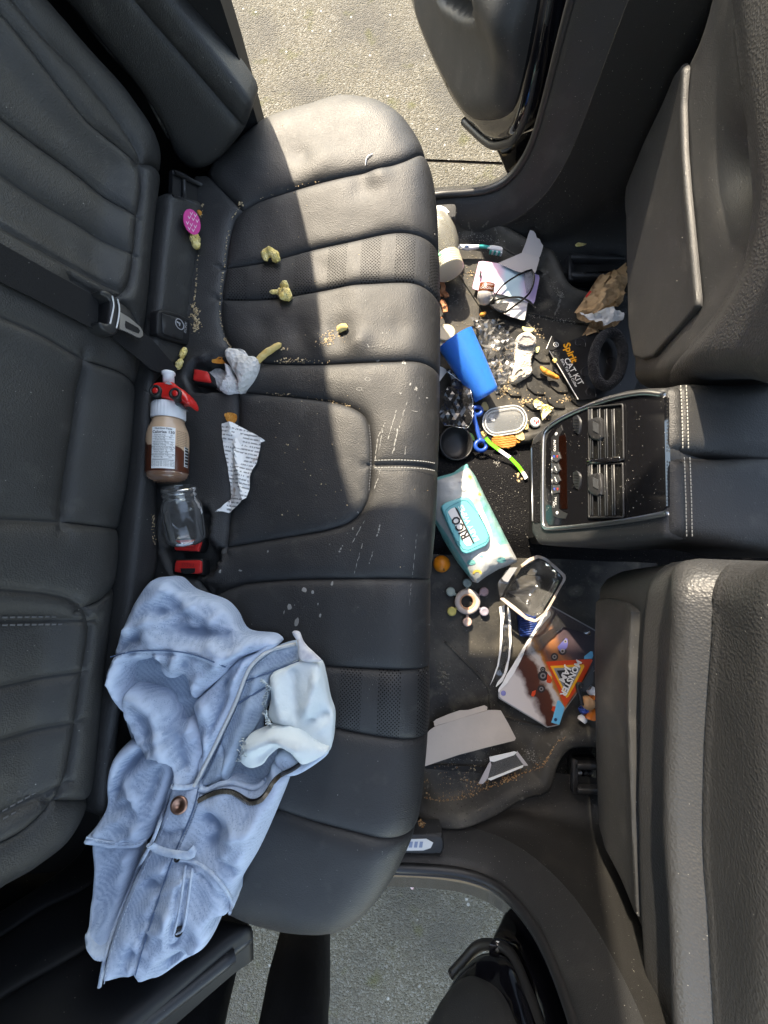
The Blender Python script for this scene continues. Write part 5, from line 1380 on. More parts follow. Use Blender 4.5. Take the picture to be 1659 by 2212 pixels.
crump('bag_base', Z1([(1290, 975), (1400, 950), (1540, 960), (1500, 1010), (1330, 1075), (1222, 1092)]), .466, kraft, bag, .018, 28, 5)
crump('red_print', Z1([(1255, 760), (1290, 715), (1305, 725), (1262, 775)]), .520, mat('red_print', (.5, .03, .02), .7), bag, .006, 30, 3, .004)
nap = mat('tissue', (.70, .68, .66), .95, .1, bump=('n', 260, .4, .002))
crump('napkin', Z1([(1203, 900), (1255, 912), (1330, 890), (1420, 878), (1480, 892), (1550, 908), (1550, 965), (1480, 975), (1405, 1005), (1335, 968), (1245, 950)]), .500, nap, None, .020, 30, 7, .004, smooth=True)
tag(bpy.data.objects['napkin'], 'crumpled white napkin lying on the brown paper bag', 'napkin')
# cat kit packet
ck = thing('costume_packet', 'black cardboard cat kit packet under the front seat', 'packet', loc=pt(1230, 790, .455))
ckm = mat('black_card', (.010, .010, .011), .45, .5, specks=.02); CKZ = .468
card('packet_card', Z1([(960, 1205), (1100, 1140), (1340, 1035), (1590, 930), (1700, 1400), (1640, 1560), (1195, 1610)]), CKZ, ckm, parent=ck, thick=.004)
v, f = tube(tl([(960, 1206), (1078, 1402), (1196, 1602)], CKZ+.0005), .0012, 5); mk('white_edge', v, f, paper_w, ck)
tg_ = card('hang_tag', Z1([(935, 1190), (980, 1085), (1088, 1150), (985, 1203)]), CKZ+.002, ckm, parent=ck, thick=.001)
v, f = tube(tl([(935, 1190), (980, 1086)], CKZ+.003), .0009, 5); mk('tag_edge', v, f, paper_w, tg_)
c = flat(CKZ+.0026).px(Z1([(1015, 1155)]))[0]
v, f = tube(np.array([[c[0]+.0062*math.cos(t), c[1]+.0062*math.sin(t), CKZ+.0026] for t in np.linspace(0, 6.283, 20, endpoint=False)]), .0008, 5, closed=True); mk('emblem', v, f, paper_w, tg_)
v, f = tube(np.array([[c[0]+.002, c[1]-.003, CKZ+.0026], [c[0]-.001, c[1], CKZ+.0026], [c[0]+.001, c[1]+.004, CKZ+.0026]]), .0009, 5); mk('emblem', v, f, paper_w, tg_)
def txt_dir(s, size, z, p, q, m, parent, flip=False, bold=0, xs=1):
    a, b = at_z([p], z)[0], at_z([q], z)[0]; d = b-a; ang = math.atan2(d[1], d[0])
    return text_parts(s, size, flat(z), ((a+b)/2)[:2], ang, m, 'lettering', parent, .0006, xs, bold)
orange_ink = mat('orange_print', (.75, .32, .02), .5)
txt_dir('Spirit', .026, CKZ+.0005, Z1([(1105, 1170)])[0], Z1([(1155, 1275)])[0], orange_ink, ck, bold=.03)
txt_dir('CAT KIT', .021, CKZ+.0005, Z1([(1112, 1300)])[0], Z1([(1200, 1450)])[0], paper_w, ck, bold=.01)
txt_dir('Ears, Tail and Collar', .010, CKZ+.0005, Z1([(1075, 1305)])[0], Z1([(1165, 1470)])[0], paper_w, ck, bold=.01)
sw = mat('swirl_print', (.035, .035, .04), .2)
for cx, cy, k in ((1205, 1145, 1), (1260, 1390, 1.3), (1290, 1550, 1.0), (1010, 1230, .6), (1460, 1300, 1)):
    P = [(cx+k*(8+t*7)*math.cos(t*1.0), cy+k*(8+t*7)*math.sin(t*1.0)) for t in np.linspace(0, 7, 40)]
    v, f = tube(tl(P, CKZ+.0008), .0011, 4); mk('swirl', v, f, sw, ck)
plush = mat('black_plush', (.014, .014, .017), .9, .2, bumps=[('n', 300, 1.0, .006), ('n', 60, .6, .01)], sheen=.12)
ring = [(1440+118*math.cos(t)-30*math.sin(t), 1275+215*math.sin(t)+20*math.cos(t)) for t in np.linspace(0, 6.283, 60, endpoint=False)]
v, f = tube(tl(ring, .495), .0125, 14, closed=True); v = v+.0012*np.stack([fbm(v, 160, 2, 1), fbm(v, 160, 2, 5), fbm(v, 160, 2, 9)], 1)
tag(mk('plush_collar', v, f, plush), 'fuzzy black plush ring lying on the cat kit packet', 'collar')
# snacks on the mat
puff('french_fry', tl([(885, 1332), (920, 1370), (975, 1400), (1040, 1432)], .472), [.0045, .0065, .0065, .005], orange_m, 'long orange fry beside the cat kit packet', 'fry', G_F, .1, seed=21)
puff('french_fry', tl([(392, 915), (415, 908), (445, 895)], .464), [.005, .0055, .0045], orange_m, 'short orange fry end above the plastic wrap', 'fry', G_F, .1, seed=22)
puff('corn_puff', tl([(1000, 1265), (1005, 1285), (1008, 1305)], .470), [.005, .006, .004], puff_m, 'pale corn puff half under the cat kit packet', 'snack', G_P, .1, seed=23)
chip('potato_chip', Z1([(1168, 345), (1200, 328), (1262, 332), (1240, 352), (1180, 362)]), puff_m, 'thin pale chip on the carpet by the seat rail', None, 0)
chip('potato_chip', Z1([(735, 1015), (770, 1022), (835, 1030), (800, 1062), (750, 1050)]), mat('greenish_chip', (.55, .55, .28), .6), 'pale greenish chip shard above the dirty sock', .458, 0)
chip('potato_chip', Z1([(838, 1190), (876, 1180), (862, 1225), (840, 1220)]), MATS['greenish_chip'], 'pale greenish chip shard tucked beside the dirty sock', .458, 0)
# dirty sock
ds_ = thing('sock', 'dirty beige ankle sock with a black swoosh on the floor mat', 'sock', 'socks', loc=pt(1130, 770, .455))
dsm = mat('dirty_knit', (.47, .41, .33), .95, .1, bumps=[('v', 170, .8, .004), ('n', 45, .5, .006)], var=(26, (.56, .53, .49)), dirt=(40, (.36, .24, .12), .58, .75))
sheet('sock_foot', Z1([(690, 1110), (715, 1075), (750, 1062), (805, 1070), (850, 1112), (848, 1160), (838, 1215), (810, 1290), (812, 1340), (820, 1388), (745, 1440), (668, 1476), (634, 1440), (640, 1370), (660, 1300), (680, 1200)]), flat(.462), dsm, ds_, lambda P: .006+.0035*crumple(P, 50, 1, 2), .008, .005, .006, .008, True)
v, f = tube(tl([(705, 1125), (740, 1085), (800, 1088), (845, 1125), (820, 1155), (760, 1165), (710, 1140)], .480), .0035, 8, closed=True); mk('cuff', v, f, mat('grey_knit', (.30, .28, .27), .95, .1, bump=('v', 240, .6, .003)), ds_)
card('opening', Z1([(710, 1122), (745, 1092), (800, 1095), (835, 1125), (800, 1150), (740, 1150)]), .4805, MATS['grey_knit'], parent=ds_, thick=.001, curve=True)
swp = [(675, 1412), (700, 1385), (722, 1362), (745, 1350), (742, 1362), (728, 1368), (722, 1378), (700, 1400)]
card('swoosh', Z1([(672, 1415), (685, 1385), (712, 1358), (738, 1348), (748, 1360), (742, 1372), (730, 1365), (716, 1372), (695, 1395)]), .4835, blk, parent=ds_, thick=.0008)
# plastic wrap

wrap_m = film('clear_film', (.85, .85, .85), .035, .10)
o = crump('plastic_wrap', Z1([(305, 945), (420, 958), (520, 990), (610, 1045), (685, 1155), (672, 1280), (640, 1400), (575, 1500), (525, 1570), (480, 1420), (450, 1280), (330, 1060)]), .458, wrap_m, None, .030, 22, 11, .009, .0003)
tag(o, 'crumpled clear plastic wrap between the blue cup and the dirty sock', 'plastic wrap')
# beige lid disc
tl_ = thing('jar_lid', 'round beige lid half under the seat above the blue cup', 'lid', 'lids', loc=pt(965, 715, .455))
c = tl([(115, 1055)], .47)[0]; lm = mat('beige_plastic', (.46, .40, .28), .45)
v, f = lathe([(-.006, .0235), (0, .0240), (.0015, .0232), (.0010, .0195), (.0010, .001)], c, (-.15, .1, 1), 36); mk('lid', v, f, lm, tl_)
v, f = lathe([(-.006, .0235), (0, .0240), (.0015, .0232), (.0010, .0195), (.0010, .001)], tl([(75, 1135)], .463)[0], (.1, .15, 1), 36); o = mk('jar_lid', v, f, lm); tag(o, 'second beige lid lying under the first by the seat edge', 'lid', 'lids')
# blue cup
def blue_mat():
    m = mat('blue_plastic', (.02, .20, .70), .32, .5, sss=.6, bump=('n', 40, .03, .004)); return m
bl_m = blue_mat()
ra, rb = tl([(192, 1104)], .530)[0], tl([(445, 1575)], .497)[0]; d = rb-ra; l = np.linalg.norm(d)
pr = [(0, .0445), (l*.5, .0395), (l*.93, .0335), (l*.97, .0325), (l, .029), (l+.001, .004)]
pri = [(l-.003, .004), (l-.003, .028), (l*.9, .0318), (.0, .0428)]
v, f = lathe(pr+pri[::1]+[(0, .0445)], ra, d, 44, cap=False); tag(mk('cup', v, f, bl_m), 'bright blue plastic cup lying on its side', 'cup')
card('paper_scrap', Z1([(22, 1470), (60, 1330), (100, 1345), (130, 1370), (90, 1420), (50, 1475)]), .475, paper_w, 'white paper scrap between the blue cup and the seat', 'paper')
# black foil wrapper with silver edge
foil = mat('black_foil', (.018, .018, .019), .16, .9, metal=.3)
wr_ = thing('foil_wrapper', 'crumpled black foil wrapper with bright torn edges below the blue cup', 'wrapper', loc=pt(985, 880, .46))
wpx = Z2([(160, 440), (225, 475), (290, 515), (355, 560), (410, 610), (425, 720), (455, 770), (445, 880), (430, 1000), (385, 1060), (300, 1045), (210, 1040), (120, 1055), (80, 990), (75, 905), (130, 800), (115, 770), (140, 690), (165, 640), (215, 595), (200, 540), (165, 480)])
crump('foil', wpx, .505, foil, wr_, .026, 20, 14, .010, .0006)
E = smooth_line(flat(.518).px(wpx[:12]+[wpx[12]]), .006); v, f = tube(np.column_stack([E, .508+np.abs(crumple(E, 20, .026, 14))]), .0008, 5); mk('torn_edge', v, f, mat('silver_foil', (.75, .75, .76), .25, metal=1), wr_)
# blue spoon handle with rings
sp_ = thing('measuring_spoon', 'dark blue plastic spoon with ring handle under the foil wrapper', 'spoon', loc=pt(1035, 930, .46))
bm2 = mat('deep_blue_plastic', (.008, .06, .30), .35, .5)
hp = lambda pts, z: at_z(Z2(pts), z)
v, f = tube(smooth_line(hp([(470, 900), (465, 960), (490, 1060), (515, 1150), (530, 1200)], .490), .005), [.0055]*len(smooth_line(hp([(470, 900), (465, 960), (490, 1060), (515, 1150), (530, 1200)], .490), .005)), 10, ratio=.7); mk('handle', v, f, bm2, sp_)
for cx, cy, r in ((535, 1258, 60), (495, 880, 48)):
    v, f = tube(hp([(cx+r*math.cos(t), cy+r*.9*math.sin(t)) for t in np.linspace(0, 6.283, 32, endpoint=False)], .488), .0052, 10, closed=True, ratio=1.1); mk('ring', v, f, bm2, sp_)
# black bowl
v, f = lathe([(0, .022), (.004, .034), (.016, .041), (.034, .0425), (.040, .041), (.036, .038), (.012, .034), (.006, .02), (.006, .002)], hp([(215, 1260)], .462)[0], (.15, -.1, 1), 36)
tag(mk('black_bowl', v, f, plastic_clean), 'black round bowl beside the wipes, half under the seat', 'bowl')
# oval lid
ov = thing('oval_lid', 'oval see-through plastic lid lying over the chips', 'lid', 'lids', loc=pt(1090, 910, .46))
lidm = film('frosted_lid', (.75, .78, .78), .16, .15)
def stadium(cx, cy, a, r, ang, n=14):
    P = []
    for s in (1, -1):
        for t in np.linspace(-math.pi/2, math.pi/2, n):
            P.append((s*(a-r)+s*r*math.cos(t), s*r*math.sin(t)))
    c_, s_ = math.cos(ang), math.sin(ang)
    return [(cx+x*c_-y*s_, cy+x*s_+y*c_) for x, y in P]
card('lid_plate', Z2(stadium(795, 985, 240, 150, math.radians(-9))), .470, lidm, parent=ov, thick=.0015, dome=.004, step=.006)
for k, (a, r, h) in enumerate(((242, 152, .0035), (212, 122, .0060))):
    v, f = tube(hp(stadium(795, 985, a, r, math.radians(-9)), .470+h), .0016, 8, closed=True); mk('lid_rim', v, f, mat('milky_rim', (.75, .77, .78), .25, .5, trans=.3) if 'milky_rim' not in MATS else MATS['milky_rim'], ov)
card('emblem', Z2([(640, 955), (665, 968), (690, 945), (690, 990), (645, 990)]), .4755, paper_w, parent=ov, thick=.0004)
# chips
chip('ridged_chip', Z2([(640, 1215), (665, 1165), (730, 1150), (800, 1160), (870, 1150), (905, 1180), (912, 1225), (890, 1270), (820, 1290), (740, 1280), (680, 1250)]), brown_m, 'large ridged brown chip below the oval lid', .472, 1100, math.radians(100), .004, curl=.002)
chip('cracker', Z2([(905, 1110), (960, 1090), (985, 1110), (1000, 1190), (960, 1202), (910, 1170)]), tan_m, 'tan ridged cracker tucked below the oval lid', .466, 1400, 0)
chip('cracker', Z2([(990, 1030), (1030, 1015), (1046, 1070), (1000, 1085)]), tan_m, 'tan ridged cracker corner at the lid end by the bottle cap', .466, 1400, 0)
chip('cracker', Z2([(540, 810), (580, 785), (612, 840), (605, 880), (545, 870)]), tan_m, 'tan ridged chip between the blue cup and the oval lid', .462, 1400, math.pi/2)
chip('cracker', Z2([(530, 1115), (570, 1105), (592, 1145), (560, 1160)]), tan_m, 'small tan chip beside the blue spoon ring', .458, 1400, math.pi/2)
chip('cracker', Z2([(915, 1190), (950, 1180), (965, 1215), (930, 1232)]), orange_m, 'small orange chip at the end of the brown ridged chip', .462, 0)
# bottle cap
c = hp([(1122, 1008)], .462)[0]
cp = thing('bottle_cap', 'white bottle cap with a red emblem by the console', 'bottle cap', loc=tuple(c))
v, f = lathe([(0, .0135), (.004, .013), (.0065, .0115), (.007, .004)], c, (.2, 0, 1), 42); mk('cap', v, f, white_pl, cp)
rp_ = mat('red_ink', (.5, .02, .02), .5)
for k in range(3):
    q = c+np.array([(k-1)*.0045+.001, .002*(-1)**k, .0078]); v, f = rbox(q, (.0018, 0, 0), (0, .0032, 0), (0, 0, .0004), .3); mk('emblem', v, f, rp_, cp)
# yellow wrapper
ym = mat('yellow_film', (.75, .58, .10), .2, .7, alpha=.65, var=(60, (.8, .8, .75)))
o = crump('candy_wrapper', Z2([(1095, 800), (1110, 765), (1145, 752), (1210, 800), (1260, 815), (1320, 850), (1275, 905), (1235, 945), (1200, 990), (1185, 890), (1110, 855)]), .462, ym, None, .022, 45, 4, .004, .0004)
tag(o, 'yellow clear candy wrapper at the console corner', 'wrapper')
# green and white ribbon straw
gr = thing('striped_ribbon', 'bright green and white folded plastic strip by the console', 'strip', loc=pt(1090, 980, .455))
grn = mat('bright_green', (.12, .60, .03), .35); wl_ = white_pl
zc_ = .500
segs = [([(585, 1170), (630, 1225), (680, 1265), (735, 1305)], grn), ([(735, 1305), (790, 1345), (850, 1385)], wl_), ([(850, 1385), (905, 1440), (950, 1490), (985, 1540)], grn), ([(985, 1540), (1010, 1575), (1030, 1615)], wl_)]
for l, m_ in segs:
    for dx in (-7, 7):
        P3 = smooth_line(hp([(a+dx, b-dx*.7) for a, b in l], zc_), .004); v, f = tube(P3, .0030, 8, ratio=.35); mk('strip', v, f, m_, gr)
card('strip_end', Z2([(388, 1150), (415, 1105), (460, 1150), (470, 1200), (400, 1210)]), .475, mat('leaf_green', (.10, .30, .05), .4), parent=gr, thick=.001, bend=lambda P: crumple(P, 40, .004, 1))
# brown peel shreds by the seat edge
pm = mat('brown_peel', (.26, .09, .035), .6, .3, var=(60, (.45, .20, .10)), bump=('n', 120, .4, .003))
for i, l in enumerate(([(80, 640), (95, 690), (75, 760)], [(90, 720), (120, 750), (125, 770)], [(75, 790), (105, 830), (115, 890)], [(70, 930), (80, 940)])):
    P3 = smooth_line(tl(l, .470+.004*i), .004); v, f = tube(P3, .0065 if i < 3 else .003, 8, ratio=.25); v = v+.002*np.stack([fbm(v, 90, 2, i), fbm(v, 90, 2, i+3), fbm(v, 90, 2, i+6)], 1)
    tag(mk('dried_peel', v, f, pm), ['reddish brown peel shred nearest the feeding bottle cap', 'short brown peel shred in the middle by the seat edge', 'long brown peel shred above the beige lid', 'tiny brown peel bit touching the beige lid'][i], 'peel', 'peel shreds by the seat edge')

# wipes pack -----------------------------------------------------------
WZ = .545
wp = thing('wipes_pack', 'pack of baby wipes with a teal flip lid, lying on the floor hump', 'wipes pack', loc=pt(1035, 1130, .49))
film_w = mat('white_pack_film', (.42, .43, .42), .35, .5, bumps=[('n', 40, .4, .008)], var=(35, (.36, .38, .38)))
film_t = mat('teal_pack_film', (.10, .34, .33), .35, .5, bumps=[('n', 40, .4, .008)], var=(30, (.16, .42, .40)))
film_p = mat('pale_teal_film', (.11, .34, .32), .35, .5, bumps=[('n', 40, .4, .008)], var=(24, (.26, .42, .39)))
w_out = Z3([(40, 352), (120, 325), (250, 290), (360, 210), (408, 188), (425, 235), (470, 290), (500, 335), (600, 545), (700, 740), (830, 1000), (955, 1240), (960, 1285), (900, 1310), (760, 1360), (620, 1440), (515, 1520), (480, 1480), (330, 1290), (200, 1080), (60, 830), (20, 600)])
w_seams = [Z3([(30, 395), (200, 345), (330, 290), (430, 240), (480, 300)]), Z3([(430, 240), (445, 340), (490, 480), (520, 640), (590, 820), (640, 960), (640, 1100), (720, 1180), (870, 1360)]), Z3([(640, 1020), (720, 1100), (850, 1080), (900, 1060)]),
           Z3([(480, 1470), (560, 1420), (700, 1340), (850, 1290), (970, 1240)]), Z3([(20, 760), (120, 900), (260, 1120), (390, 1320), (470, 1480), (530, 1540)]), Z3([(640, 1150), (760, 1120), (860, 1090)]), Z3([(550, 640), (640, 600), (700, 640)])]
fw = flat(WZ-.03)
top_t = smooth_line(fw.px(w_out), .01, True)
def w_lift(P, ds, do):
    h = .034*(1-np.exp(-do/.014))+.006*crumple(P, 26, 1, 5)*np.clip(do/.02, 0, 1)
    return fw.to3(P, h)
def w_m(c):
    d0 = [np.linalg.norm(c-fw.px(Z3([p]))[0]) for p in ((250, 300), (600, 700), (740, 950), (780, 1180), (700, 1390), (180, 1080), (300, 800))]
    k = int(np.argmin(d0)); return ('pack_film', [film_t, film_p, film_t, film_w, film_t, film_t, film_w][k])
quilt(w_out, w_seams, lambda px: flat(WZ-.012).px(px), w_lift, w_m, 'w', wp, step=.006, skirt=(0, 0, -.035), offs=(), curve=False, rim=(.003, .009))
lid_t = mat('teal_lid', (.10, .38, .41), .35, .5)
lidpx = Z3([(105, 690), (115, 655), (150, 632), (330, 570), (390, 572), (430, 595), (470, 660), (560, 830), (640, 1000), (632, 1060), (590, 1110), (420, 1185), (370, 1195), (330, 1170), (270, 1070), (170, 850)])
ld = card('flip_lid', lidpx, WZ+.016, lid_t, parent=wp, thick=.012, rollr=.004, step=.007)
card('label_panel', Z3([(176, 735), (190, 710), (245, 684), (262, 690), (452, 1085), (400, 1112), (370, 1100)]), WZ+.0175, paper_w, parent=ld, thick=.001)
card('label_stripe', Z3([(250, 682), (268, 675), (468, 1082), (452, 1090)]), WZ+.0182, blk, parent=ld, thick=.001)
txt_dir('RICO', .026, WZ+.0180, Z3([(352, 975)])[0], Z3([(272, 835)])[0], blk, ld, bold=.03, xs=.85)
pale = mat('pale_print', (.45, .65, .66), .5)
txt_dir('BABY WIPES', .016, WZ+.0048+.012, Z3([(462, 980)])[0], Z3([(345, 735)])[0], pale, ld, bold=.015)
v, f = tube(at_z(Z3([(150, 835), (175, 820), (160, 770), (150, 720), (190, 680), (340, 605), (390, 615), (495, 735)]), WZ+.0165), .0008, 4); mk('lid_line', v, f, mat('teal_shade', (.05, .25, .28), .5), ld)
v, f = tube(at_z(Z3([(510, 760), (560, 850), (600, 930), (620, 1010), (590, 1060), (400, 1150), (340, 1140), (290, 1060), (255, 1065)]), WZ+.0165), .0008, 4); mk('lid_line', v, f, MATS['teal_shade'], ld)
stm = mat('gold_print', (.62, .46, .10), .5)
BV2 = build_bvh(lambda o: o.parent is not None and (o.parent == wp))
def hit2(u, v, bv):
    d = ray(u, v); d = d/np.linalg.norm(d); r = bv.ray_cast(Vector(CP), Vector(d))
    return (np.array(r[0])-d*.0012) if r[0] is not None else None
for cx, cy, r, n_, m_ in ((415, 352, 46, 9, stm), (525, 540, 30, 8, stm), (512, 448, 22, 8, stm), (495, 1405, 52, 0, stm), (430, 1285, 48, 1, film_t), (542, 1217, 20, 1, film_t), (760, 1260, 50, 1, film_t), (305, 410, 28, 4, MATS['grey_print']), (350, 492, 30, 1, MATS['grey_print'])):
    pts = []
    if n_ > 1:
        for i in range(n_*2):
            t = math.pi*i/n_; rr = r if i % 2 == 0 else r*.3; pts.append((cx+rr*math.cos(t), cy+rr*math.sin(t)))
    elif n_ == 1: pts = [(cx+r*(1+.12*math.sin(5*t))*math.cos(t), cy+r*.6*math.sin(t)) for t in np.linspace(0, 6.283, 18, endpoint=False)]
    else: pts = [(cx+r*math.cos(t), cy+r*.8*math.sin(t)) for t in np.linspace(-3.3, .3, 12)]+[(cx+r*.6*math.cos(t), cy+8+r*.45*math.sin(t)) for t in np.linspace(.2, -3.2, 12)]
    H = [hit2(*p, BV2) for p in Z3(pts)]
    cc_ = hit2(*Z3([(cx, cy)])[0], BV2)
    if any(h is None for h in H) or cc_ is None: continue
    if n_ == 0: mk('print_mark', H, [[i, i+1, 22-i, 23-i] for i in range(11)], m_, wp, smooth=False)
    else: mk('print_mark', [cc_]+H, [[0, i+1, (i+1) % len(H)+1] for i in range(len(H))], m_, wp, smooth=False)

# orange ball
ob = thing('orange_ball', 'small orange ball on the floor beside the wipes pack', 'ball', loc=pt(954, 1218, .452))
c = pt(954, 1218, .470)
prs = [(.0205*math.sin(t), .0205*math.cos(t)) for t in np.linspace(-1.55, 1.55, 18)]
v, f = lathe(prs, c, (0, 0, 1), 28); mk('ball', v, f, mat('orange_rubber', (.62, .20, .012), .42, .5, bump=('n', 60, .1, .002), var=(30, (.56, .16, .01))), ob)
v, f = rbox(c+np.array([.003, -.011, .0172]), (.0008, 0, 0), (0, .005, -.003), (0, .0003, .0008), .3); mk('seam_mark', v, f, plastic_dark, ob)
# teether ring
te = thing('teether_ring', 'beige teether ring with six pastel discs on the floor', 'teether', loc=pt(1009, 1299, .45))
tz = .462
cc = [(420, 480)]
hp4 = lambda pts, z: at_z(Z4(pts), z)
v, f = tube(hp4([(422+88*math.cos(t), 484+88*math.sin(t)) for t in np.linspace(0, 6.283, 40, endpoint=False)], tz), .0068, 12, closed=True, ratio=.9); mk('silicone_ring', v, f, mat('beige_silicone', (.42, .36, .33), .6), te)
v, f = tube(hp4([(418+66*math.cos(t), 484+66*math.sin(t)) for t in np.linspace(0, 6.283, 40, endpoint=False)], tz), .0042, 10, closed=True); mk('wooden_ring', v, f, mat('ring_wood', (.38, .20, .12), .55, bump=('n', 90, .3, .002), var=(60, (.46, .28, .18))), te)
for (x, y), cl in zip(((418, 320), (565, 398), (567, 570), (420, 660), (285, 570), (275, 397)), ((.24, .30, .28), (.36, .24, .25), (.24, .22, .27), (.48, .34, .29), (.46, .40, .12), (.26, .31, .28))):
    mm = mat('pastel_silicone', cl, .6); c = hp4([(x, y)], tz)[0]; ci = hp4([(420+(x-420)*.68, 483+(y-483)*.68)], tz)[0]
    v, f = lathe([(-.004, .0085), (-.002, .0108), (.002, .0108), (.004, .009), (.0042, .006), (.0036, .005), (.0036, .001)], c, (0, 0, 1), 24); dk = mk('disc', v, f, mm, te)
    v, f = tube(np.array([ci, c]), .0034, 8); mk('stalk', v, f, mm, dk)
# clear blister tray
bt_ = thing('blister_tray', 'torn clear plastic blister tray with cardboard rim', 'tray', loc=pt(1150, 1265, .46))
rimpx = [(885, 165), (960, 105), (1040, 76), (1110, 105), (1200, 180), (1275, 250), (1282, 285), (1215, 400), (1150, 520), (1090, 610), (1010, 667), (930, 640), (820, 555), (700, 455)]
clr = film('blister_clear', (.9, .9, .9), .02, .05)
in_px = Z4([(900, 180), (1040, 115), (1110, 145), (1235, 260), (1240, 290), (1060, 590), (1005, 615), (930, 590), (740, 450), (800, 330)])
def bl_h(P):
    o = smooth_line(flat(.53).px(in_px), .01, True); d = dist_line(P, o, True)
    return -.045*sst(d/.025)+.004*np.sin(P[:, 1]*180)*(d > .02)
sheet('clear_tray', in_px, flat(.530), clr, bt_, bl_h, .0008, .006)
torn = mat('torn_card_edge', (.50, .44, .40), .85, .2, bump=('n', 160, .5, .003), var=(40, (.36, .27, .20)))
a_ = np.array(rimpx, float); ctr = a_.mean(0); inn_ = ctr+(a_-ctr)*.90
inn_ = inn_+np.random.uniform(-5, 5, inn_.shape)
sheet('cardboard_rim', Z4([tuple(p) for p in a_]+[tuple(p) for p in inn_[::-1]]), flat(.532), torn, bt_, None, .0012, .008)
card('side_film', Z4([(860, 180), (700, 455), (680, 330), (760, 210)]), .520, clr, parent=bt_, thick=.0006, bend=lambda P: crumple(P, 30, .01, 2))
card('film_label', Z4([(790, 190), (860, 182), (770, 320), (715, 290)]), .5305, film('dull_film', (.45, .45, .46), .5, .4), parent=bt_, thick=.0005)
v, f = tube(hp4([(848+26*math.cos(t), 362+30*math.sin(t)) for t in np.linspace(0, 6.283, 20, endpoint=False)], .4905), .0009, 5, closed=True); mk('moulded_mark', v, f, clr, bt_)
# torn strips
ts = thing('torn_strip', 'two torn white edged plastic strips on the dark mat', 'packaging', loc=pt(1090, 1390, .455))
sheet('strip', Z4([(695, 530), (745, 515), (742, 600), (728, 720), (722, 830), (712, 940), (690, 1050), (650, 1150), (618, 1215), (640, 1160), (680, 1040), (700, 900), (706, 760), (708, 640)]), flat(.470), paper_w, ts, lambda P: crumple(P, 30, .003, 1), .001, .006)
sheet('strip', Z4([(770, 520), (795, 580), (800, 700), (806, 830), (790, 960), (770, 1080), (725, 1180), (665, 1232), (680, 1190), (735, 1120), (772, 985), (786, 850), (780, 700)]), flat(.472), paper_w, ts, lambda P: crumple(P, 30, .003, 2), .001, .006)
sheet('strip_film', Z4([(745, 515), (770, 520), (780, 700), (786, 850), (772, 985), (735, 1120), (680, 1190), (660, 1150), (712, 940), (728, 720)]), flat(.468), clr, ts, lambda P: crumple(P, 40, .005, 3), .0005, .007)
# blue ridged comb block
bc_ = thing('ridged_block', 'dark blue ridged plastic piece under the clear tray', 'plastic piece', loc=pt(1140, 1345, .455))
nb_ = mat('navy_plastic', (.010, .035, .16), .4)
card('block', Z4([(868, 600), (1010, 560), (1030, 690), (985, 780), (885, 795)]), .470, nb_, parent=bc_, thick=.010)
for i in range(9):
    y = 618+i*20; p, q = hp4([(872+i*1.5, y), (1018-i*2, y-20)], .472); v, f = tube(np.array([p, q]), .0022, 6); mk('ridge', v, f, nb_, bc_)

# toy truck card --------------------------------------------------------
TZ = .476
tr = thing('toy_truck_card', 'toy monster truck backing card with orange triangle logo', 'card', loc=pt(1180, 1440, .455))
def art():
    m = mat('printed_art', (.2, .1, .05), .35, .5, coat=.3); nt = m.node_tree; N = nt.nodes; L = nt.links; b = N['Principled BSDF']
    tc = N.new('ShaderNodeTexCoord'); mp = N.new('ShaderNodeMapping'); mp.inputs['Rotation'].default_value = (0, 0, math.radians(-28)); L.new(tc.outputs['Object'], mp.inputs[0])
    sp = N.new('ShaderNodeSeparateXYZ'); L.new(mp.outputs[0], sp.inputs[0])
    n = N.new('ShaderNodeTexNoise'); n.inputs['Scale'].default_value = 30; n.inputs['Detail'].default_value = 5; L.new(tc.outputs['Object'], n.inputs[0])
    q = N.new('ShaderNodeMath'); q.operation = 'MULTIPLY_ADD'; L.new(n.outputs['Fac'], q.inputs[0]); q.inputs[1].default_value = .045; L.new(sp.outputs['X'], q.inputs[2])
    mr = N.new('ShaderNodeMapRange'); mr.inputs[1].default_value = -.055; mr.inputs[2].default_value = .115; L.new(q.outputs[0], mr.inputs[0])
    r = N.new('ShaderNodeValToRGB'); L.new(mr.outputs[0], r.inputs[0]); e = r.color_ramp.elements
    e[0].color = (.55, .50, .48, 1); e[1].color = (.035, .028, .035, 1)
    for p, c in ((.10, (.06, .02, .015, 1)), (.26, (.09, .03, .018, 1)), (.32, (.50, .44, .40, 1)), (.38, (.48, .44, .42, 1)), (.42, (.42, .17, .04, 1)), (.46, (.24, .08, .03, 1)), (.55, (.12, .06, .05, 1)), (.66, (.30, .12, .05, 1)), (.78, (.07, .045, .05, 1))):
        x = e.new(p); x.color = c
    L.new(r.outputs[0], b.inputs['Base Color']); return m
am = art(); edge_m = mat('grey_card_edge', (.22, .23, .24), .5)
cpx = Z4([(1150, 515), (1510, 715), (1620, 780), (1560, 1050), (1450, 1180), (1395, 1260), (1262, 1440), (1222, 1560), (1115, 1582), (1060, 1548), (690, 1325), (690, 1275), (880, 930), (1090, 590)])
card('backing', cpx, TZ, edge_m, parent=tr, thick=.003)
a_ = np.array(cpx); ctr = a_.mean(0); ap = ctr+(a_-ctr)*.978
pa = card('artwork', [tuple(p) for p in ap], TZ+.0012, am, parent=tr, thick=.0008)
def deco(name, pts, m, h, parent): return card(name, Z4(pts), TZ+h, m, parent=parent, thick=.0005)
redi = mat('logo_red', (.58, .06, .02), .35); ori = mat('logo_yellow', (.80, .40, .03), .35); gry = mat('logo_grey', (.22, .22, .23), .4); cya = mat('logo_blue', (.10, .42, .65), .35)
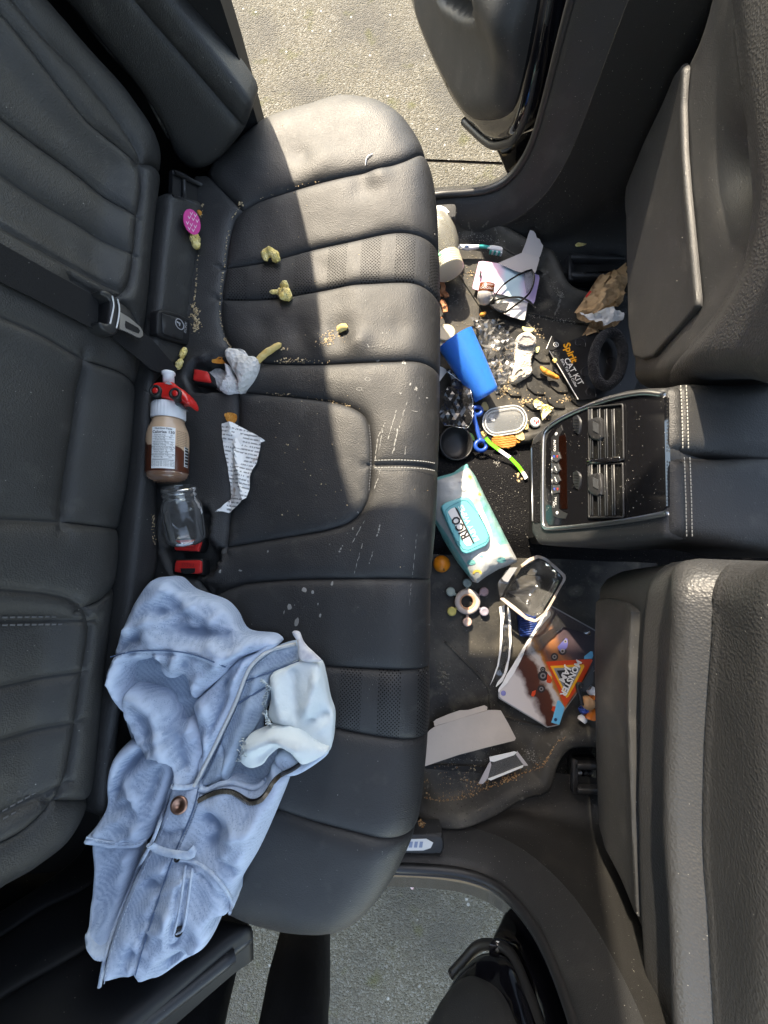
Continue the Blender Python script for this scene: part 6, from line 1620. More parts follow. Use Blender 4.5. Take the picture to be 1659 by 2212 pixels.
deco('logo_triangle', [(1105, 1008), (1520, 983), (1420, 1180), (1270, 1402), (1200, 1220)], redi, .0020, pa)
deco('logo_border', [(1143, 1045), (1450, 1030), (1370, 1190), (1288, 1335), (1230, 1215)], ori, .0026, pa)
deco('logo_field', [(1172, 1065), (1415, 1052), (1345, 1190), (1288, 1290), (1240, 1200)], gry, .0032, pa)
deco('logo_core', [(1200, 1085), (1380, 1075), (1325, 1180), (1285, 1245), (1255, 1190)], blk, .0038, pa)
txt_dir('MONSTER', .0195, TZ+.0046, Z4([(1385, 1012)])[0], Z4([(1255, 1285)])[0], paper_w, pa, bold=.035, xs=1.0)
txt_dir('JAM', .0195, TZ+.0046, Z4([(1312, 1030)])[0], Z4([(1225, 1205)])[0], paper_w, pa, bold=.035, xs=1.1)
deco('corner_stripe', [(1165, 1500), (1210, 1330), (1270, 1402), (1222, 1555), (1150, 1540)], cya, .0022, pa)
deco('corner_stripe', [(1440, 960), (1510, 905), (1520, 980), (1430, 985)], cya, .0019, pa)
dkm = mat('truck_dark', (.025, .022, .024), .4); tym = mat('truck_grey', (.20, .19, .19), .4)
for x, y, r in ((1080, 1130, 46), (1065, 1245, 34), (1078, 1075, 24), (1180, 965, 34), (1250, 915, 36), (1275, 830, 28)):
    for rr, m_, h in ((r, dkm, .0016), (r*.55, tym, .0022), (r*.28, dkm, .0026)):
        pts = [(x+rr*math.cos(t), y+rr*math.sin(t)) for t in np.linspace(0, 6.283, 16, endpoint=False)]
        mk('truck_wheel_print', hp4(pts, TZ+h), [list(range(16))[::-1]], m_, pa, smooth=False)
for pts, m_ in (([(1120, 1110), (1165, 1160), (1150, 1200), (1110, 1190)], redi), ([(1140, 1130), (1160, 1125), (1155, 1165)], ori), ([(985, 1270), (1020, 1255), (1010, 1310), (975, 1320)], redi), ([(1165, 1395), (1210, 1400), (1190, 1450), (1150, 1440)], redi), ([(1205, 880), (1290, 790), (1300, 870), (1240, 940)], mat('truck_blue', (.10, .10, .28), .4))):
    deco('truck_print', pts, m_, .0018, pa)
c = hp4([(735, 1282)], TZ+.002)[0]; v, f = lathe([(0, .006), (.0004, .0055)], c, (0, 0, 1), 18); mk('round_seal_print', v, f, mat('violet_print', (.20, .20, .45), .4), pa)
c = hp4([(1190, 1512)], TZ+.003)[0]; v, f = lathe([(0, .0038), (.0004, .0035)], c, (0, 0, 1), 16); mk('round_mark_print', v, f, mat('dark_blue_print', (.01, .06, .15), .4), pa)
# torn white paper on the card's left edge
sheet('torn_edge', Z4([(1090, 590), (1140, 560), (1150, 600), (1085, 670), (1000, 780), (930, 880), (890, 990), (840, 1080), (770, 1190), (715, 1245), (690, 1280), (690, 1250), (780, 1090), (880, 930), (990, 750)]), flat(TZ+.002), paper_w, tr, lambda P: np.abs(crumple(P, 50, .003, 3)), .0006, .006)
card('window_film', Z4([(1150, 530), (1480, 720), (1500, 780), (1250, 700), (1060, 900), (880, 960), (1080, 620)]), TZ+.006, clr, parent=tr, thick=.0005, bend=lambda P: np.abs(crumple(P, 20, .008, 6)))
# hook and grey flap
hk = thing('plastic_hook', 'black plastic hook with grey hang flap beside the toy truck card', 'hook', loc=pt(1250, 1480, .46))
v, f = tube(smooth_line(hp4([(1420, 1385), (1408, 1320), (1392, 1260), (1380, 1215), (1395, 1195), (1415, 1205), (1412, 1235)], .490), .004), .0042, 8); mk('hook', v, f, plastic_clean, hk)
card('flap', Z4([(1402, 1235), (1415, 1205), (1470, 1120), (1520, 1040), (1520, 1180), (1440, 1282), (1425, 1275)]), .486, mat('grey_flap', (.05, .055, .06), .4), parent=hk, thick=.0015)
# toy figure (plain)
fg = thing('toy_figure', 'small plastic toy figure in orange and blue by the front seat', 'toy', loc=pt(1265, 1530, .455))
tanp = mat('tan_plastic', (.58, .32, .16), .4); orp = mat('orange_plastic', (.66, .16, .02), .38); blp = mat('royal_blue_plastic', (.03, .08, .36), .38)
sph = lambda c, r, sx=1: lathe([(r*math.sin(t), r*math.cos(t)) for t in np.linspace(-1.5, 1.5, 12)], c, (0, 0, 1), 18)
v, f = sph(hp4([(1470, 1365)], .482)[0], .0155); mk('head', v, f, tanp, fg)
v, f = tube(hp4([(1500, 1400), (1490, 1450), (1480, 1500)], .474), [.012, .017, .013], 14); mk('torso', v, f, orp, fg)
v, f = tube(hp4([(1462, 1420), (1430, 1425), (1405, 1440)], .478), [.009, .0095, .008], 12); mk('arm', v, f, blp, fg)
v, f = tube(hp4([(1440, 1480), (1425, 1505), (1412, 1525)], .472), [.007, .0105, .009], 12); mk('shoe', v, f, white_pl, fg)
v, f = tube(hp4([(1480, 1235), (1500, 1260), (1520, 1280)], .480), [.008, .011, .010], 12); mk('cap', v, f, white_pl, fg)
v, f = tube(hp4([(1500, 1300), (1520, 1330)], .485), [.006, .007], 10); mk('hair_tuft', v, f, orp, fg)
# beige folded card
bcd = thing('folded_cardboard', 'blank beige cardboard sheet with notched edge on the passenger side mat', 'cardboard', loc=pt(1010, 1590, .455))
card('panel', Z5([(130, 678), (150, 432), (205, 388), (400, 325), (598, 268), (685, 270), (745, 375), (802, 486), (560, 545), (380, 592)]), .478, beige_card, parent=bcd, thick=.0014, bend=lambda P: .0012*np.cos((P[:, 0]-P[:, 0].mean())*14))
f0 = pt(*Z5([(205, 388)])[0], .4795); f1 = pt(*Z5([(598, 268)])[0], .4795)
card('tab', Z5([(205, 386), (196, 345), (300, 302), (386, 270), (445, 270), (582, 230), (597, 266)]), .478, beige_card, parent=bcd, thick=.0014, tilt=Frame(f0, f1-f0, (-.1, .97, -.22)))
# white window frame card
wf = thing('card_window', 'white edged cardboard window frame lying on the passenger side mat', 'cardboard', loc=pt(1090, 1660, .455))
def bar(name, quad, m, parent, z=.474): card(name, Z5(quad), z, m, parent=parent, thick=.0016)
bar('frame_side', [(525, 802), (608, 640), (622, 650), (590, 770), (555, 805)], grey_card, wf)
bar('frame_side', [(608, 640), (600, 612), (805, 566), (800, 590), (622, 650)], paper_w, wf)
bar('frame_side', [(805, 566), (885, 672), (862, 678), (850, 668), (795, 592)], grey_card, wf)
bar('frame_side', [(590, 770), (850, 668), (862, 678), (600, 785)], paper_w, wf)
card('window_film', Z5([(592, 768), (622, 650), (797, 592), (850, 668)]), .471, film('dark_film', (.2, .2, .2), .25, .08), parent=wf, thick=.0005)
# litter outside on the pavement
sc_ = crump('paper_litter', Z5([(-8, 1488), (30, 1485), (72, 1482), (68, 1520), (40, 1552), (10, 1520)]), .004, mat('pink_white_paper', (.72, .62, .64), .8, var=(60, (.75, .30, .32))), None, .02, 30, 2, .008)
tag(sc_, 'pink and white paper litter on the pavement below the sill', 'litter')

# ================================================================== crumbs, dust, dried splashes
def crumb_field(name, label, spots, m, seed, parent=None):
    """spots: list of (px polyline or polygon, count, spread px, size m)"""
    rnd = random.Random(seed); parts = []
    bm = bmesh.new(); bmesh.ops.create_icosphere(bm, subdivisions=1, radius=1.0); bv = np.array([v.co[:] for v in bm.verts]); bf = [[v.index for v in f_.verts] for f_ in bm.faces]; bm.free()
    for line, cnt, spread, (s0, s1) in spots:
        L = np.array(line, float)
        for _ in range(cnt):
            if len(L) > 1:
                t = rnd.random()*(len(L)-1); i = min(int(t), len(L)-2); p = L[i]*(1-(t-i))+L[i+1]*(t-i)
            else: p = L[0]
            u, v = p[0]+rnd.gauss(0, spread), p[1]+rnd.gauss(0, spread)
            q, n = hit(u, v); s = s0*(s1/s0)**(rnd.random()**1.6)
            sc3 = np.array([s*rnd.uniform(.6, 1.6), s*rnd.uniform(.6, 1.3), s*rnd.uniform(.4, .8)])
            a = rnd.random()*6.28; R = np.array([[math.cos(a), -math.sin(a), 0], [math.sin(a), math.cos(a), 0], [0, 0, 1]])
            jit = np.array([[rnd.uniform(.75, 1.25) for _ in range(3)] for _ in bv])
            parts.append(((bv*jit*sc3) @ R.T+q+n*s*.35, bf))
    v, f = combine(parts); return tag(mk(name, v, f, m, parent, smooth=False), label, None, None, 'stuff')
crumb_m = mat('crumb', (.40, .28, .15), .85, .2, var=(200, (.48, .38, .25)))
crumb_o = mat('rusty_crumb', (.22, .11, .045), .85, .2, var=(150, (.36, .24, .13)))
dust_m = mat('pale_flake', (.24, .23, .21), .9, .2)
crumb_field('seat_crumbs', 'pale snack crumbs in the seams of the seat', [
    ([(520, 446), (502, 470), (490, 520), (484, 572), (478, 615), (474, 668), (477, 699), (486, 731), (499, 751)], 90, 1.2, (.0006, .0016)),
    (Z6([(545, 410), (555, 500), (570, 560), (560, 620)]), 130, 5, (.0006, .0022)), (Z6([(580, 0), (560, 300), (545, 430)]), 50, 1.2, (.0006, .0016)),
    (Z6([(1250, 870), (1350, 868), (1470, 868)]), 40, 2.5, (.0006, .0022)), (Z6([(790, 690), (850, 760)]), 30, 1.2, (.0006, .0015)), (Z6([(1200, 880), (1659, 880)]), 30, 2, (.0005, .0012)),
    ([(575, 849), (640, 855), (713, 866), (760, 879)], 40, 1.6, (.0005, .0013)), (Z6([(1620, 730), (1659, 690)]), 60, 6, (.0005, .0014)), ([(690, 740), (720, 722), (745, 730)], 70, 7, (.0005, .0015)),
    ([(560, 430), (640, 403), (700, 388)], 14, 1.5, (.0006, .0014)), ([(520, 440)], 6, 3, (.001, .0024)), ([(330, 1110), (333, 1180)], 40, 2, (.0005, .0014)), ([(600, 330), (850, 1240)], 40, 60, (.0005, .0011)), ([(610, 900), (700, 1100)], 26, 40, (.0006, .0013)),
    ([(612, 752)], 3, 4, (.0015, .0028)), ([(436, 440), (436, 470)], 10, 2, (.001, .0025))], crumb_m, 3)
crumb_field('mat_crumbs', 'tan and orange food crumbs scattered over the floor mat', [
    (Z2([(700, 420), (760, 430)]), 40, 7, (.0012, .0042)), (Z2([(800, 600), (840, 620), (720, 700), (800, 700)]), 46, 6, (.001, .0040)), (Z2([(960, 790), (1080, 780)]), 40, 4, (.001, .0030)), (Z2([(1420, 760), (1560, 750)]), 30, 3, (.0008, .0022)),
    (Z1([(480, 1130), (600, 1200), (620, 1320)]), 60, 8, (.001, .0036)), (Z1([(840, 1000), (890, 1080)]), 24, 6, (.001, .0034)), (Z1([(300, 560), (330, 600)]), 16, 6, (.001, .003)), (Z2([(850, 900), (1000, 1000)]), 30, 12, (.0008, .002)), (Z1([(560, 1400), (760, 1600), (1100, 1600)]), 70, 10, (.0007, .0024)), (Z2([(1200, 880), (1260, 930)]), 20, 6, (.0008, .0022)),
    (Z3([(920, 350), (990, 365)]), 16, 4, (.001, .0032)), (Z5([(480, 690), (500, 690)]), 4, 4, (.001, .002))], crumb_m, 5)
crumb_field('rim_crumbs', 'rust brown crumbs packed along the mat rim groove', [
    (Z5([(130, 900), (250, 930), (390, 915), (560, 845), (720, 780), (850, 725), (990, 680), (1030, 610), (1090, 505), (1160, 460)]), 260, 1.4, (.0005, .0018)), (Z5([(130, 880), (390, 895), (720, 760), (990, 650)]), 160, 6, (.0005, .0020)), (Z5([(200, 700), (500, 800), (300, 860)]), 90, 16, (.0005, .0014)), (Z5([(450, 800), (720, 790)]), 30, 4, (.001, .0028)), (Z5([(80, 1095), (140, 1100)]), 22, 3, (.0012, .004)), (Z5([(150, 780)]), 5, 3, (.0015, .003)), (Z5([(700, 770), (800, 760)]), 40, 3, (.0008, .0024))], crumb_o, 7)
crumb_field('floor_flakes', 'pale dust flakes over the floor and mats', [
    ([(970, 500), (1080, 560), (1180, 640)], 150, 28, (.0004, .0012)), (Z1([(230, 280), (400, 270), (560, 320)]), 110, 5, (.0005, .0016)), (Z1([(980, 640), (1040, 720), (1060, 760)]), 60, 4, (.0005, .0014)), (Z1([(800, 920), (1000, 950), (1180, 970)]), 90, 3, (.0005, .0016)), (Z3([(690, 190), (730, 210)]), 50, 4, (.0006, .0016)), (Z3([(560, 300), (1000, 1000)]), 150, 28, (.0004, .0011)),
    ([(940, 1400), (1060, 1500), (1200, 1600)], 160, 40, (.0004, .0011)), (Z5([(250, 640), (700, 600)]), 120, 12, (.0004, .0012)), (Z5([(870, 560), (900, 600), (960, 650)]), 90, 6, (.0004, .0013)), ([(1000, 600), (1200, 880)], 140, 40, (.0004, .0011)), ([(1260, 950), (1400, 1090)], 120, 45, (.0003, .0007)), ([(1180, 950), (1180, 1120)], 60, 8, (.0003, .0008)), ([(1090, 1740), (1250, 1690)], 40, 18, (.0004, .0011)), ([(1130, 460), (1250, 400)], 30, 30, (.0005, .0011)), ([(1380, 350), (1450, 650)], 12, 40, (.0003, .0007))], dust_m, 9)
def splashes(name, label, items, m, seed):
    rnd = random.Random(seed); parts = []
    for u, v, ru, rv, ang in items:
        k = 9; P = []
        q, n = hit(u, v)
        for i in range(k):
            t = 2*math.pi*i/k; r = rnd.uniform(.7, 1.15); x, y = ru*r*math.cos(t), rv*r*math.sin(t)
            a = u+x*math.cos(ang)-y*math.sin(ang), v+x*math.sin(ang)+y*math.cos(ang); h, nn = hit(*a); P.append(h+nn*.0007)
        parts.append((np.vstack([[q+n*.0009], P]), [[0, i+1, (i+1) % k+1] for i in range(k)]))
    vv, f = combine(parts); return tag(mk(name, vv, f, m, None, smooth=True), label, None, None, 'stuff')
spl = mat('dried_milk', (.30, .295, .28), .8, .2, alpha=.75, bump=('n', 300, .5, .001))
it = []
for a, b, r1_, r2_ in ((1355, 185, 14, 17), (1405, 200, 9, 12), (1520, 150, 8, 16), (1268, 288, 16, 20), (1310, 375, 12, 26), (1450, 337, 7, 12), (1437, 268, 4, 8), (1235, 318, 3, 12), (1298, 275, 3, 3), (1320, 255, 2, 3), (855, 75, 8, 12), (975, 70, 12, 6)):
    u, v = J1([(a, b)])[0]; it.append((u, v, r1_*.36, r2_*.36, .2))
rnd = random.Random(4)
def streak(p, q, wpx, n):
    (a, b), (c, d) = R1([p])[0], R1([q])[0]; L_ = math.hypot(c-a, d-b); ang = math.atan2(d-b, c-a)
    for i in range(n):
        t = (i+rnd.random())/n; w_ = wpx*rnd.uniform(.4, 1.1)
        it.append((a+(c-a)*t+rnd.gauss(0, .5), b+(d-b)*t+rnd.gauss(0, .5), L_/n*rnd.uniform(.3, .75), w_, ang))
for p, q, w_, n_ in (((1040, 735), (968, 880), 1.3, 7), ((1130, 640), (1060, 860), 1.2, 9), ((1205, 585), (1110, 900), 1.3, 11), ((1140, 790), (1095, 990), 1.8, 8), ((1200, 900), (1195, 985), .9, 3), ((1010, 1090), (955, 1255), .9, 7), ((995, 1550), (975, 1640), 2.2, 4), ((870, 1520), (780, 1680), 1.1, 7), ((860, 1690), (800, 1915), .8, 8), ((942, 1750), (912, 1845), 1.0, 5), ((1235, 640), (1300, 645), .9, 3), ((1020, 800), (990, 950), 1.0, 6), ((700, 1710), (675, 1755), 2.5, 3), ((985, 850), (960, 1020), .8, 5), ((1290, 1600), (1230, 2150), .5, 14)): streak(p, q, w_, n_)
for a, b, r in ((905, 130, 16), (1070, 130, 13), (970, 245, 20), (1190, 262, 26), (1020, 22, 10), (1050, 25, 8), (1240, 430, 18), (1280, 470, 22), (1160, 500, 14), (1370, 540, 12), (820, 1440, 10), (110, 1755, 16), (600, 1695, 7), (1375, 825, 6), (1310, 540, 6), (785, 1570, 14), (740, 1610, 6)):
    for _ in range(4):
        u, v = R1([(a+rnd.gauss(0, r*.4), b+rnd.gauss(0, r*.4))])[0]; it.append((u, v, r*.10, r*.08, rnd.random()*3))
for (a, b) in ((835, 467), (900, 390)):
    for t in np.linspace(0, 6.28, 10)[:-1]:
        u, v = R1([(a+20*math.cos(t), b+13*math.sin(t))])[0]; it.append((u, v, 1.6, .7, t+1.57-.5))
splashes('dried_splashes', 'dried whitish splashes and scuffs on the black leather', it, spl, 2)
it = []
for p, q in (((420, 195), (465, 140)), ((300, 150), (330, 260)), ((350, 235), (340, 265)), ((520, 200), (535, 250)), ((1065, 750), (1005, 920)), ((1040, 755), (1075, 770)), ((780, 960), (800, 1015)), ((900, 600), (950, 555))):
    (a, b), (c, d) = Z1([p])[0], Z1([q])[0]; ang = math.atan2(d-b, c-a); L_ = math.hypot(c-a, d-b)
    for i in range(6): t = (i+.5)/6; it.append((a+(c-a)*t+rnd.gauss(0, 1), b+(d-b)*t+rnd.gauss(0, 1), L_/6*.7, rnd.uniform(1.2, 3.0), ang))
for _ in range(26):
    u, v = Z1([(rnd.gauss(210, 60), rnd.gauss(780, 80))])[0]; it.append((u, v, rnd.uniform(1, 4), rnd.uniform(.6, 2), rnd.random()*3))
splashes('mat_stains', 'pale dried drips on the rubber mat', it, mat('dried_drip', (.14, .135, .125), .85, .2, alpha=.8), 6)

it = []
rnd = random.Random(21)
for (cx, cy), (sx, sy), n_, rmax in (((958, 1462), (7, 16), 60, 5), ((975, 1330), (24, 40), 40, 2.5), ((1010, 1672), (40, 16), 90, 4), ((1010, 1755), (50, 12), 40, 3), ((1080, 1490), (50, 40), 50, 2.5), ((1000, 655), (26, 50), 70, 4), ((1060, 690), (30, 20), 40, 3), ((1160, 640), (30, 30), 30, 2.5), ((1140, 1735), (40, 20), 24, 2), ((1150, 480), (50, 20), 24, 2)):
    for _ in range(n_):
        it.append((rnd.gauss(cx, sx), rnd.gauss(cy, sy), rnd.uniform(.6, rmax), rnd.uniform(.4, rmax*.6), rnd.uniform(-.6, .8)))
splashes('mat_smears', 'grey brown mud smears and dust on the rubber mats', it, mat('mud_smear', (.16, .142, .112), .9, .15, alpha=.6), 11)
# ================================================================== jeans
def denim(name, c1, c2, c3):
    m = bpy.data.materials.new(name); m.use_nodes = True; nt = m.node_tree; N = nt.nodes; L = nt.links
    b = N['Principled BSDF']; b.inputs['Roughness'].default_value = .9; b.inputs['Specular IOR Level'].default_value = .15; b.inputs['Sheen Weight'].default_value = 0
    tc = N.new('ShaderNodeTexCoord')
    def noi(scale, det=3, mapping=None):
        n = N.new('ShaderNodeTexNoise'); n.inputs['Scale'].default_value = scale; n.inputs['Detail'].default_value = det
        if mapping:
            mp = N.new('ShaderNodeMapping'); mp.inputs['Scale'].default_value = mapping; mp.inputs['Rotation'].default_value = (0, 0, .55); L.new(tc.outputs['Object'], mp.inputs[0]); L.new(mp.outputs[0], n.inputs[0])
        else: L.new(tc.outputs['Object'], n.inputs[0])
        return n.outputs['Fac']
    def mr(s, a, b_):
        q = N.new('ShaderNodeMapRange'); q.inputs[1].default_value = a; q.inputs[2].default_value = b_; L.new(s, q.inputs[0]); return q.outputs[0]
    def mix(f, a, c):
        x = N.new('ShaderNodeMix'); x.data_type = 'RGBA'; L.new(f, x.inputs[0])
        if isinstance(a, tuple): x.inputs[6].default_value = (*a, 1)
        else: L.new(a, x.inputs[6])
        x.inputs[7].default_value = (*c, 1); return x.outputs[2]
    c = mix(mr(noi(9, 5), .36, .64), c1, c2)
    wv_ = N.new('ShaderNodeTexWave'); wv_.bands_direction = 'DIAGONAL'; wv_.inputs['Scale'].default_value = 82; wv_.inputs['Distortion'].default_value = 1.2; wv_.inputs['Detail'].default_value = 3; L.new(tc.outputs['Object'], wv_.inputs[0])
    q_ = N.new('ShaderNodeMath'); q_.operation = 'MULTIPLY'; q_.inputs[1].default_value = .42; L.new(wv_.outputs['Fac'], q_.inputs[0])
    c = mix(q_.outputs[0], c, tuple(min(1, x*1.28) for x in c2))
    c = mix(mr(noi(520, 2), .55, .75), c, tuple(x*.85 for x in c3))
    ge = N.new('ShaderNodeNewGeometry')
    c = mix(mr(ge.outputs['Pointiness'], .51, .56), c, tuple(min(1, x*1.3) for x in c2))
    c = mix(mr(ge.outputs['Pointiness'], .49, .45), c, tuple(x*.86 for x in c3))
    L.new(c, b.inputs['Base Color'])
    w = N.new('ShaderNodeTexWave'); w.inputs['Scale'].default_value = 150; w.inputs['Distortion'].default_value = 1.5; w.bands_direction = 'DIAGONAL'; L.new(tc.outputs['Object'], w.inputs[0])
    bp = N.new('ShaderNodeBump'); bp.inputs['Strength'].default_value = .0; bp.inputs['Distance'].default_value = .0015; L.new(w.outputs['Fac'], bp.inputs['Height'])
    bp2 = N.new('ShaderNodeBump'); bp2.inputs['Strength'].default_value = .35; bp2.inputs['Distance'].default_value = .0015; L.new(noi(120, 3), bp2.inputs['Height']); L.new(bp.outputs[0], bp2.inputs['Normal'])
    bp3 = N.new('ShaderNodeBump'); bp3.inputs['Strength'].default_value = .12; bp3.inputs['Distance'].default_value = .012; L.new(noi(40, 4), bp3.inputs['Height']); L.new(bp2.outputs[0], bp3.inputs['Normal'])
    L.new(bp3.outputs[0], b.inputs['Normal']); return m
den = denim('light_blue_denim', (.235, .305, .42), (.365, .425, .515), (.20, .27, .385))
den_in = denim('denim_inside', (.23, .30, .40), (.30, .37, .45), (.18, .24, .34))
den_hem = mat('faded_denim_edge', (.47, .53, .61), .95, .1, bump=('n', 260, .6, .002), var=(120, (.36, .43, .54)))
lining = mat('pale_pocket_lining', (.58, .65, .66), .9, .15, bumps=[('n', 18, .5, .012), ('n', 300, .3, .001)], var=(12, (.64, .69, .69)))
copper = mat('copper', (.42, .22, .15), .35, metal=1, bump=('n', 300, .3, .001))
zip_m = mat('dark_zip', (.015, .014, .016), .45, .5, metal=.3)

# blurred height of what the jeans lie on
gx0, gx1, gy0, gy1, gs = -.75, .15, -.95, -.02, .012
def jbase(P):
    P = np.asarray(P, float)
    return .772+.060*sst((-.35-P[:, 0])/.15)+.085*sst((-.64-P[:, 1])/.10)*sst((-.30-P[:, 0])/.10)
def jpx(off):
    def f(px):
        p = A(px); z = np.full(len(p), .80)
        for _ in range(14):
            d = ray(p[:, 0], p[:, 1]); t = (z-CZ)/d[:, 2]; Q = CP+d*t[:, None]; z = .6*z+.4*(jbase(Q[:, :2])+off)
        return Q[:, :2]
    return f
jeans = thing('jeans', 'light blue denim jeans thrown inside out in a heap on the seat', 'jeans', loc=pt(400, 1600, .78))
JS = {}
def jpiece(name, px, off, m, folds=(), puffh=.018, edge=.022, wr=.005, seed=0, seams=(), step=.0065, skirt=.02, groove=.002, mats=None):
    """folds: (polyline px, height, width)"""
    pr = jpx(off)
    FO = [(smooth_line(pr(l), .01), h, w) for l, h, w in folds]
    def lift(P, ds, do):
        z = jbase(P)+off
        e = np.clip(do/(edge*.42), 0, 1); z = z+puffh*.55*np.sqrt(np.maximum(1-(1-e)**2, 0))-puffh*.35
        k = np.clip(do/.012, 0, 1)
        for l, h, w in FO: z = z+h*1.45*np.exp(-np.abs(dist_line(P, l)/(w*.8))**1.2)*k
        rot = np.stack([P[:, 0]*.8+P[:, 1]*.6, P[:, 1]*.8-P[:, 0]*.6], 1)
        wv = np.array([noise.noise(Vector((p[0]*7+seed, p[1]*24, seed*1.3))) for p in rot])
        rg = np.array([(1-abs(noise.noise(Vector((p[0]*8+seed*2, p[1]*34-seed, seed*.7)))*2.4)) for p in rot]); rg = np.clip(rg, 0, 1)**4
        rg2 = np.array([(1-abs(noise.noise(Vector((p[0]*34-seed, p[1]*20+seed, seed*1.9)))*1.8)) for p in P]); rg2 = np.clip(rg2, 0, 1)**5
        z = z+wr*.8*wv*k+wr*.9*rg*k-wr*.25*rg2*k+.0006*fbm(P, 60, 2, seed)*k
        if len(seams): z = z-groove*np.exp(-ds/.0025)+groove*.7*np.exp(-((ds-.006)/.004)**2)
        JS[name+str(seed)] = 1
        return np.column_stack([P, z])
    return quilt(px, list(seams), pr, lift, mats or (lambda c: (name, m)), name, jeans, step=step, skirt=(0, 0, -skirt), offs=(.0025, .006), rim=(.002, .006, .012))
# dark underlayer
jpiece('inner_fold', J1([(330, 620), (480, 560), (720, 700), (960, 620), (1150, 720), (1100, 1000), (1200, 1150), (1150, 1300), (900, 1400), (560, 1420), (400, 1250), (300, 1000), (290, 800)]), .004, den_in, puffh=.006, wr=.006, seed=1, skirt=.01)
# lower leg beneath, then the hemmed leg end on top of it
jpiece('leg', J2([(112, 600), (98, 800), (78, 1000), (60, 1150), (42, 1200), (46, 1265), (75, 1315), (112, 1345), (165, 1338), (185, 1250), (260, 1010), (330, 800), (352, 660)]), .004, den, [(J2([(330, 690), (250, 1000), (170, 1250)]), .006, .012)], .016, .018, .004, 2)
v_ = J2([(42, 1190), (46, 1265), (75, 1318), (112, 1348), (165, 1340), (178, 1275), (120, 1272), (80, 1235)])
jpiece('rolled_hem', v_, .016, den_hem, (), .010, .010, .002, 3, step=.004)
jpiece('leg', J2([(352, 8), (275, 60), (205, 150), (172, 300), (166, 430), (92, 560), (28, 642), (130, 662), (250, 674), (362, 670), (402, 640), (442, 560), (502, 400), (562, 180), (500, 90), (420, 40)]), .020, den,
       [(J2([(420, 60), (300, 200), (230, 330), (190, 430)]), -.010, .010), (J2([(310, 250), (400, 420), (380, 560)]), .007, .010), (J2([(500, 200), (430, 400), (400, 540)]), -.005, .009), (J2([(200, 470), (300, 480), (360, 520)]), .004, .007), (J2([(380, 20), (260, 110), (190, 260)]), .010, .018)], .024, .030, .005, 4,
       [J2([(55, 585), (120, 598), (250, 622), (350, 618), (425, 600)])])
# big upper leg lobe with its overhanging fold
jpiece('leg', J1([(490, 110), (425, 135), (350, 240), (290, 360), (240, 480), (208, 590), (165, 690), (172, 780), (222, 870), (310, 940), (306, 800), (312, 640), (400, 605), (482, 590), (497, 660), (522, 705), (572, 718), (636, 690), (656, 752), (678, 822), (712, 838), (762, 790), (880, 690), (962, 605), (1062, 560), (1190, 522), (1150, 472), (975, 445), (905, 330), (830, 258), (640, 188), (560, 118)]), .026, den,
       [(J1([(560, 130), (480, 330), (420, 520)]), .010, .030), (J1([(320, 420), (520, 350), (700, 385)]), .007, .008), (J1([(270, 520), (350, 490), (440, 470)]), -.006, .008), (J1([(690, 290), (860, 400)]), .006, .008), (J1([(540, 210), (600, 260), (640, 340)]), -.005, .007), (J1([(720, 620), (740, 700), (700, 790)]), .006, .007), (J1([(900, 430), (700, 420), (520, 300)]), -.010, .016), (J1([(860, 600), (700, 520), (500, 480)]), .010, .016), (J1([(640, 690), (600, 620), (640, 560)]), .012, .010), (J1([(490, 680), (470, 610), (520, 570)]), .010, .010), (J1([(820, 500), (900, 560), (1000, 540)]), .012, .014), (J1([(250, 640), (230, 760), (300, 880)]), .008, .012)],
       .030, .034, .007, 5, [J1([(203, 583), (320, 552), (430, 544), (560, 546), (640, 555), (760, 588), (890, 645), (905, 670)])], skirt=.03)
# middle rolled fold
jpiece('leg_fold', J1([(352, 742), (430, 758), (540, 800), (602, 890), (625, 962), (690, 948), (742, 1000), (775, 1130), (752, 1200), (702, 1345), (600, 1345), (570, 1205), (450, 1165), (380, 1085), (322, 965), (285, 850), (302, 780)]), .018, den,
       [(J1([(360, 770), (500, 900), (540, 1050), (640, 1300)]), .016, .022), (J1([(620, 970), (640, 1100), (690, 1300)]), -.008, .009), (J1([(320, 850), (420, 1050), (520, 1170)]), .008, .016)], .030, .028, .006, 6)
# seat / back panel beside the waist edge
jpiece('back_panel', J1([(722, 832), (800, 762), (960, 605), (1060, 560), (1130, 500), (1190, 520), (1150, 545), (1055, 620), (1015, 690), (955, 850), (855, 1060), (775, 1220), (715, 1345), (720, 1230), (742, 1130), (712, 960), (690, 870)]), .024, den,
       [(J1([(760, 830), (800, 930), (780, 1100)]), .010, .012), (J1([(900, 700), (860, 850), (800, 1000)]), -.008, .010), (J1([(1000, 620), (920, 760)]), .008, .012), (J1([(780, 800), (880, 720)]), -.008, .008)], .018, .020, .006, 7, [J1([(985, 600), (930, 740), (860, 900), (760, 1130), (735, 1290)])])
# inside of the waist
jpiece('waist_inside', J1([(1010, 690), (1052, 622), (1150, 545), (1312, 502), (1335, 602), (1150, 702), (1150, 800), (1105, 930), (1050, 1030), (975, 1140), (905, 1320), (850, 1335), (735, 1352), (790, 1240), (870, 1060), (955, 860)]), .018, den_in,
       [(J1([(1000, 760), (930, 940), (840, 1160)]), -.006, .012), (J1([(1080, 700), (1000, 950), (890, 1250)]), .006, .014)], .012, .014, .004, 8, [J1([(1000, 725), (1100, 690), (1200, 655), (1340, 600)]), J1([(940, 870), (1040, 810), (1150, 750)]), J1([(850, 1080), (880, 1190), (860, 1340)])])
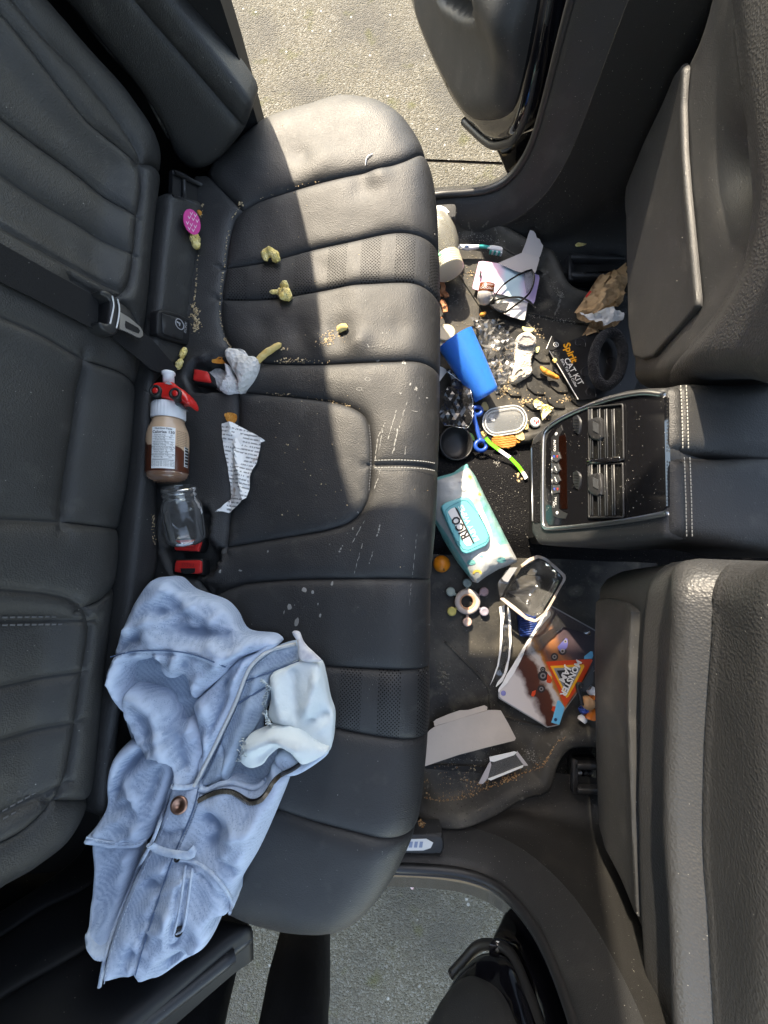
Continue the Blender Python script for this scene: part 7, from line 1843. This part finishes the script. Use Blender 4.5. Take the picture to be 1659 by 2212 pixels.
# front with waistband, pocket and zip edge
jpiece('front_panel', J2([(575, 288), (640, 300), (735, 284), (765, 322), (850, 275), (960, 264), (1062, 300), (1130, 250), (1160, 180), (1250, 240), (1240, 310), (1180, 465), (1080, 685), (980, 855), (935, 960), (920, 1045), (835, 1072), (832, 1135), (802, 1205), (760, 1262), (680, 1285), (640, 1332), (560, 1392), (490, 1432), (380, 1447), (340, 1425), (240, 1450), (148, 1478), (140, 1455), (180, 1290), (240, 1100), (300, 940), (380, 770), (460, 620), (520, 450)]), .026, den,
       [(J2([(780, 450), (860, 560), (820, 600)]), -.010, .014), (J2([(880, 580), (1050, 490)]), .006, .008), (J2([(850, 690), (960, 760)]), -.006, .008), (J2([(430, 1100), (520, 1080)]), .005, .006), (J2([(360, 1250), (450, 1262)]), -.005, .006), (J2([(330, 1130), (300, 1280)]), .004, .006), (J2([(600, 980), (560, 1200)]), .005, .008), (J2([(1120, 330), (1060, 520), (980, 700)]), .006, .012), (J2([(760, 420), (880, 420), (960, 500)]), .008, .014), (J2([(1000, 420), (900, 700), (820, 1000)]), .008, .040), (J2([(640, 800), (540, 1100), (430, 1380)]), .008, .022), (J2([(500, 560), (560, 590), (620, 560)]), -.005, .007), (J2([(430, 850), (500, 870)]), -.005, .006), (J2([(480, 760), (540, 770)]), .005, .006), (J2([(350, 1150), (400, 1200), (380, 1300)]), .006, .010), (J2([(700, 1000), (780, 1130), (700, 1230)]), .008, .018), (J2([(560, 1330), (660, 1240)]), -.008, .008)],
       .026, .028, .006, 9, [J2([(735, 284), (712, 400), (680, 490), (595, 680), (540, 830), (480, 1010), (420, 1200), (350, 1430)]), J2([(600, 722), (700, 738), (790, 795), (870, 880), (925, 970), (915, 1050)]), J2([(650, 765), (635, 880), (612, 1040), (580, 1172), (630, 1165), (665, 1000), (690, 780)])], skirt=.03)
jpiece('pocket_bag', J2([(835, 1060), (925, 1035), (935, 960), (905, 935), (870, 985)]), .022, den_hem, (), .006, .006, .001, 12, step=.004)
jpiece('hem_band', J2([(380, 1445), (490, 1430), (640, 1330), (760, 1260), (830, 1130), (800, 1120), (700, 1230), (600, 1300), (500, 1370), (390, 1390)]), .020, den, (), .010, .008, .003, 13)
# pocket lining, two drapes
jpiece('pocket_lining', J1([(1148, 702), (1240, 650), (1335, 603), (1440, 622), (1470, 700), (1500, 850), (1528, 940), (1522, 1080), (1502, 1150), (1440, 1170), (1350, 1100), (1250, 1010), (1180, 990), (1135, 935), (1152, 830)]), .030, lining,
       [(J1([(1290, 680), (1300, 850), (1310, 930)]), -.006, .006), (J1([(1440, 700), (1380, 880), (1420, 940)]), .012, .014), (J1([(1180, 760), (1240, 940)]), .010, .014), (J1([(1400, 950), (1500, 920)]), -.012, .010)], .014, .016, .0035, 10)
jpiece('pocket_lining', J1([(967, 1195), (975, 1130), (1005, 1080), (1100, 1035), (1180, 1000), (1245, 998), (1350, 1040), (1440, 1110), (1500, 1150), (1350, 1226), (1270, 1150), (1210, 1128), (1140, 1180), (1105, 1228), (1045, 1250), (1000, 1235)]), .044, lining,
       [(J1([(1040, 1080), (1180, 1040), (1330, 1090)]), .014, .018), (J1([(1100, 1180), (1180, 1110)]), -.008, .010), (J1([(1250, 1110), (1350, 1200)]), .008, .010)], .012, .012, .003, 11)
jpiece('fly_facing', J1([(1180, 1180), (1250, 1150), (1330, 1215), (1400, 1190), (1500, 1120), (1490, 1170), (1400, 1240), (1310, 1290), (1240, 1290), (1190, 1240)]), .020, den, (), .010, .010, .003, 14)
jpiece('care_label', J1([(1280, 438), (1322, 436), (1345, 490), (1372, 525), (1420, 570), (1452, 612), (1330, 604), (1312, 500)]), .036, mat('care_label_cloth', (.66, .64, .62), .85, .2, var=(70, (.45, .44, .48)), dirt=(40, (.55, .45, .33), .6, .7)), (), .006, .008, .003, 15, step=.004, skirt=.003)
BJ = build_bvh(lambda o: o.parent is not None and o.parent == jeans)
def jh(pts, h=.001):
    out = []
    for p in pts:
        q = hit2(*p, BJ)
        if q is None: q = pt(*p, .81)
        out.append(q+np.array([0, 0, h]))
    return np.array(out)
def dense(pts, n=8):
    return [tuple(p) for p in smooth_line(np.array(pts, float), n)]
def piping(name, px, r, m, h=.001, ratio=1.0):
    P = jh(dense(px), h); k = len(P)
    for _ in range(3):
        P[1:-1] = (P[:-2]+2*P[1:-1]+P[2:])/4
    v, f = tube(smooth_line(P, .003), r, 8, ratio=ratio); return mk(name, v, f, m, jeans)
welt = mat('pale_piping', (.55, .56, .55), .9, .1, bump=('n', 300, .6, .002))
piping('waist_piping', J1([(1310, 502), (1150, 542), (1052, 622), (1012, 690), (952, 850), (852, 1060), (772, 1220), (708, 1342)]), .0028, welt, .004)
piping('waist_edge', J2([(572, 292), (520, 450), (458, 615), (378, 765), (296, 960), (240, 1110), (180, 1290), (145, 1476)]), .0026, den_hem, .002)
piping('waist_edge', J2([(575, 290), (640, 300), (735, 286)]), .0035, den_hem, .002)
piping('fly_edge', J2([(740, 300), (765, 325), (850, 278), (960, 268), (1062, 302), (1130, 252)]), .0040, den_hem, .003)
piping('zip_tape', J2([(728, 378), (790, 345), (850, 324), (910, 322), (960, 342), (1030, 388), (1090, 378), (1130, 340), (1170, 270), (1215, 225), (1270, 205), (1330, 165)]), .0034, zip_m, .000, .4)
zp = jh(dense(J2([(728, 378), (790, 345), (850, 324), (910, 322), (960, 342), (1030, 388), (1090, 378), (1130, 340), (1170, 270), (1215, 225)]), 3.2), .003); teeth = []
for a, b in zip(zp[:-1], zp[1:]):
    d = (b-a)/np.linalg.norm(b-a); s = np.cross([0, 0, 1], d); s /= np.linalg.norm(s); teeth.append(rbox((a+b)/2, d*.0007, s*.0026, np.array([0, 0, .0012]), .2))
v, f = combine(teeth); tag(mk('zip_teeth', v, f, mat('zip_brass', (.22, .17, .12), .35, metal=1), jeans, smooth=False), kind='stuff')
piping('pocket_edge', J2([(600, 722), (700, 738), (790, 795), (870, 880), (925, 970), (915, 1045)]), .0024, den_hem, .001)
piping('coin_pocket_edge', J2([(690, 780), (662, 1000), (630, 1165), (580, 1172)]), .0018, den_hem, .0005)
piping('coin_pocket_edge', J2([(650, 765), (612, 1040), (580, 1172)]), .0018, den_hem, .0005)
piping('belt_loop', J2([(452, 622), (490, 650), (560, 672), (640, 684), (700, 690), (720, 665), (690, 645)]), .0055, den_hem, .006, .5)
piping('hem_stitch', J2([(60, 598), (130, 612), (250, 634), (350, 630), (415, 612)]), .0012, den_hem, .0003)
for px, r, nm in ((J2([(615, 402)])[0], .0122, 'button'), (J2([(613, 1150)])[0], .0058, 'rivet'), (J2([(605, 718)])[0], .0042, 'rivet')):
    c = jh([px], .002)[0]
    v, f = lathe([(-.003, r*.9), (0, r), (.0018, r*.95), (.0022, r*.72), (.0010, r*.55), (.0012, r*.35), (-.0005, r*.28), (-.0006, .0002)], c, (.05, .1, 1), 30); mk(nm, v, f, copper if nm == 'button' else zip_m, jeans)
stitches('stitching', jh(dense(J2([(742, 310), (722, 400), (690, 490), (605, 680)])), .0006), jeans, den_in, .004, .003, .0006)
# frayed threads on the lining
fr_ = []
rnd = random.Random(8)
for a, b in zip(J1([(1115, 715), (1160, 760), (1130, 850), (1140, 930), (1165, 980)])[:-1], J1([(1115, 715), (1160, 760), (1130, 850), (1140, 930), (1165, 980)])[1:]):
    for i in range(9):
        t = i/9; u = a[0]+(b[0]-a[0])*t; v_ = a[1]+(b[1]-a[1])*t
        q = jh([(u, v_), (u-rnd.uniform(3, 8), v_+rnd.uniform(-4, 4))], .004); q[1, 2] += rnd.uniform(-.002, .006); fr_.append(tube(q, .0011, 5))
for i in range(12):
    u, v_ = J1([(970+rnd.uniform(0, 50), 1060+rnd.uniform(0, 140))])[0]; q = jh([(u, v_), (u-rnd.uniform(3, 9), v_+rnd.uniform(-6, 6))], .003); fr_.append(tube(q, .0009, 5))
v, f = combine(fr_); tag(mk('frayed_threads', v, f, lining, jeans), kind='stuff')

seam_m = mat('dark_denim_seam', (.10, .15, .24), .9, .1)  # dark blue for the seam lines of the jeans
piping('leg_seam', J1([(206, 583), (320, 553), (430, 545), (560, 547), (640, 556), (760, 589), (885, 643)]), .0011, seam_m, .0002)
piping('waistband_seam', J2([(728, 300), (706, 400), (674, 490), (589, 680), (534, 830), (474, 1010), (414, 1200), (352, 1415)]), .0010, seam_m, .0002)
piping('yoke_seam', J1([(1000, 727), (1100, 692), (1200, 657), (1325, 606)]), .0011, seam_m, .0002)
piping('inner_pocket_seam', J1([(945, 868), (1040, 812), (1145, 752)]), .0014, seam_m, .0002)
for l in (J2([(545, 480), (480, 630), (400, 790), (318, 980), (262, 1120), (204, 1300), (168, 1465)]), J2([(612, 735), (700, 752), (782, 808), (858, 890), (908, 975)]), J2([(75, 606), (135, 622), (250, 644), (350, 640), (408, 622)]), J1([(1160, 560), (1065, 636), (1028, 700), (968, 858), (870, 1065), (790, 1225)])):
    stitches('stitching', jh(dense(l), .0006), jeans, den_hem, .0045, .0032, .0007)
